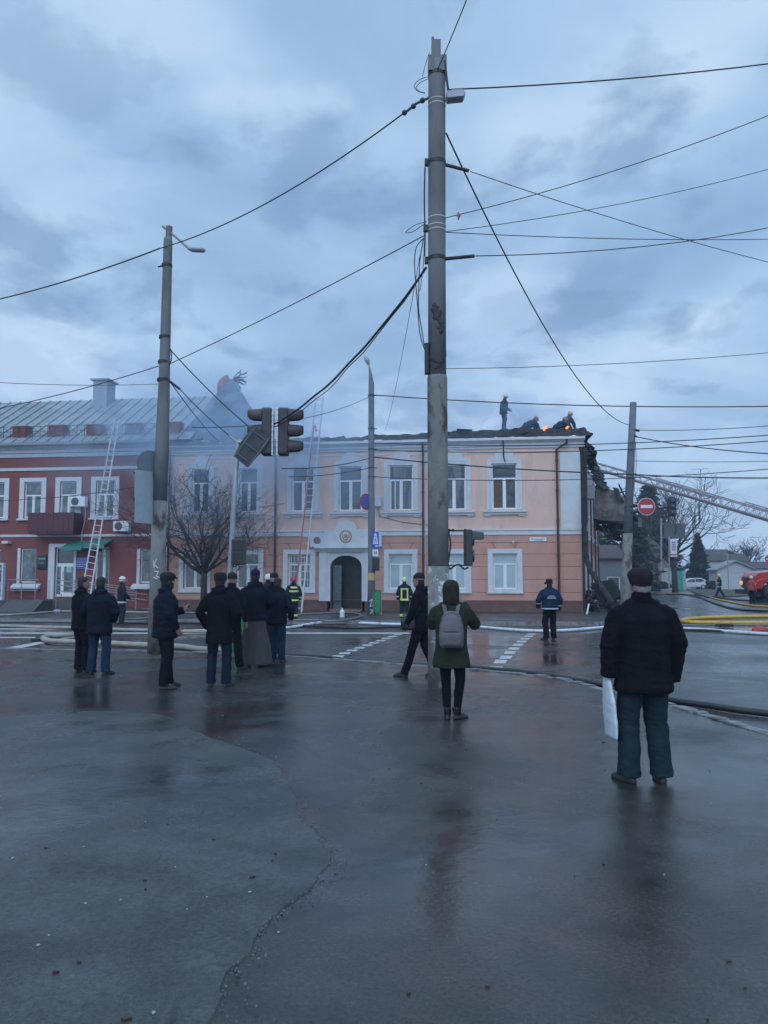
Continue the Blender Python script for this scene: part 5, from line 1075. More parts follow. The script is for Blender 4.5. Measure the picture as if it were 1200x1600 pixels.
# ================================================================ TREES
M_bark = mat('bark', (.035, .03, .028), .9, .3, 8, .8, 25)
M_twig = mat('twig', (.05, .04, .042), .9, .25, 6)
def bare_tree(name, base, H, spread, label, seed, r0, nl=5, first=.28, limbs=7, lev=4, rmin=.008, up=.5, group='bare trees', lf=1.0):
    R_ = random.Random(seed); T = empty(name, base, 0, label, 'tree', group); tr = MB(); tw = MB()
    def grow(p, d, ln, r, lv):
        n = 4 if lv < lev else 3; pts = [p]; rad = [r]; q = p.copy(); dd = d.copy()
        for i in range(n):
            dd = (dd+Vector((R_.gauss(0, .14), R_.gauss(0, .14), R_.gauss(.03, .12)))).normalized(); q = q+dd*ln/n
            if q.z > H: q.z = H-R_.random()*.1
            pts.append(q.copy()); rad.append(max(rmin, r*(1-.5*(i+1)/n)))
        (tr if lv <= 1 else tw).tube(pts, rad, 7 if lv <= 1 else (5 if lv == 2 else 3))
        if lv >= lev: return
        kids = nl if lv else limbs
        for k in range(kids):
            t = R_.uniform(.35, 1) if k else 1; i = min(n-1, int(t*n)); f = t*n-i; s = pts[i].lerp(pts[i+1], f)
            ax = Vector((R_.gauss(0, 1), R_.gauss(0, 1), R_.gauss(0, .6)+up*.4)).normalized(); nd_ = (dd*.75+ax*.85*spread).normalized()
            grow(s, nd_, ln*R_.uniform(.55, .8), rad[i]*R_.uniform(.45, .7), lv+1)
    h0 = H*first; tp = Vector((R_.gauss(0, .05), R_.gauss(0, .05), h0)); tr.tube([(0, 0, -.1), (0, 0, h0*.1), (tp.x*.4, tp.y*.4, h0*.5), tp], [r0*1.25, r0, r0*.9, r0*.85], 10)
    for k in range(limbs):
        a = 2*math.pi*(k+R_.random()*.6)/limbs; el = R_.uniform(.5, 1.25)
        grow(tp-Vector((0, 0, R_.uniform(0, h0*.15))), Vector((math.cos(a)*math.cos(el), math.sin(a)*math.cos(el), math.sin(el))), (H-h0)*R_.uniform(.42, .55)*lf, r0*R_.uniform(.4, .6), 1)
    tr.build('trunk', M_bark, T, True); tw.build('crown', M_twig, T); return T
bare_tree('bare_tree', gr(318, 955, .04), 6.9, .98, 'leafless pollarded tree on the pavement before the peach building', 7, .17, 5, .28, 11, 4, .008, .3, lf=1.15)
bare_tree('bare_tree', Vector((gr(1055, 925).x*80/gr(1055, 925).y, 80, -.1)), 13, .9, 'big leafless tree behind the grey board at the right', 12, .32, 4, .3, 8, 4, .02, .7)
bare_tree('bare_tree', Vector((565/1200*140, 140, -.1)), 8.8, 1.0, 'leafless tree standing behind the white garage', 15, .25, 4, .25, 8, 4, .035, .6)
bare_tree('bare_tree', Vector((425/1200*95, 95, -.1)), 12.5, .8, 'leafless tree between the dark pine and the big bare tree', 19, .25, 4, .3, 7, 4, .03, .7)
M_needle = mat('needles', (.018, .032, .024), .9, .4, 2)
def conifer(base, H, W2, label, seed, n=900, top=.0, trunk=.12, cover=1.0):
    R_ = random.Random(seed); T = empty('conifer', base, 0, label, 'tree', 'evergreen trees'); b = MB()
    for k in range(n):
        t = R_.random()**1.25; z = H*(trunk+(1-trunk)*t); rr = W2*((1-t)**.85+top*(1-t*.5))*R_.uniform(.25, 1)*(1+.18*math.sin(z*5+seed)); a = R_.uniform(0, 2*math.pi)
        c = Vector((rr*math.cos(a), rr*math.sin(a), z-rr*.18)); s = H*R_.uniform(.02, .05)*cover
        d = Vector((math.cos(a), math.sin(a), R_.uniform(-.5, .35))).normalized(); u = d.orthogonal().normalized()*s*.5; w2 = d.cross(u).normalized()*s*.35
        b.add([c-d*s+u, c-d*s-u, c+d*s*1.3, c-d*s*.3+w2, c-d*s*.4-w2], [(0, 1, 2), (3, 4, 2)])
    b.build('crown', M_needle, T); MB().tube([(0, 0, -.1), (0, 0, H*.9)], [H*.022, .03], 8).build('trunk', M_bark, T); return T
conifer(Vector((490/1200*109, 109, -.1)), 7.8, 2.1, 'pointed fir standing left of the white car', 3, 1800)
conifer(Vector((447/1200*110, 110, -.1)), 7.0, 2.2, 'dark evergreen shrub tree behind the green panel', 4, 1500, .3)
conifer(Vector((416/1200*116, 116, -.1)), 15.6, 2.6, 'tall dark pine right of the no entry sign', 5, 1500, .5, .3)
conifer(Vector((372/1200*78, 78, -.1)), 9.0, 2.6, 'dark evergreen between the torn eave and the leaning pole', 6, 2200, .7, .1)
# far belt of trees closing the view: one mass
b = MB(); r = random.Random(31)
for k in range(5200):
    x = r.uniform(20, 300); y = r.uniform(175, 215); h = 4.0+2.5*noise.noise(Vector((x*.06, y*.05, 2)))+1.5*noise.noise(Vector((x*.3, y*.05, 2))); z = r.random()**.7*h; s = r.uniform(.35, .9)
    c = Vector((x, y, z)); u = Vector((r.gauss(0, 1), r.gauss(0, 1), r.gauss(0, 1))).normalized()*s; v = u.orthogonal()*.6; b.add([c-u-v*.6, c+u-v, c+u*.6+v, c-u*.5+v], [(0, 1, 2, 3)])
tag(b.build('distant_trees', mat('far_thicket', (.05, .05, .045), .9, .4, .2)), 'low grey belt of distant trees along the horizon at the right', 'far trees', kind='stuff')
b = MB(); 
for k in range(5200):
    x = r.uniform(-300, -20); y = r.uniform(175, 215); h = 5+2.5*noise.noise(Vector((x*.06, y*.05, 2))); z = r.random()**.7*h; s = r.uniform(.35, .9)
    c = Vector((x, y, z)); u = Vector((r.gauss(0, 1), r.gauss(0, 1), r.gauss(0, 1))).normalized()*s; v = u.orthogonal()*.6; b.add([c-u-v*.6, c+u-v, c+u*.6+v, c-u*.5+v], [(0, 1, 2, 3)])
# ================================================================ BACKGROUND HOUSES (right)
def house(label, px0, px1, Y, pyw, pyr, zb, mw, mr, depth=8, gable=False, doors=(), wins=(), ov=.35, name='house'):
    x0, x1 = (px0-600)/1200*Y, (px1-600)/1200*Y; zw = at(px0, pyw, Y).z; zr = at(px0, pyr, Y).z
    H_ = empty(name, (x0, Y, zb), 0, label, 'building'); w_ = x1-x0; a = zw-zb; r_ = zr-zb
    hl = [(q[0]*w_, q[1]*w_, q[2]*a, q[3]*a) for q in list(doors)+list(wins)]
    b = MB(); wall(b, 'w', 0, w_, 0, a, hl, None, None, depth=.1); b.add([(0, 0, 0), (0, depth, 0), (0, depth, a), (0, 0, a)], [(0, 1, 2, 3)]).add([(w_, 0, 0), (w_, depth, 0), (w_, depth, a), (w_, 0, a)], [(0, 1, 2, 3)]).add([(0, depth, 0), (w_, depth, 0), (w_, depth, a), (0, depth, a)], [(0, 1, 2, 3)])
    if gable: b.add([(0, .0, a), (w_, 0, a), (w_/2, 0, r_-.02)], [(0, 1, 2)])
    b.build('wall', mw, H_)
    b = MB()
    if gable: b.prism([(-ov, a-.12), (w_/2, r_), (w_+ov, a-.12), (w_+ov, a-.0), (w_/2, r_+.14), (-ov, a)], -ov, depth, 'y')
    else: b.prism([(-ov, a-.1), (depth/2, r_), (depth+ov, a-.1), (depth+ov, a+.02), (depth/2, r_+.12), (-ov, a+.02)], -ov, w_+ov, 'x')
    b.build('roof', mr, H_)
    for q in hl[:len(doors)]: MB().box(q[0]+.002, q[1]-.002, .05, .09, q[2]+.002, q[3]-.002).box(q[0]+.2, q[0]+.24, .03, .05, q[2]+.3, q[3]-.3).build('door', mat('pale_door', (.4, .42, .44), .6, .1), H_)
    for q in hl[len(doors):]:
        f = MB().box(q[0], q[0]+.08, .03, .08, q[2], q[3]).box(q[1]-.08, q[1], .03, .08, q[2], q[3]).box(q[0]+.08, q[1]-.08, .03, .08, q[2], q[2]+.08).box(q[0]+.08, q[1]-.08, .03, .08, q[3]-.08, q[3]).build('window', M_white, H_); MB().box(q[0]+.05, q[1]-.05, .06, .07, q[2]+.05, q[3]-.05).build('pane', M_glass, f)
    return H_
M_gw = mat('grey_render', (.14, .15, .165), .8, .1); M_dr = mat('dark_roof', (.055, .05, .05), .8, .2); M_br = mat('brown_tiles', (.07, .05, .05), .85, .2); M_lw = mat('light_wall', (.4, .41, .42), .8, .12); M_pr = mat('pale_roof', (.24, .25, .26), .7, .15)
house('grey single storey house with a brown roof behind the debris', 936, 976, 66, 872, 851, -.1, M_gw, M_br, 7, wins=((.28, .78, .06, .52),))
house('bright green wall of a far house behind the corner', 930, 949, 110, 838, 829, -.1, mat('green_wall', (.12, .45, .12), .7), M_gw, 6)
house('dark barn like house right of the no entry sign', 997, 1032, 112, 858, 840, -.1, mat('dark_wall', (.07, .08, .08), .8), M_dr, 4, wins=((.2, .75, .45, .5),))
house('small gabled shed with light boards before the dark barn', 1016, 1049, 108, 889, 866, -.1, mat('shed_boards', (.17, .16, .14), .8, .3, 3), M_br, 5, True)
house('white garage with a pale gable roof and grey doors', 1119, 1176, 96, 890, 877, -.1, M_lw, M_pr, 2.5, True, doors=((.38, .62, .0, .85), (.66, .9, .0, .85)))
house('long house with stepped roofs behind the garage', 1108, 1168, 128, 876, 866, -.1, M_lw, M_br, 4, wins=((.1, .2, .5, .8), (.4, .5, .5, .8), (.7, .8, .5, .8)))
house('upper far house with a ribbed roof behind the garage', 1106, 1146, 150, 866, 858, -.1, M_gw, M_dr, 9, wins=((.2, .4, .5, .8), (.6, .8, .5, .8)))
house('small pale roofed house beyond the fire engine', 1165, 1240, 120, 888, 878, -.1, M_lw, M_br, 8, wins=((.2, .3, .4, .75), (.6, .7, .4, .75)))
# white panel wall with one green panel
PF = empty('panel_fence', (431/1200*100, 100, -.1), 0, 'white panelled fence with one turquoise panel', 'fence')
x = 0; wds = [.5, .5, .55, .55, .75, .4]
for i, wd in enumerate(wds):
    m = mat('turquoise', (.03, .3, .24), .6) if i == 4 else mat('fence_white', (.36, .39, .37), .7, .1)
    b = MB().box(x+.02, x+wd-.02, 0, .08, 0, 2.45 + (.35 if i == 1 else 0))
    for z in (.7, 1.5): b.box(x+.03, x+wd-.03, -.02, -.001, z, z+.05)
    o = b.build('panel', m, PF); x += wd
tag(bpy.data.objects[PF.children[4].name], 'turquoise panel')
MB().box(-.05, x+.05, .09, .17, 2.3, 2.4).box(-.05, x+.05, .09, .17, .3, .4).build('rail', M_metal, PF)
# hedge / low wall
b = MB(); r = random.Random(33)
for k in range(2600):
    c = Vector((r.uniform(502, 574)/1200*97, 97+r.uniform(-.4, .4), r.random()*1.0)); s = r.uniform(.05, .16); u = Vector((r.gauss(0, 1), r.gauss(0, 1), r.gauss(0, 1))).normalized()*s; v = u.orthogonal(); b.add([c-u-v, c+u-v, c+u+v, c-u+v], [(0, 1, 2, 3)])
tag(b.build('hedge', mat('brown_hedge', (.045, .035, .03), .9, .4, 2)), 'low brown winter hedge before the white garage', 'hedge')
LPp = empty('street_lamp', (536/1200*88, 88, -.1), 0, 'thin distant lamp pole in front of the white garage', 'street lamp'); MB().tube([(0, 0, 0), (0, 0, 4.2)], .07, 8).build('post', M_metal, LPp); MB().box(-.4, .1, -.1, .1, 4.2, 4.3).build('lamp_head', M_metal, LPp)
# banner on the trees
BN = hub('banner', at(1052, 870, 60), 'white hanging banner with dark lettering and red foot below the grey board', 'banner'); a, c = at(1047, 842, 60), at(1058, 870, 60)
put(MB().box(a.x, c.x, 59.97, 60, c.z, a.z), 'cloth', M_sw, BN); put(MB().box(a.x+.02, c.x-.02, 59.95, 59.965, c.z+.12, c.z+.22), 'red_strip', M_sr, BN)
b = MB(); r = random.Random(5)
for k in range(5): b.box(a.x+.1, a.x+.1+r.uniform(.15, .35), 59.95, 59.965, c.z+.5+k*.15, c.z+.57+k*.15)
put(b, 'lettering', mat('ink_blue', (.05, .07, .2), .6), BN); put(MB().tube([at(1045.5, 925, 60), at(1045.5, 838, 60)], .05, 8), 'post', M_metal, BN)
S = hub('no_entry_sign', at(1200, 884, 70), 'small distant red round sign cut by the right frame edge', 'road sign'); c_ = at(1201, 873.5, 70); Mx = Matrix.Translation(c_); put(MB().prism(circ(.35), -.01, .01, 'y', Mx), 'sign_plate', M_sr, S); put(MB().box(-.22, .22, -.02, -.012, -.05, .05, Mx), 'sign_bar', M_sw, S); put(MB().tube([(c_.x, 70.05, c_.z+.3), (c_.x, 70.05, -.09)], .04, 8), 'post', M_metal, S)
# ---- white car (side view, facing left, front hidden by the fence)
def car(label, x, y, z, s=1.0):
    C = empty('parked_car', (x, y, z), 0, label, 'car'); M_cw = mat('car_white', (.6, .63, .66), .25, .02, coat=.5)
    prof = [(-2.0, .32), (-2.03, .62), (-1.9, .82), (-1.15, .95), (-.5, 1.42), (.2, 1.52), (1.2, 1.5), (1.75, 1.22), (2.0, .95), (2.05, .5), (1.98, .3)]
    n = len(prof); b = MB(); rows = [(-.84, .97, 0), (-.88, 1, 0), (-.88, 1, 0), (.88, 1, 0), (.84, .97, 0)]
    vs = []
    for yy in (-.86, .86):
        for (px, pz) in prof: k = 1 if pz < .98 else .8; vs.append((px, yy*k, pz))
    b.add(vs, [tuple(range(n)), tuple(range(n, 2*n))]+[(i, (i+1) % n, n+(i+1) % n, n+i) for i in range(n)]); b.build('body', M_cw, C, bevel=.03)
    for s_ in (-1, 1):
        b = MB(); q = [(-1.0, .98), (-.48, 1.34), (.25, 1.42), (.25, .98)]; q2 = [(.33, .98), (.33, 1.42), (1.12, 1.4), (1.5, 1.2), (1.45, 1.0)]
        for Q in (q, q2): b.add([(p[0], s_*(.86 if p[1] < .985 else .74)+s_*.012, p[1]) for p in Q], [tuple(range(len(Q)))])
        b.build('window', M_glass, C)
    for wx in (-1.3, 1.3):
        for s_ in (-1, 1):
            w_ = MB().tube([(wx, s_*.68, .32), (wx, s_*.89, .32)], .33, 20).build('wheel', M_black, C, True); MB().tube([(wx, s_*.89, .32), (wx, s_*.90, .32)], [.2, .17], 12).build('rim', M_alu, w_)
    MB().box(1.99, 2.06, -.8, -.55, .78, .95).build('tail_light', M_sr, C)
    MB().box(1.99, 2.06, .55, .8, .78, .95).build('tail_light', M_sr, C)
    return C
car('white hatchback parked right of the panelled fence', 501/1200*104-2.05, 104, -.1)
# ---- fire engines at the right
M_fr = mat('fire_red', (.42, .03, .03), .3, .08, coat=.4)
FT = empty('fire_engine', Vector((at(1181, 900, 52).x, 52, ROADZ)), 0, 'red bonneted fire engine cut by the right frame edge', 'fire engine', 'fire engines'); px_m = 52/1200
def circp(r, n=24, s=0, e=2*math.pi): return [(r*math.cos(s+(e-s)*k/(n-1)), r*math.sin(s+(e-s)*k/(n-1))) for k in range(n)]
b = MB(); b.prism([(0, .95), (.02, 1.75), (.3, 2.0), (2.0, 2.2), (2.05, 2.95), (2.3, 3.05), (4.0, 3.05), (4.1, 1.0), (1.9, .9), (1.75, 1.25), (1.4, 1.5), (.95, 1.5), (.6, 1.25), (.45, .95)], .25, 2.2, 'y'); b.build('cab', M_fr, FT, bevel=.05)
b = MB(); b.prism([(-.1, .95), (.1, 1.45), (.6, 1.62), (1.6, 1.62), (2.0, 1.3), (2.1, .9), (1.9, .9), (1.75, 1.2), (1.45, 1.45), (.9, 1.45), (.55, 1.2), (.4, .9)], -.0, .45, 'y').build('fender', M_fr, FT, bevel=.02)
MB().box(-.35, -.12, -.05, 2.4, .55, .85).build('bumper', M_black, FT)
MB().box(4.3, 9.0, .1, 2.35, 1.1, 3.0).box(4.4, 8.9, .05, .1, 1.5, 2.7).build('rear_body', M_fr, FT, bevel=.04)
MB().box(-.1, 9.0, .8, 1.6, .7, .95).build('chassis', M_black, FT)
for wx in (1.15, 6.2, 7.6):
    for yy in (0.0, 2.05):
        w_ = MB().tube([(wx, yy, .63), (wx, yy+.38, .63)], .63, 28).build('wheel', M_black, FT, True); MB().tube([(wx, yy-.02, .63), (wx, yy-.005, .63)], [.2, .32], 16).build('rim', M_metal, w_)
MB().box(2.2, 3.8, .22, .245, 2.2, 2.85).build('cab_window', M_glass, FT)
hl = MB(); hl.tube([(-.12, .42, 1.3), (.05, .42, 1.3)], [.15, .11], 16).build('headlight', mat('lit_headlight', (1, .6, .3), .3, emit=(1, .42, .15), es=.5), FT); MB().tube([(-.12, 2.02, 1.3), (.05, 2.02, 1.3)], [.15, .11], 16).build('headlight', mat('lit_headlight', (1, .6, .3), .3), FT)
MB().box(-.02, -.002, .6, 1.9, 1.0, 1.65).build('grille', M_black, FT)
# turntable ladder truck standing off to the right; its ladder reaches over the picture
tip = at(929, 732, 50); base_ = at(1440, 884, 44); LT = empty('fire_engine', (base_.x, base_.y, ROADZ), 0, 'turntable ladder engine whose raised ladder crosses to the burnt corner', 'fire engine', 'fire engines')
tb = base_-LT.location
MB().box(-1.5, 6.5, -1.2, 1.2, .7, tb.z-.7).build('chassis', M_fr, LT, bevel=.04); MB().box(-3.8, -1.6, -1.2, 1.2, .6, 2.7).build('cab', M_fr, LT, bevel=.1); MB().box(-3.83, -3.801, -1.0, 1.0, 1.6, 2.4).build('cab_window', M_glass, LT)
MB().tube([(0, 0, tb.z-.7), (0, 0, tb.z-.1)], .9, 20).build('turntable', M_metal, LT)
for wx in (-2.8, 2.5, 4.2):
    for yy in (-1.2, .85): MB().tube([(wx, yy, .5), (wx, yy+.35, .5)], .5, 20).build('wheel', M_black, LT, True)
a_, c_ = tb, tip-LT.location; ax = (c_-a_).normalized(); up_ = (Vector((0, 0, 1))-ax*ax.z).normalized(); sd_ = ax.cross(up_); LN = (c_-a_).length
b = MB(); secs = [(0, .62, .42, .55), (.40, 1.0, .36, .46)]
M_lad = mat('ladder_grey', (.33, .31, .33), .5, .1, metal=.3)
for s0, s1, hw_, hh in ((0, .52, .45, .62), (.3, .8, .38, .5), (.6, 1.0, .3, .38)):
    for s in (-1, 1):
        o_ = sd_*s*hw_; p, q = a_+ax*LN*s0+o_, a_+ax*LN*s1+o_
        b.tube([p, q], .075, 5); b.tube([p+up_*hh, q+up_*hh], .04, 5); k = 0; L_ = LN*(s1-s0); st = .75
        while k*st < L_-st:
            b.tube([p+ax*k*st, p+ax*(k+.5)*st+up_*hh], .02, 4); b.tube([p+ax*(k+.5)*st+up_*hh, p+ax*(k+1)*st], .02, 4); k += 1
    k = 0
    while k*.35 < LN*(s1-s0): c = a_+ax*(LN*s0+k*.35); b.tube([c-sd_*hw_, c+sd_*hw_], .02, 4); k += 1
b.build('ladder', M_lad, LT)
# ================================================================ PEOPLE
M_skin = mat('skin', (.29, .17, .135), .55, .06, 8)
def cloth(name, c, rough=.9, var=.2, bump=.35, bs=60, **k): return mat(name, c, rough, var, 9, bump, bs, spec=.12, **k)
def limb(b, pts, rad, n=12): b.tube(pts, rad, n, cap='round')
def hand(b, wr, d, pn, ts, curl=.5, s=1.0, fan=.1):
    """palm + four unequal bent fingers + thumb; d: wrist->fingers, pn: palm normal, ts: thumb side"""
    d = Vector(d).normalized(); pn = Vector(pn); pn = (pn-d*pn.dot(d)).normalized(); ts = d.cross(pn) if d.cross(pn).dot(Vector(ts)) > 0 else pn.cross(d)
    wr = Vector(wr)
    b.tube([wr-d*.03*s, wr, wr+d*.035*s, wr+d*.075*s, wr+d*.095*s], [(.019*s, .026*s), (.018*s, .028*s), (.017*s, .038*s), (.015*s, .041*s), (.011*s, .038*s)], 14, ref=pn)
    for k, (off, ln) in enumerate(((.030, .074), (.010, .082), (-.010, .076), (-.029, .060))):
        p = wr+d*.088*s+ts*off*s; dd = (d+ts*(off*fan*12)).normalized(); pts = [p-dd*.015*s, p]; ang = 0
        for j, f in enumerate((.46, .3, .24)):
            ang += curl*(.55+.12*k)*(.9 if j else .7); v = dd*math.cos(ang)+pn*math.sin(ang); p = p+v*ln*f*s; pts.append(p)
        b.tube(pts, [.0098*s, .0098*s, .0092*s, .0086*s, .0074*s], 8, cap='round')
    p = wr+d*.022*s+ts*.03*s; v1 = (d*.62+ts*.72+pn*.28).normalized(); v2 = (d*.9+ts*.25+pn*(.2+.4*curl)).normalized()
    b.tube([p-v1*.01*s, p+v1*.035*s, p+v1*.035*s+v2*.03*s, p+v1*.035*s+v2*.056*s], [.0145*s, .0125*s, .0108*s, .009*s], 8, cap='round')
def head_m(hc, yaw, pitch, roll=0): return Matrix.Translation(hc) @ Matrix.Rotation(yaw, 4, 'Z') @ Matrix.Rotation(pitch, 4, 'X') @ Matrix.Rotation(roll, 4, 'Y')
def head(b, HM):
    t = MB()
    t.loft([(0, .012, -.118, .030, .034), (0, .014, -.105, .046, .056), (0, .010, -.08, .057, .074), (0, .004, -.045, .066, .084), (0, .0, -.01, .071, .090), (0, -.004, .03, .0755, .0955), (0, -.008, .065, .073, .093), (0, -.011, .095, .058, .075), (0, -.013, .113, .036, .048), (0, -.014, .121, .012, .016)], 22)
    t.tube([(0, .086, .022), (0, .098, .0), (0, .108, -.020), (0, .104, -.030)], [(.008, .009), (.010, .011), (.012, .016), (.007, .012)], 8, ref=(0, 1, 0))      # nose
    t.tube([(-.034, .078, .034), (0, .090, .037), (.034, .078, .034)], [.010, .011, .010], 8, cap='round')   # brow
    t.ball((0, .078, -.094), (.020, .016, .014), 10, 8)                                  # chin
    t.tube([(-.021, .084, -.057), (0, .0925, -.056), (.021, .084, -.057)], [.005, .0065, .005], 6, cap='round'); t.tube([(-.018, .083, -.066), (0, .0905, -.067), (.018, .083, -.066)], [.005, .007, .005], 6, cap='round')
    for s in (-1, 1):
        t.ball((s*.075, -.006, -.008), (.010, .018, .031), 10, 8, Matrix.Rotation(s*.25, 3, 'Z')); t.ball((s*.045, .056, -.03), (.018, .022, .02), 8, 6)
    b.add([HM @ Vector(p) for p in t.v], t.f)
def addM(dst, src, M): dst.add([M @ Vector(p) for p in src.v], src.f)
def person(px, py, H, face, label, **P):
    z0 = P.get('z', 0.0); loc = P['loc'] if 'loc' in P else gr(px, py, z0); s = H/1.75
    T = empty('person', loc, face, label, 'person', None, s); vx = P.get('vox', .0085)
    hx_, hy_ = P.get('lean', (0, 0)); blk = P.get('bulk', 1.0); crouch = P.get('crouch', 0)
    hipz = .93-crouch; pel = Vector((P.get('hipx', 0), P.get('hipy', 0), hipz)); 
    sh = Vector((pel.x+hx_, pel.y+hy_, hipz+math.sqrt(max(.02, .50**2-hx_**2-hy_**2)))); up = (sh-pel).normalized()
    rt = Vector((1, 0, 0)); rt = Matrix.Rotation(P.get('twist', 0), 3, 'Z') @ rt; fw = up.cross(rt).normalized()
    if fw.y < 0: fw = -fw
    nk = sh+up*.075; hd = P.get('head', (0, 0, 0)); ndir = (up+fw*(.25+.3*max(0, -hd[1]))).normalized(); hc = nk+ndir*.10+Vector((0, 0, .03)); HM = head_m(hc, hd[0], hd[1], hd[2] if len(hd) > 2 else 0)
    shw = .178*(.5+.5*blk); shL, shR = sh-rt*shw-up*.075, sh+rt*shw-up*.075
    eL, wL = P.get('aL', ((-.27, -.02, 1.13), (-.27, .06, .89))); eR, wR = P.get('aR', ((.27, -.02, 1.13), (.27, .06, .89)))
    dz = Vector((pel.x, pel.y, -crouch)) if not P.get('abs') else Vector((0, 0, 0))
    eL, wL, eR, wR = [Vector(v)+dz for v in (eL, wL, eR, wR)]
    fL, fR = P.get('feet', ((-.1, 0, 0), (.1, 0, 0)))       # x, y, heel lift
    toe = P.get('toe', (.2, -.2)); legs = []
    for sgn, f, ta, kn in ((-1, fL, toe[0], P.get('kL')), (1, fR, toe[1], P.get('kR'))):
        an = Vector((f[0], f[1], .085+f[2])); hp = pel+Vector((sgn*.088, 0, -.03)); mid = (an+hp)/2; d = (hp-an).length; L_ = .822; bend = math.sqrt(max(0, (L_/2)**2-(d/2)**2)) if d < L_ else 0
        k_ = Vector(kn) if kn else mid+Vector((math.sin(-ta)*bend, math.cos(ta)*bend, 0)); legs.append((hp, k_, an, ta, f[2]))
    # --- body: one continuous surface
    b = MB(); head(b, HM)
    b.tube([sh-up*.03, nk, hc-Vector((0, 0, .03))], [.062, .054, .056], 14)
    b.tube([pel-up*.06, pel+up*.05, pel+up*.2, pel+up*.36, sh-up*.04, sh+up*.02], [(.09, .13), (.095, .135), (.085, .12), (.095, .145), (.08, .15), (.05, .08)], 16, ref=fw)
    for A, E_2, W in ((shL, eL, wL), (shR, eR, wR)): limb(b, [A, A.lerp(E_2, .5), E_2, E_2.lerp(W, .4), W], [.046, .042, .036, .036, .024], 10)
    for hp, k_, an, ta, lf in legs:
        limb(b, [hp, hp.lerp(k_, .5), k_, k_.lerp(an, .35), an], [.078, .066, .05, .048, .034], 10)
        limb(b, [an, an+Vector((math.sin(-ta)*.13, math.cos(ta)*.13, -.045-lf*.6))], [.034, .022], 8)
    for sgn, E_2, W, key in ((-1, eL, wL, 'hL'), (1, eR, wR, 'hR')):
        d = (W-E_2).normalized(); h = P.get(key, {}); hand(b, W, h.get('d', d), h.get('pn', Vector((-sgn, 0, 0))), h.get('ts', Vector((0, 1, 0))), h.get('curl', .5), 1.05)
    organic('body', b, M_skin, T, min(vx, .009), 2)
    bo = T.children[-1]
    # --- eyes, brows, hair
    if P.get('eyes', True):
        for sgn in (-1, 1):
            t = MB().ball((0, 0, 0), (.0125, .010, .009), 8, 6); q = MB(); addM(q, t, HM @ Matrix.Translation((sgn*.031, .079, .012))); e = q.build('eye', mat('eye', (.05, .04, .035), .2), T, True)
            t = MB().tube([(-.016, 0, -.002), (0, .004, .003), (.016, -.002, 0)], .004, 5); q = MB(); addM(q, t, HM @ Matrix.Translation((sgn*.032, .090, .034))); q.build('eyebrow', P.get('hairm', M_black), T)
    hair = P.get('hair')
    if hair:
        t = MB()
        if hair == 'short': t.loft([(0, -.045, -.075, .056, .045), (0, -.035, -.05, .070, .062), (0, -.03, -.01, .0775, .072), (0, -.018, .035, .081, .086), (0, -.012, .07, .079, .093), (0, -.013, .102, .062, .078), (0, -.014, .122, .034, .045), (0, -.014, .128, .01, .012)], 22)
        if hair == 'fringe': t.loft([(0, -.05, -.085, .052, .04), (0, -.04, -.06, .070, .06), (0, -.034, -.02, .0785, .070), (0, -.028, .03, .079, .075), (0, -.02, .05, .07, .07)], 22)
        q = MB(); addM(q, t, HM); organic('hair', q, P.get('hairm', M_black), T, .006, 1, .004, 45, 3)
    if P.get('beard'):
        t = MB().loft([(0, .035, -.14, .02, .02), (0, .035, -.125, .042, .045), (0, .03, -.10, .059, .064), (0, .022, -.06, .069, .072), (0, .01, -.03, .0735, .076)], 18); q = MB(); addM(q, t, HM); organic('beard', q, P.get('beardm', M_black), T, .007, 1, .005, 50, 3)
    # --- trousers / skirt
    tm = P.get('trm'); tw = P.get('tw', 1.0)
    if P.get('skirt'):
        b = MB(); r0, r1 = P['skirt']; b.loft([(pel.x+.0, 0, .04, r1*1.02, r1*.72), (pel.x, 0, .10, r1, r1*.7), (pel.x, .0, .35, r1*.9, r1*.62), (pel.x, 0, .65, r0*1.08, r0*.82), (pel.x, 0, .95, r0*.9, r0*.72), (pel.x, 0, 1.1, r0*.8, r0*.6)], 40)
        def fold(p): return 1.0
        o = organic('cassock_skirt', b, P['skm'], T, .012, 2)
        for v in o.data.vertices:
            a = math.atan2(v.co.y, v.co.x-pel.x); k = max(0, min(1, (1.0-v.co.z)/.7)); q = 1+k*(.05*math.sin(a*9+.6)+.04*math.sin(a*5+2)+.015*noise.noise(v.co*6)); v.co.x = pel.x+(v.co.x-pel.x)*q; v.co.y *= q
    elif tm:
        b = MB(); bt = MB()
        b.tube([pel-up*.10, pel, pel+up*.10], [(.10*blk**.5, .15*blk**.5), (.115*blk**.5, .165*blk**.5), (.105, .15)], 18, ref=fw)
        for hp, k_, an, ta, lf in legs:
            fd = Vector((math.sin(-ta), math.cos(ta), 0)); bot = an+Vector((0, 0, -.03))
            R_ = [.098*tw**.3, .092*tw**.6, .075*tw, .073*tw, .070*tw, .072*tw*P.get('flare', 1.0)] if P.get('slim') is None else [.096, .084, .062, .060, .047, .045]
            b.tube([hp+Vector((0, 0, .03)), hp.lerp(k_, .5), k_, k_.lerp(bot, .4)-fd*.008, k_.lerp(bot, .8), bot+fd*.01], R_, 16, cap='flat')
        zk = [l[1].z for l in legs]; fz = sum(l[2].z for l in legs)/2
        def tz(p): return .55+.9*math.exp(-((p.z-zk[0])/.12)**2)+1.1*max(0, 1-(p.z-fz)/.25)
        organic('trousers', b, tm, T, vx*1.1, 3, .0075 if P.get('slim') is None else .003, 8, px*.01, 1.6, tz)
    # --- shoes
    shm = P.get('shm', M_black)
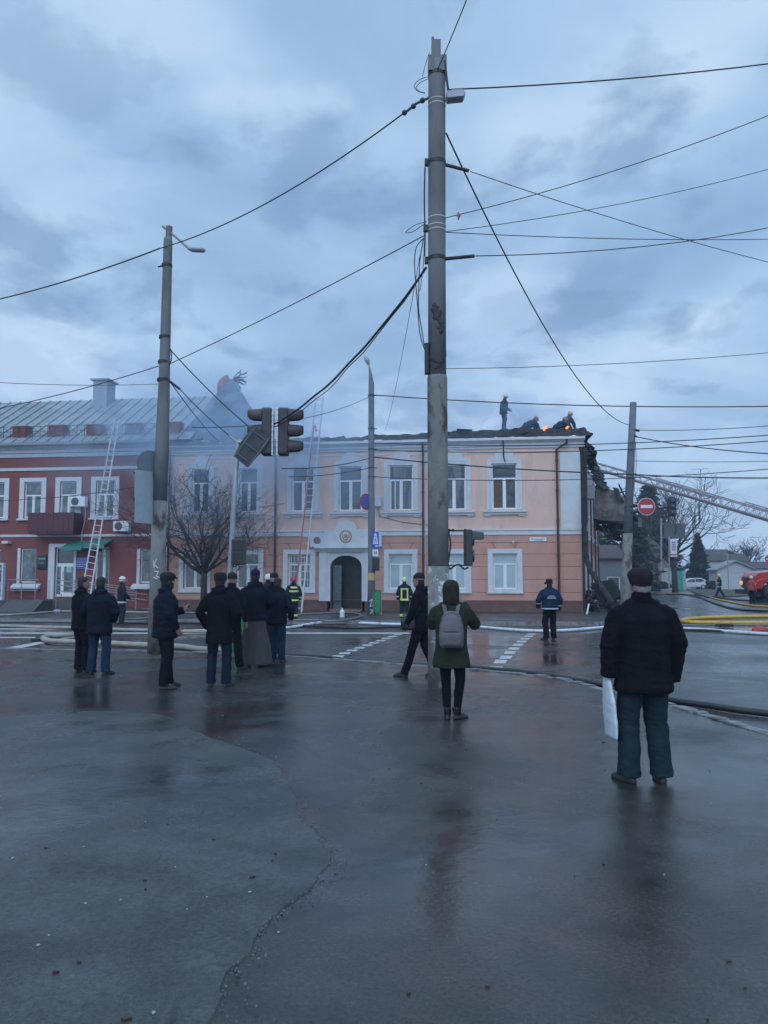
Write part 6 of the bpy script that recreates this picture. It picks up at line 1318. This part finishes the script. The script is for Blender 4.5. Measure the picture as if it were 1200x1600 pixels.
    for hp, k_, an, ta, lf in legs:
        b = MB(); pi = math.atan2(lf, .17)
        t = MB(); n = 16
        t.loft([(0, .075, -.086, .042, .135), (0, .075, -.070, .044, .138), (0, .07, -.05, .041, .128), (0, .045, -.025, .038, .095), (0, .0, .0, .037, .058), (0, -.012, .045, .040, .046)], n, 2.6)
        if P.get('boots'): t.loft([(0, -.012, .02, .046, .05), (0, -.012, P.get('booth', .17), .05, .055)], n)
        addM(b, t, Matrix.Translation(an) @ Matrix.Rotation(ta, 4, 'Z') @ Matrix.Rotation(-pi*.85 if lf else 0, 4, 'X')); organic('boot' if P.get('boots') else 'shoe', b, shm, T, .008, 2)
    # --- coat: torso and sleeves as one surface
    cm = P['coat']; zh = P.get('hem', .80)-crouch*.6; hb = P.get('hemb', 1.0); b = MB(); pf = P.get('puff', 0)
    hemp = Vector((pel.x, pel.y, zh)); th = .0
    if P.get('tube_coat'): base_pts = [pel-up*(.12), pel-up*.02]
    else: base_pts = [hemp, hemp+Vector((0, 0, .04)), Vector((pel.x, pel.y, max(zh+.08, hipz-.02)))]
    rr = [(.145*hb*blk, .185*hb*blk)]*1+[(.147*hb*blk, .19*hb*blk)]*(len(base_pts)-2)+[(.135*blk, .18*blk)]
    pts = base_pts+[pel+up*.15, pel+up*.30, pel+up*.40, sh-up*.03, sh+up*.03, nk+up*.0]; rr += [(.135*blk, .175*blk), (.14*blk, .19*blk), (.135*blk, .195*blk), (.11*blk**.5, .165*blk**.6), (.08, .115), (.062, .066)]
    b.tube(pts, rr, 26, ref=fw)
    aw = P.get('aw', 1.0)
    for A, E_2, W in ((shL, eL, wL), (shR, eR, wR)):
        end = W+(W-E_2).normalized()*P.get('cuff', .015)
        b.tube([A+up*.02-(A-sh)*.25, A, A.lerp(E_2, .5), E_2, E_2.lerp(W, .5), end], [.06*aw, .074*aw, .074*aw, .066*aw, .06*aw, .05*aw*P.get('cuffw', 1)], 16, cap='flat'); b.ball(A, .074*aw**.5, 14, 10)
        b.tube([nk-up*.02+(A-sh)*.12, nk.lerp(A, .5)+up*.012, A+up*.01], [(.05, .06), (.055, .07), (.05, .065)], 14, cap='round', ref=up)
    if P.get('collar', 1): b.tube([nk-up*.03, nk+up*.02, nk+ndir*.055*P.get('collar', 1)], [.085, .078, .076], 18)
    if P.get('hoodbag'):
        q = nk-fw*.065; b.tube([q+rt*.11+fw*.05, q+rt*.07-up*.03, q-up*.05, q-rt*.07-up*.03, q-rt*.11+fw*.05], [.03, .045, .055, .045, .03], 12, cap='round')
    def cz(p):
        e = min((p-eL).length, (p-eR).length); return .55+1.0*math.exp(-(e/.1)**2)+.35*max(0, 1-abs(p.z-hipz)/.25)
    co = organic(P.get('cname', 'jacket'), b, cm, T, vx*1.15, 3, P.get('fold', .009), 7.5, px*.013, 1.5, cz)
    if pf:
        for v in co.data.vertices: v.co += v.normal*pf*(abs(math.sin(v.co.z*math.pi/.085))-.5)
    bv = BVHTree.FromPolygons([v.co for v in co.data.vertices], [tuple(p.vertices) for p in co.data.polygons])
    for nm, z_a, z_b, m in P.get('bands', ()):       # reflective bands that follow the coat
        q = MB()
        def ring(c0, c1, rad, axis=None):
            pass
        V = []; n = 40
        for z in (z_a, (z_a+z_b)/2, z_b):
            zc = z-crouch; c = Vector((pel.x+hx_*max(0, (zc-hipz)/.5), pel.y+hy_*max(0, (zc-hipz)/.5), zc))
            for k in range(n):
                a = 2*math.pi*k/n; d = Vector((math.cos(a), math.sin(a), 0)); h = bv.ray_cast(c, d, .26); r_ = h[3] if h[3] else .18
                r_ = min(r_, .16*blk+.05*abs(math.cos(a))*blk+.01); V.append(c+d*(r_+.007))
        q.add(V, [(i*n+k, i*n+(k+1) % n, (i+1)*n+(k+1) % n, (i+1)*n+k) for i in range(2) for k in range(n)]); q.build(nm, m, T, True)
    for nm, side, t0, t1, m in P.get('sbands', ()):  # bands round sleeves / legs
        A, B = {'aL': (eL, wL), 'aR': (eR, wR), 'uL': (shL, eL), 'uR': (shR, eR), 'lL': (legs[0][1], legs[0][2]), 'lR': (legs[1][1], legs[1][2])}[side]
        r_ = {'a': .067*aw, 'u': .08*aw, 'l': .078*tw}[side[0]]; q = MB(); q.tube([A.lerp(B, t0), A.lerp(B, t1)], r_, 18); q.build(nm, m, T, True)
    for nm, quads, m, off in P.get('decals', ()):    # patches pressed on the back of the coat
        q = MB()
        for (xa, xb, za, zb) in quads:
            nx, nz_ = 8, max(2, int((zb-za)/.03)); V = []
            for i in range(nx+1):
                for j in range(nz_+1):
                    o_ = Vector((xa+(xb-xa)*i/nx, -1, za+(zb-za)*j/nz_-crouch)); h = bv.ray_cast(o_, Vector((0, 1, 0)), 2); V.append((h[0] if h[0] else Vector((o_.x, -.13, o_.z)))+Vector((0, -off, 0)))
            q.add(V, [(i*(nz_+1)+j, (i+1)*(nz_+1)+j, (i+1)*(nz_+1)+j+1, i*(nz_+1)+j+1) for i in range(nx) for j in range(nz_)])
        q.build(nm, m, T, True)
    # --- headgear
    hat = P.get('hat'); hm = P.get('hatm', M_black); t = MB(); v_ = .006
    if hat == 'beanie': t.loft([(0, -.008, .015, .084, .104), (0, -.008, .06, .085, .104), (0, -.012, .095, .076, .094), (0, -.016, .125, .052, .066), (0, -.018, .140, .02, .026)], 24)
    if hat == 'cap':   # flat winter cap with ear band
        t.loft([(0, -.022, -.03, .080, .088), (0, -.018, .0, .086, .1), (0, -.012, .035, .094, .114), (0, -.006, .065, .100, .122), (0, -.006, .092, .092, .114), (0, -.010, .116, .068, .086), (0, -.014, .13, .03, .04)], 26); t.tube([(-.05, .095, .045), (0, .128, .042), (.05, .095, .045)], [(.008, .02), (.008, .034), (.008, .02)], 10, ref=(0, 0, 1))
    if hat == 'fur': t.loft([(0, -.01, .005, .092, .11), (0, -.01, .05, .098, .116), (0, -.01, .10, .096, .112), (0, -.01, .128, .075, .09), (0, -.01, .134, .03, .04)], 26)
    if hat == 'round': t.loft([(0, -.016, .025, .087, .108), (0, -.016, .075, .09, .11), (0, -.016, .11, .078, .096), (0, -.016, .128, .05, .06), (0, -.016, .134, .02, .02)], 26)
    if hat == 'skufia': t.loft([(0, -.01, .02, .082, .100), (0, -.01, .07, .086, .104), (0, -.012, .105, .075, .09), (0, -.012, .135, .045, .055), (0, -.012, .158, .012, .014)], 26)
    if hat == 'ushanka': t.loft([(0, -.01, .0, .093, .11), (0, -.01, .06, .098, .116), (0, -.01, .105, .085, .10), (0, -.01, .128, .04, .05)], 26); t.ball((-.10, .02, -.01), (.045, .04, .035), 12, 8); t.ball((.088, .0, -.01), (.02, .035, .04), 12, 8)
    if hat == 'hood':
        t.loft([(0, -.03, -.17, .10, .09), (0, -.03, -.12, .105, .105), (0, -.022, -.05, .108, .118), (0, -.02, .02, .110, .124), (0, -.022, .08, .102, .118), (0, -.028, .12, .078, .09), (0, -.03, .145, .035, .04)], 26)
    if hat == 'helmet':
        t.loft([(0, -.02, -.03, .098, .118), (0, -.015, .0, .108, .132), (0, -.012, .04, .108, .132), (0, -.012, .085, .100, .122), (0, -.014, .125, .075, .095), (0, -.016, .148, .035, .045), (0, -.016, .153, .01, .01)], 28); t.tube([(0, .10, .09), (0, .02, .152), (0, -.08, .145), (0, -.125, .09)], .012, 8)
        t.tube([(-.085, .075, .02), (0, .135, .012), (.085, .075, .02)], [(.006, .02), (.006, .04), (.006, .02)], 10, ref=(0, 0, 1))
    if t.v:
        q = MB(); addM(q, t, HM); hn = {'helmet': 'helmet', 'hood': 'hood', 'beanie': 'beanie', 'cap': 'cap'}.get(hat, 'hat')
        ho = organic(hn, q, hm, T, v_, 2, 0 if hat == 'helmet' else .003, 22, px)
        if hat == 'helmet' and P.get('stripe'):
            t = MB().loft([(0, -.014, .02, .1105, .1345), (0, -.014, .05, .1105, .1345)], 28); q = MB(); addM(q, t, HM); q.build('helmet_stripe', P['stripe'], ho, True)
        if hat == 'beanie' and P.get('stripe'):
            t = MB().loft([(0, -.008, .012, .0875, .1075), (0, -.008, .034, .0880, .108)], 28); q = MB(); addM(q, t, HM); q.build('beanie_band', P['stripe'], ho, True)
    if P.get('phone'):
        pass
    W2 = Matrix.Translation(loc) @ Matrix.Rotation(face, 4, 'Z') @ Matrix.Scale(s, 4)
    return dict(T=T, M=W2, wL=wL, wR=wR, bv=bv, HM=HM)
def world_thing(name, label, cat, parts, M):     # parts: (part name, MB in person space, material, organic voxel)
    o0 = M @ Vector(parts[0][1].v[0]); T = None
    T = empty(name, o0, 0, label, cat)
    for pn, mb, m, vox in parts:
        mb.v = [tuple((M @ Vector(p))-o0) for p in mb.v]
        if vox: organic(pn, mb, m, T, vox, 2, .003, 14, 3)
        else: mb.build(pn, m, T, False)
    return T
def phone(info, pos, rot, label):
    M = info['M'] @ Matrix.Translation(pos) @ rot
    return world_thing('smartphone', label, 'phone', [('phone_body', MB().box(-.036, .036, -.005, .004, -.075, .075), M_black, 0), ('screen', MB().box(-.033, .033, -.0065, -.0055, -.07, .07), mat('phone_screen', (.25, .3, .36), .15, emit=(.5, .6, .75), es=.25), 0)], M)
R_ = math.radians
K_bk = cloth('black_cloth', (.006, .0065, .010)); K_nv = cloth('navy_cloth', (.007, .010, .020)); K_jn = cloth('jeans', (.014, .028, .058), .9, .25); K_dj = cloth('dark_jeans', (.010, .016, .034), .9, .25)
K_gt = cloth('slate_trousers', (.014, .027, .036), .9, .2); K_gn = cloth('green_parka', (.024, .028, .019), .9, .25); K_wv = cloth('police_blue', (.012, .024, .05), .8)
K_tk = cloth('turnout_cloth', (.014, .022, .032), .85); K_gr = cloth('cassock_grey', (.07, .064, .064), .95, .15); K_fur = mat('fur', (.012, .011, .012), .95, .4, 40, 1.0, 90); K_pp = cloth('purple_velvet', (.018, .011, .042))
K_yl = mat('reflective_yellow', (.55, .62, .16), .5, .1); K_si = mat('reflective_silver', (.42, .46, .48), .4, .1); K_hair = mat('dark_hair', (.02, .016, .014), .8, .3, 50); K_gray = mat('grey_hair', (.20, .195, .2), .85, .2, 60, .4, 120)
K_hw = mat('helmet_white', (.6, .6, .56), .35, .04); K_hy = mat('helmet_lime', (.55, .58, .36), .35, .05); K_hr = mat('helmet_red', (.40, .035, .045), .35, .05); K_ho = mat('helmet_orange', (.40, .10, .045), .35, .05)
# P12: older man, right
i = person(1010, 1222, 1.74, R_(2), 'older man in a black jacket and dark cap holding a white carrier bag', coat=K_bk, trm=K_gt, bulk=1.22, tw=1.22, flare=1.06, hem=.735, hemb=1.06, aw=1.28, cuffw=1.15, hair='fringe', hairm=K_gray, hat='cap', hatm=cloth('dark_cap', (.022, .018, .022)), shm=mat('shoe_slate', (.02, .028, .032), .5), vox=.0075,
           aL=((-.27, -.01, 1.15), (-.275, .03, .875)), aR=((.285, -.01, 1.14), (.25, .04, .835)), feet=((-.135, .0, 0), (.125, -.01, 0)), toe=(.42, -.12), head=(.08, 0, 0), collar=.8, fold=.010, hL=dict(curl=1.25))
w_ = i['wL']+Vector((.0, .03, -.10)); b = MB()
b.tube([w_+Vector((-.01, 0, .13)), w_+Vector((-.01, 0, .02)), w_+Vector((-.0, 0, -.12)), w_+Vector((.01, 0, -.30)), w_+Vector((.015, 0, -.42))], [(.014, .04), (.026, .09), (.032, .14), (.033, .15), (.026, .14)], 16, ref=(1, 0, 0))
world_thing('carrier_bag', 'crumpled white plastic bag hanging from the left hand of the older man', 'bag', [('bag', b, mat('white_plastic', (.55, .62, .66), .35, .08, 6, .5, 14), .009)], i['M'])
# P10: woman in green parka with backpack
i = person(706, 1124, 1.61, R_(-4), 'woman in a green hooded parka with a grey backpack, holding up a phone', coat=K_gn, trm=K_bk, slim=1, bulk=1.14, tw=.92, hem=.66, hemb=1.13, aw=1.15, hat='hood', hatm=K_gn, cname='parka', boots=True, shm=mat('boot_black', (.012, .013, .015), .35), vox=.0075, collar=.9,
           booth=.07, aL=((-.25, .06, 1.2), (-.13, .27, 1.36)), aR=((.31, .04, 1.2), (.17, .24, 1.44)), feet=((-.055, 0, 0), (.065, .01, 0)), toe=(.0, -.75), hipx=.0, head=(0, .0, 0), hR=dict(d=(-.5, .1, .85), pn=(-.3, 1, 0), ts=(-1, 0, .4), curl=.6), hL=dict(d=(.4, .2, .85), pn=(.3, 1, 0), ts=(1, 0, .4), curl=.6))
phone(i, Vector((.03, .33, 1.5)), Matrix.Rotation(R_(90), 4, 'Y'), 'phone held up before the face of the woman in green')
M_bp = cloth('backpack_grey', (.13, .12, .13), .85, .1); b = MB(); b.loft([(0, -.235, .93, .135, .075), (0, -.24, .96, .15, .09), (0, -.25, 1.06, .155, .098), (0, -.245, 1.2, .15, .09), (0, -.23, 1.3, .125, .075), (0, -.215, 1.36, .085, .055), (0, -.205, 1.385, .04, .03)], 26, 2.8)
pk = MB(); pk.loft([(0, -.335, .955, .11, .012), (0, -.345, .98, .125, .018), (0, -.35, 1.08, .125, .02), (0, -.345, 1.12, .115, .014)], 20, 3)
st = MB()
for s in (-1, 1): st.tube(catmull([(s*.07, -.19, 1.35), (s*.085, -.15, 1.425), (s*.10, -.06, 1.455), (s*.12, .06, 1.42), (s*.13, .14, 1.3), (s*.15, .05, 1.1), (s*.12, -.16, 1.0)], 5), [(.008, .026)]*31, 8, ref=(0, 0, 1))
zp = MB(); zp.tube(catmull([(-.11, -.325, 1.13), (0, -.35, 1.135), (.11, -.325, 1.13)], 5), .004, 5); zp.tube(catmull([(-.145, -.26, 1.1), (-.13, -.28, 1.25), (-.06, -.275, 1.345), (0, -.27, 1.365), (.06, -.275, 1.345), (.13, -.28, 1.25), (.145, -.26, 1.1)], 5), .004, 5); zp.tube([(.155, -.2, 1.02), (.165, -.2, .9), (.16, -.2, .86)], .007, 5)
world_thing('backpack', 'grey school backpack worn by the woman in green', 'backpack', [('pack', b, M_bp, .009), ('front_pocket', pk, M_bp, .007), ('strap', st, M_bp, 0), ('zip', zp, M_black, 0)], i['M'])
# P9: man walking left by the pole
i = person(660, 1058, 1.72, R_(62), 'man in black walking left past the central pole, shoulder bag at his hip', coat=K_bk, trm=K_bk, bulk=1.12, tw=.95, hem=.78, hat='beanie', hatm=K_fur, stripe=mat('beanie_stripe', (.2, .17, .18), .9), hair='short', hairm=K_hair, hoodbag=True,
           feet=((-.09, .29, .0), (.09, -.20, .04)), toe=(.1, .0), aL=((-.27, .04, 1.13), (-.25, .16, .92)), aR=((.27, -.10, 1.14), (.26, -.02, .90)), head=(.1, 0, 0), lean=(0, .03))
b = MB(); b.loft([(-.19, .16, .80, .055, .12), (-.20, .16, .84, .065, .13), (-.20, .16, .94, .065, .135), (-.19, .16, .99, .05, .12)], 18, 4); st = MB().tube(catmull([(-.22, .06, .97), (-.17, -.05, 1.2), (-.02, -.13, 1.42), (.12, -.04, 1.53), (.15, .1, 1.42), (-.02, .19, 1.2), (-.19, .25, .97)], 5), [(.006, .018)]*31, 6)
world_thing('shoulder_bag', 'black shoulder bag carried by the man walking left', 'bag', [('bag', b, M_black, .01), ('strap', st, M_black, 0)], i['M'])
# P3: bearded man with phone
i = person(256, 1075, 1.73, R_(-58), 'bearded man in a flat cap and black puffer jacket reading a phone', coat=K_nv, trm=K_bk, bulk=1.3, tw=1.1, hem=.76, hat='cap', hatm=K_fur, beard=True, beardm=K_hair, hair='short', hairm=K_hair, puff=.006, hoodbag=True, vox=.008, aw=1.1,
           aL=((-.27, .06, 1.12), (-.13, .31, 1.16)), aR=((.27, -.03, 1.12), (.24, .10, .92)), feet=((-.11, .10, 0), (.13, -.05, 0)), toe=(.2, -.3), head=(0, -.05, 0), hL=dict(d=(.25, .75, .6), pn=(.7, -.3, .5), ts=(0, -.2, 1), curl=.75))
phone(i, Vector((-.07, .42, 1.26)), Matrix.Rotation(R_(-25), 4, 'Z') @ Matrix.Rotation(R_(-50), 4, 'X'), 'phone in the hand of the bearded man, pale screen')
# P4: man in long black coat and fur hat
person(341, 1073, 1.72, R_(-8), 'man in a long black coat and fur cap standing with hands in pockets', coat=K_bk, trm=K_dj, bulk=1.08, tw=1.0, hem=.66, hemb=1.04, hat='fur', hatm=K_fur, hair='short', hairm=K_hair, hoodbag=True, cname='coat', aw=1.12,
       aL=((-.31, -.03, 1.14), (-.22, .06, .93)), aR=((.31, -.03, 1.14), (.22, .06, .93)), feet=((-.13, .02, 0), (.13, -.02, 0)), toe=(.3, -.3), cuff=.04)
person(360, 1047, 1.73, R_(-20), 'dark clad person mostly hidden behind the man in the long coat', coat=K_bk, trm=K_bk, hat='beanie', hatm=K_fur, hem=.70, vox=.01, cname='coat', feet=((-.08, 0, 0), (.12, .12, 0)))
# P2, P1: left pair
person(153, 1054, 1.66, R_(-6), 'man in a black jacket and blue jeans, right of the left pair', coat=K_nv, trm=K_jn, bulk=1.24, tw=1.08, hem=.73, aw=1.15, hair='short', hairm=K_hair, hat=None, hemb=1.02,
       aL=((-.30, .0, 1.13), (-.2, .14, .97)), aR=((.30, .0, 1.13), (.2, .16, .97)), feet=((-.14, .02, 0), (.14, -.02, 0)), toe=(.35, -.5), hoodbag=True)
person(124, 1051, 1.66, R_(-38), 'short haired man in black at the far left, turned to his companion', coat=K_bk, trm=K_bk, bulk=1.08, hem=.78, hair='short', hairm=K_hair, head=(-.35, 0, 0), hoodbag=True,
       aL=((-.26, .02, 1.13), (-.16, .18, .98)), aR=((.26, .02, 1.13), (.15, .2, 1.0)), feet=((-.10, .02, 0), (.10, .06, 0)))
# P6 priest
person(397, 1041, 1.79, R_(4), 'priest in a purple cap, black jacket and long grey cassock', coat=K_nv, skirt=(.2, .31), skm=K_gr, hat='skufia', hatm=K_pp, hair='short', hairm=K_hair, bulk=1.18, hem=.84, aw=1.12, hipx=0,
       aL=((-.28, .02, 1.16), (-.16, .2, 1.02)), aR=((.28, .02, 1.16), (.16, .2, 1.02)), hoodbag=True)
# P8, P7
person(432, 1035, 1.64, R_(-12), 'man in a black jacket and jeans right of the priest', coat=K_nv, trm=K_jn, hair='short', hairm=K_hair, bulk=1.16, hem=.80, aw=1.1,
       aL=((-.28, .04, 1.15), (-.15, .2, 1.0)), aR=((.31, -.04, 1.14), (.30, .02, .9)), feet=((-.09, .05, 0), (.12, -.03, 0)), toe=(.6, -.1))
person(427, 1024, 1.74, R_(25), 'man with a black knitted hat seen over the shoulders of the group', coat=K_bk, trm=K_dj, hat='round', hatm=K_fur, hair='short', hairm=K_gray, vox=.01, feet=((-.12, 0, 0), (.1, 0, 0)))
fk = dict(coat=K_tk, trm=K_tk, boots=True, vox=.011, hat='helmet', cname='turnout_coat', bulk=1.12, tw=1.15, hem=.78, aw=1.1)
person(418, 985, 1.72, R_(10), 'firefighter in a white helmet almost hidden behind the priest', hatm=K_hw, **fk)
person(458, 973, 1.72, R_(18), 'firefighter in a red helmet with yellow bands beside the tall ladder', z=ROADZ, hatm=K_hr, bands=(('reflective_band', 1.18, 1.25, K_yl), ('reflective_band', .84, .90, K_yl)), sbands=(('sleeve_band', 'aR', .5, .7, K_yl), ('sleeve_band', 'aL', .5, .7, K_yl), ('leg_band', 'lL', .45, .65, K_yl), ('leg_band', 'lR', .45, .65, K_yl)), decals=(('shoulder_patch', [(-.13, .13, 1.33, 1.39)], K_yl, .008),), **fk)
person(632, 971, 1.70, R_(0), 'firefighter in a lime helmet with a yellow reflective square on his back', z=ROADZ, hatm=K_hy, decals=(('reflective_square', [(-.15, -.09, .92, 1.33), (.09, .15, .92, 1.33), (-.089, .089, 1.28, 1.33), (-.17, .17, .84, .915)], K_yl, .009),), sbands=(('leg_band', 'lL', .5, .75, K_yl), ('leg_band', 'lR', .5, .75, K_yl), ('sleeve_band', 'aL', .4, .6, K_si), ('sleeve_band', 'aR', .4, .6, K_si)), **fk)
person(189, 976, 1.72, R_(-62), 'firefighter in a white helmet by the porch of the red building', z=ROADZ, hatm=K_hw, stripe=M_black, bands=(('reflective_band', .80, .86, K_si),), aL=((-.26, .05, 1.15), (-.12, .24, 1.05)), aR=((.26, .05, 1.15), (.16, .24, .98)), **fk)
# P11 officer
person(860, 1000, 1.69, R_(6), 'officer in a blue jacket with back lettering and fur hat on the road', z=ROADZ, coat=K_wv, trm=K_bk, hat='ushanka', hatm=K_fur, bulk=1.28, tw=1.15, hem=.86, aw=1.2, hair='short', hairm=K_hair, vox=.009,
       bands=(('reflective_band', .885, .915, K_si),), sbands=(('sleeve_band', 'aL', .35, .42, K_si), ('sleeve_band', 'aR', .55, .62, K_si)), decals=(('back_lettering', [(-.085+k*.026, -.085+k*.026+.019, 1.245, 1.272) for k in range(7)]+[(-.125+k*.0265, -.125+k*.0265+.02, 1.19, 1.222) for k in range(10)], K_si, .006),),
       aL=((-.33, .0, 1.15), (-.31, .1, .93)), aR=((.31, .0, 1.14), (.29, .06, .88)), feet=((-.12, -.02, 0), (.11, .02, 0)), toe=(.7, -.1))
# roof crew
def roofp(px, py, Y): return at(px, py, Y)
rf = dict(fk); rf['vox'] = .012; rf['bulk'] = 1.35; rf['tw'] = 1.4; rf['aw'] = 1.35; rf['boots'] = True
person(787, 672, 1.78, R_(-95), 'firefighter standing upright on the burnt roof, grey in the smoke', loc=roofp(787, 672, 36.8), hatm=K_hw, lean=(0, .06), aL=((-.2, .08, 1.15), (-.1, .3, .98)), aR=((.24, -.1, 1.15), (.2, -.12, .9)), head=(0, -.3, 0), **rf)
person(826, 672, 1.75, R_(-75), 'firefighter in a red helmet bent low over the roof edge', loc=roofp(822, 685, 36.3), hatm=K_hr, crouch=.42, lean=(0, .38), aL=((-.2, .55, 1.05), (-.15, .66, .8)), aR=((.2, .5, 1.05), (.15, .62, .8)), head=(0, -.5, 0), feet=((-.15, .05, 0), (.15, -.1, 0)), **rf)
person(872, 672, 1.72, R_(-80), 'firefighter in an orange helmet kneeling low near the roof corner', loc=roofp(869, 687, 36.0), hatm=K_ho, crouch=.45, lean=(0, .34), aL=((-.2, .5, 1.05), (-.15, .6, .8)), aR=((.2, .5, 1.05), (.15, .6, .8)), head=(0, -.4, 0), feet=((-.15, .05, 0), (.15, -.1, 0)), **rf)
person(882, 672, 1.74, R_(-70), 'firefighter in a yellow helmet rising behind the other at the corner', loc=roofp(882, 688, 36.8), hatm=mat('helmet_gold', (.55, .33, .12), .4), crouch=.22, lean=(0, .25), aL=((-.2, .4, 1.05), (-.15, .5, .85)), aR=((.2, .4, 1.05), (.15, .5, .85)), head=(0, -.3, 0), feet=((-.12, .1, 0), (.12, -.1, 0)), **rf)
# far firefighters in the side street
fk2 = dict(fk); fk2['vox'] = .014; fk2['eyes'] = False
person(1125, 934, 1.88, R_(80), 'distant firefighter with a yellow helmet striding across the side street', z=ROADZ, hatm=mat('helmet_yellow', (.7, .5, .12), .4), feet=((-.09, .32, .0), (.09, -.32, .08)), bands=(('reflective_band', .82, .9, K_si), ('reflective_band', 1.1, 1.16, K_yl)), **fk2)
person(1175, 943, 1.75, R_(-60), 'worker in a red jacket standing at the nose of the fire engine', z=ROADZ, coat=mat('worker_red', (.42, .07, .05), .8), trm=K_bk, hat='helmet', hatm=K_hw, vox=.014, eyes=False, hem=.85)
# ================================================================ SMOKE
def smoke(name, label, loc, size, dens, seed, col=(.56, .73, .93), scale=.45, contrast=(.42, .68), rz=0):
    m = bpy.data.materials.new('smoke_volume'); m.use_nodes = True; t = m.node_tree; n = t.nodes; l = t.links; n.clear()
    o = n.new('ShaderNodeOutputMaterial'); v = n.new('ShaderNodeVolumePrincipled'); v.inputs['Color'].default_value = (*col, 1); v.inputs['Anisotropy'].default_value = .2
    tc_ = n.new('ShaderNodeTexCoord'); mp = n.new('ShaderNodeMapping'); mp.inputs['Location'].default_value = (seed, seed*2, seed*3); mp.inputs['Scale'].default_value = (size[0]*scale, size[1]*scale, size[2]*scale*1.3)
    l.new(tc_.outputs['Object'], mp.inputs[0]); z = n.new('ShaderNodeTexNoise'); z.inputs['Scale'].default_value = 1; z.inputs['Detail'].default_value = 3.5; z.inputs['Distortion'].default_value = .6; l.new(mp.outputs[0], z.inputs['Vector'])
    r = n.new('ShaderNodeMapRange'); r.inputs[1].default_value = contrast[0]; r.inputs[2].default_value = contrast[1]; l.new(z.outputs['Fac'], r.inputs[0])
    ln = n.new('ShaderNodeVectorMath'); ln.operation = 'LENGTH'; l.new(tc_.outputs['Object'], ln.inputs[0])
    f = n.new('ShaderNodeMapRange'); f.interpolation_type = 'SMOOTHSTEP'; f.inputs[1].default_value = 1; f.inputs[2].default_value = .25; f.inputs[3].default_value = 0; f.inputs[4].default_value = 1; l.new(ln.outputs['Value'], f.inputs[0])
    a = n.new('ShaderNodeMath'); a.operation = 'MULTIPLY'; l.new(r.outputs[0], a.inputs[0]); l.new(f.outputs[0], a.inputs[1])
    c = n.new('ShaderNodeMath'); c.operation = 'MULTIPLY'; l.new(a.outputs[0], c.inputs[0]); c.inputs[1].default_value = dens; l.new(c.outputs[0], v.inputs['Density']); l.new(v.outputs[0], o.inputs['Volume'])
    b = MB().ball((0, 0, 0), 1, 24, 14); ob = b.build(name, m, None, True); ob.location = loc; ob.scale = size; ob.rotation_euler = (0, 0, rz)
    return tag(ob, label, 'smoke', kind='stuff')
smoke('smoke', 'blue smoke drifting over the left part of the peach building and its hipped roof', at(335, 690, 35.5), (10.5, 4.6, 5.4), .42, 3)
smoke('smoke', 'thin smoke hanging before the upper windows left of the door', at(500, 735, 34.0), (10, 2.8, 5.6), .12, 9, contrast=(.34, .7))
smoke('smoke', 'smoke rising around the firefighters on the burnt roof', at(790, 655, 36.8), (5.2, 2.6, 1.9), .6, 14, scale=.7)
# thin damp air over the whole place
hz_m = bpy.data.materials.new('haze_volume'); hz_m.use_nodes = True; t = hz_m.node_tree; t.nodes.clear(); o = t.nodes.new('ShaderNodeOutputMaterial'); v = t.nodes.new('ShaderNodeVolumePrincipled')
v.inputs['Color'].default_value = (.66, .78, .95, 1); v.inputs['Density'].default_value = .0008; t.links.new(v.outputs[0], o.inputs['Volume'])
tag(MB().box(-1000, 1000, -80, 1900, -1.2, 24).build('haze', hz_m), kind='stuff')
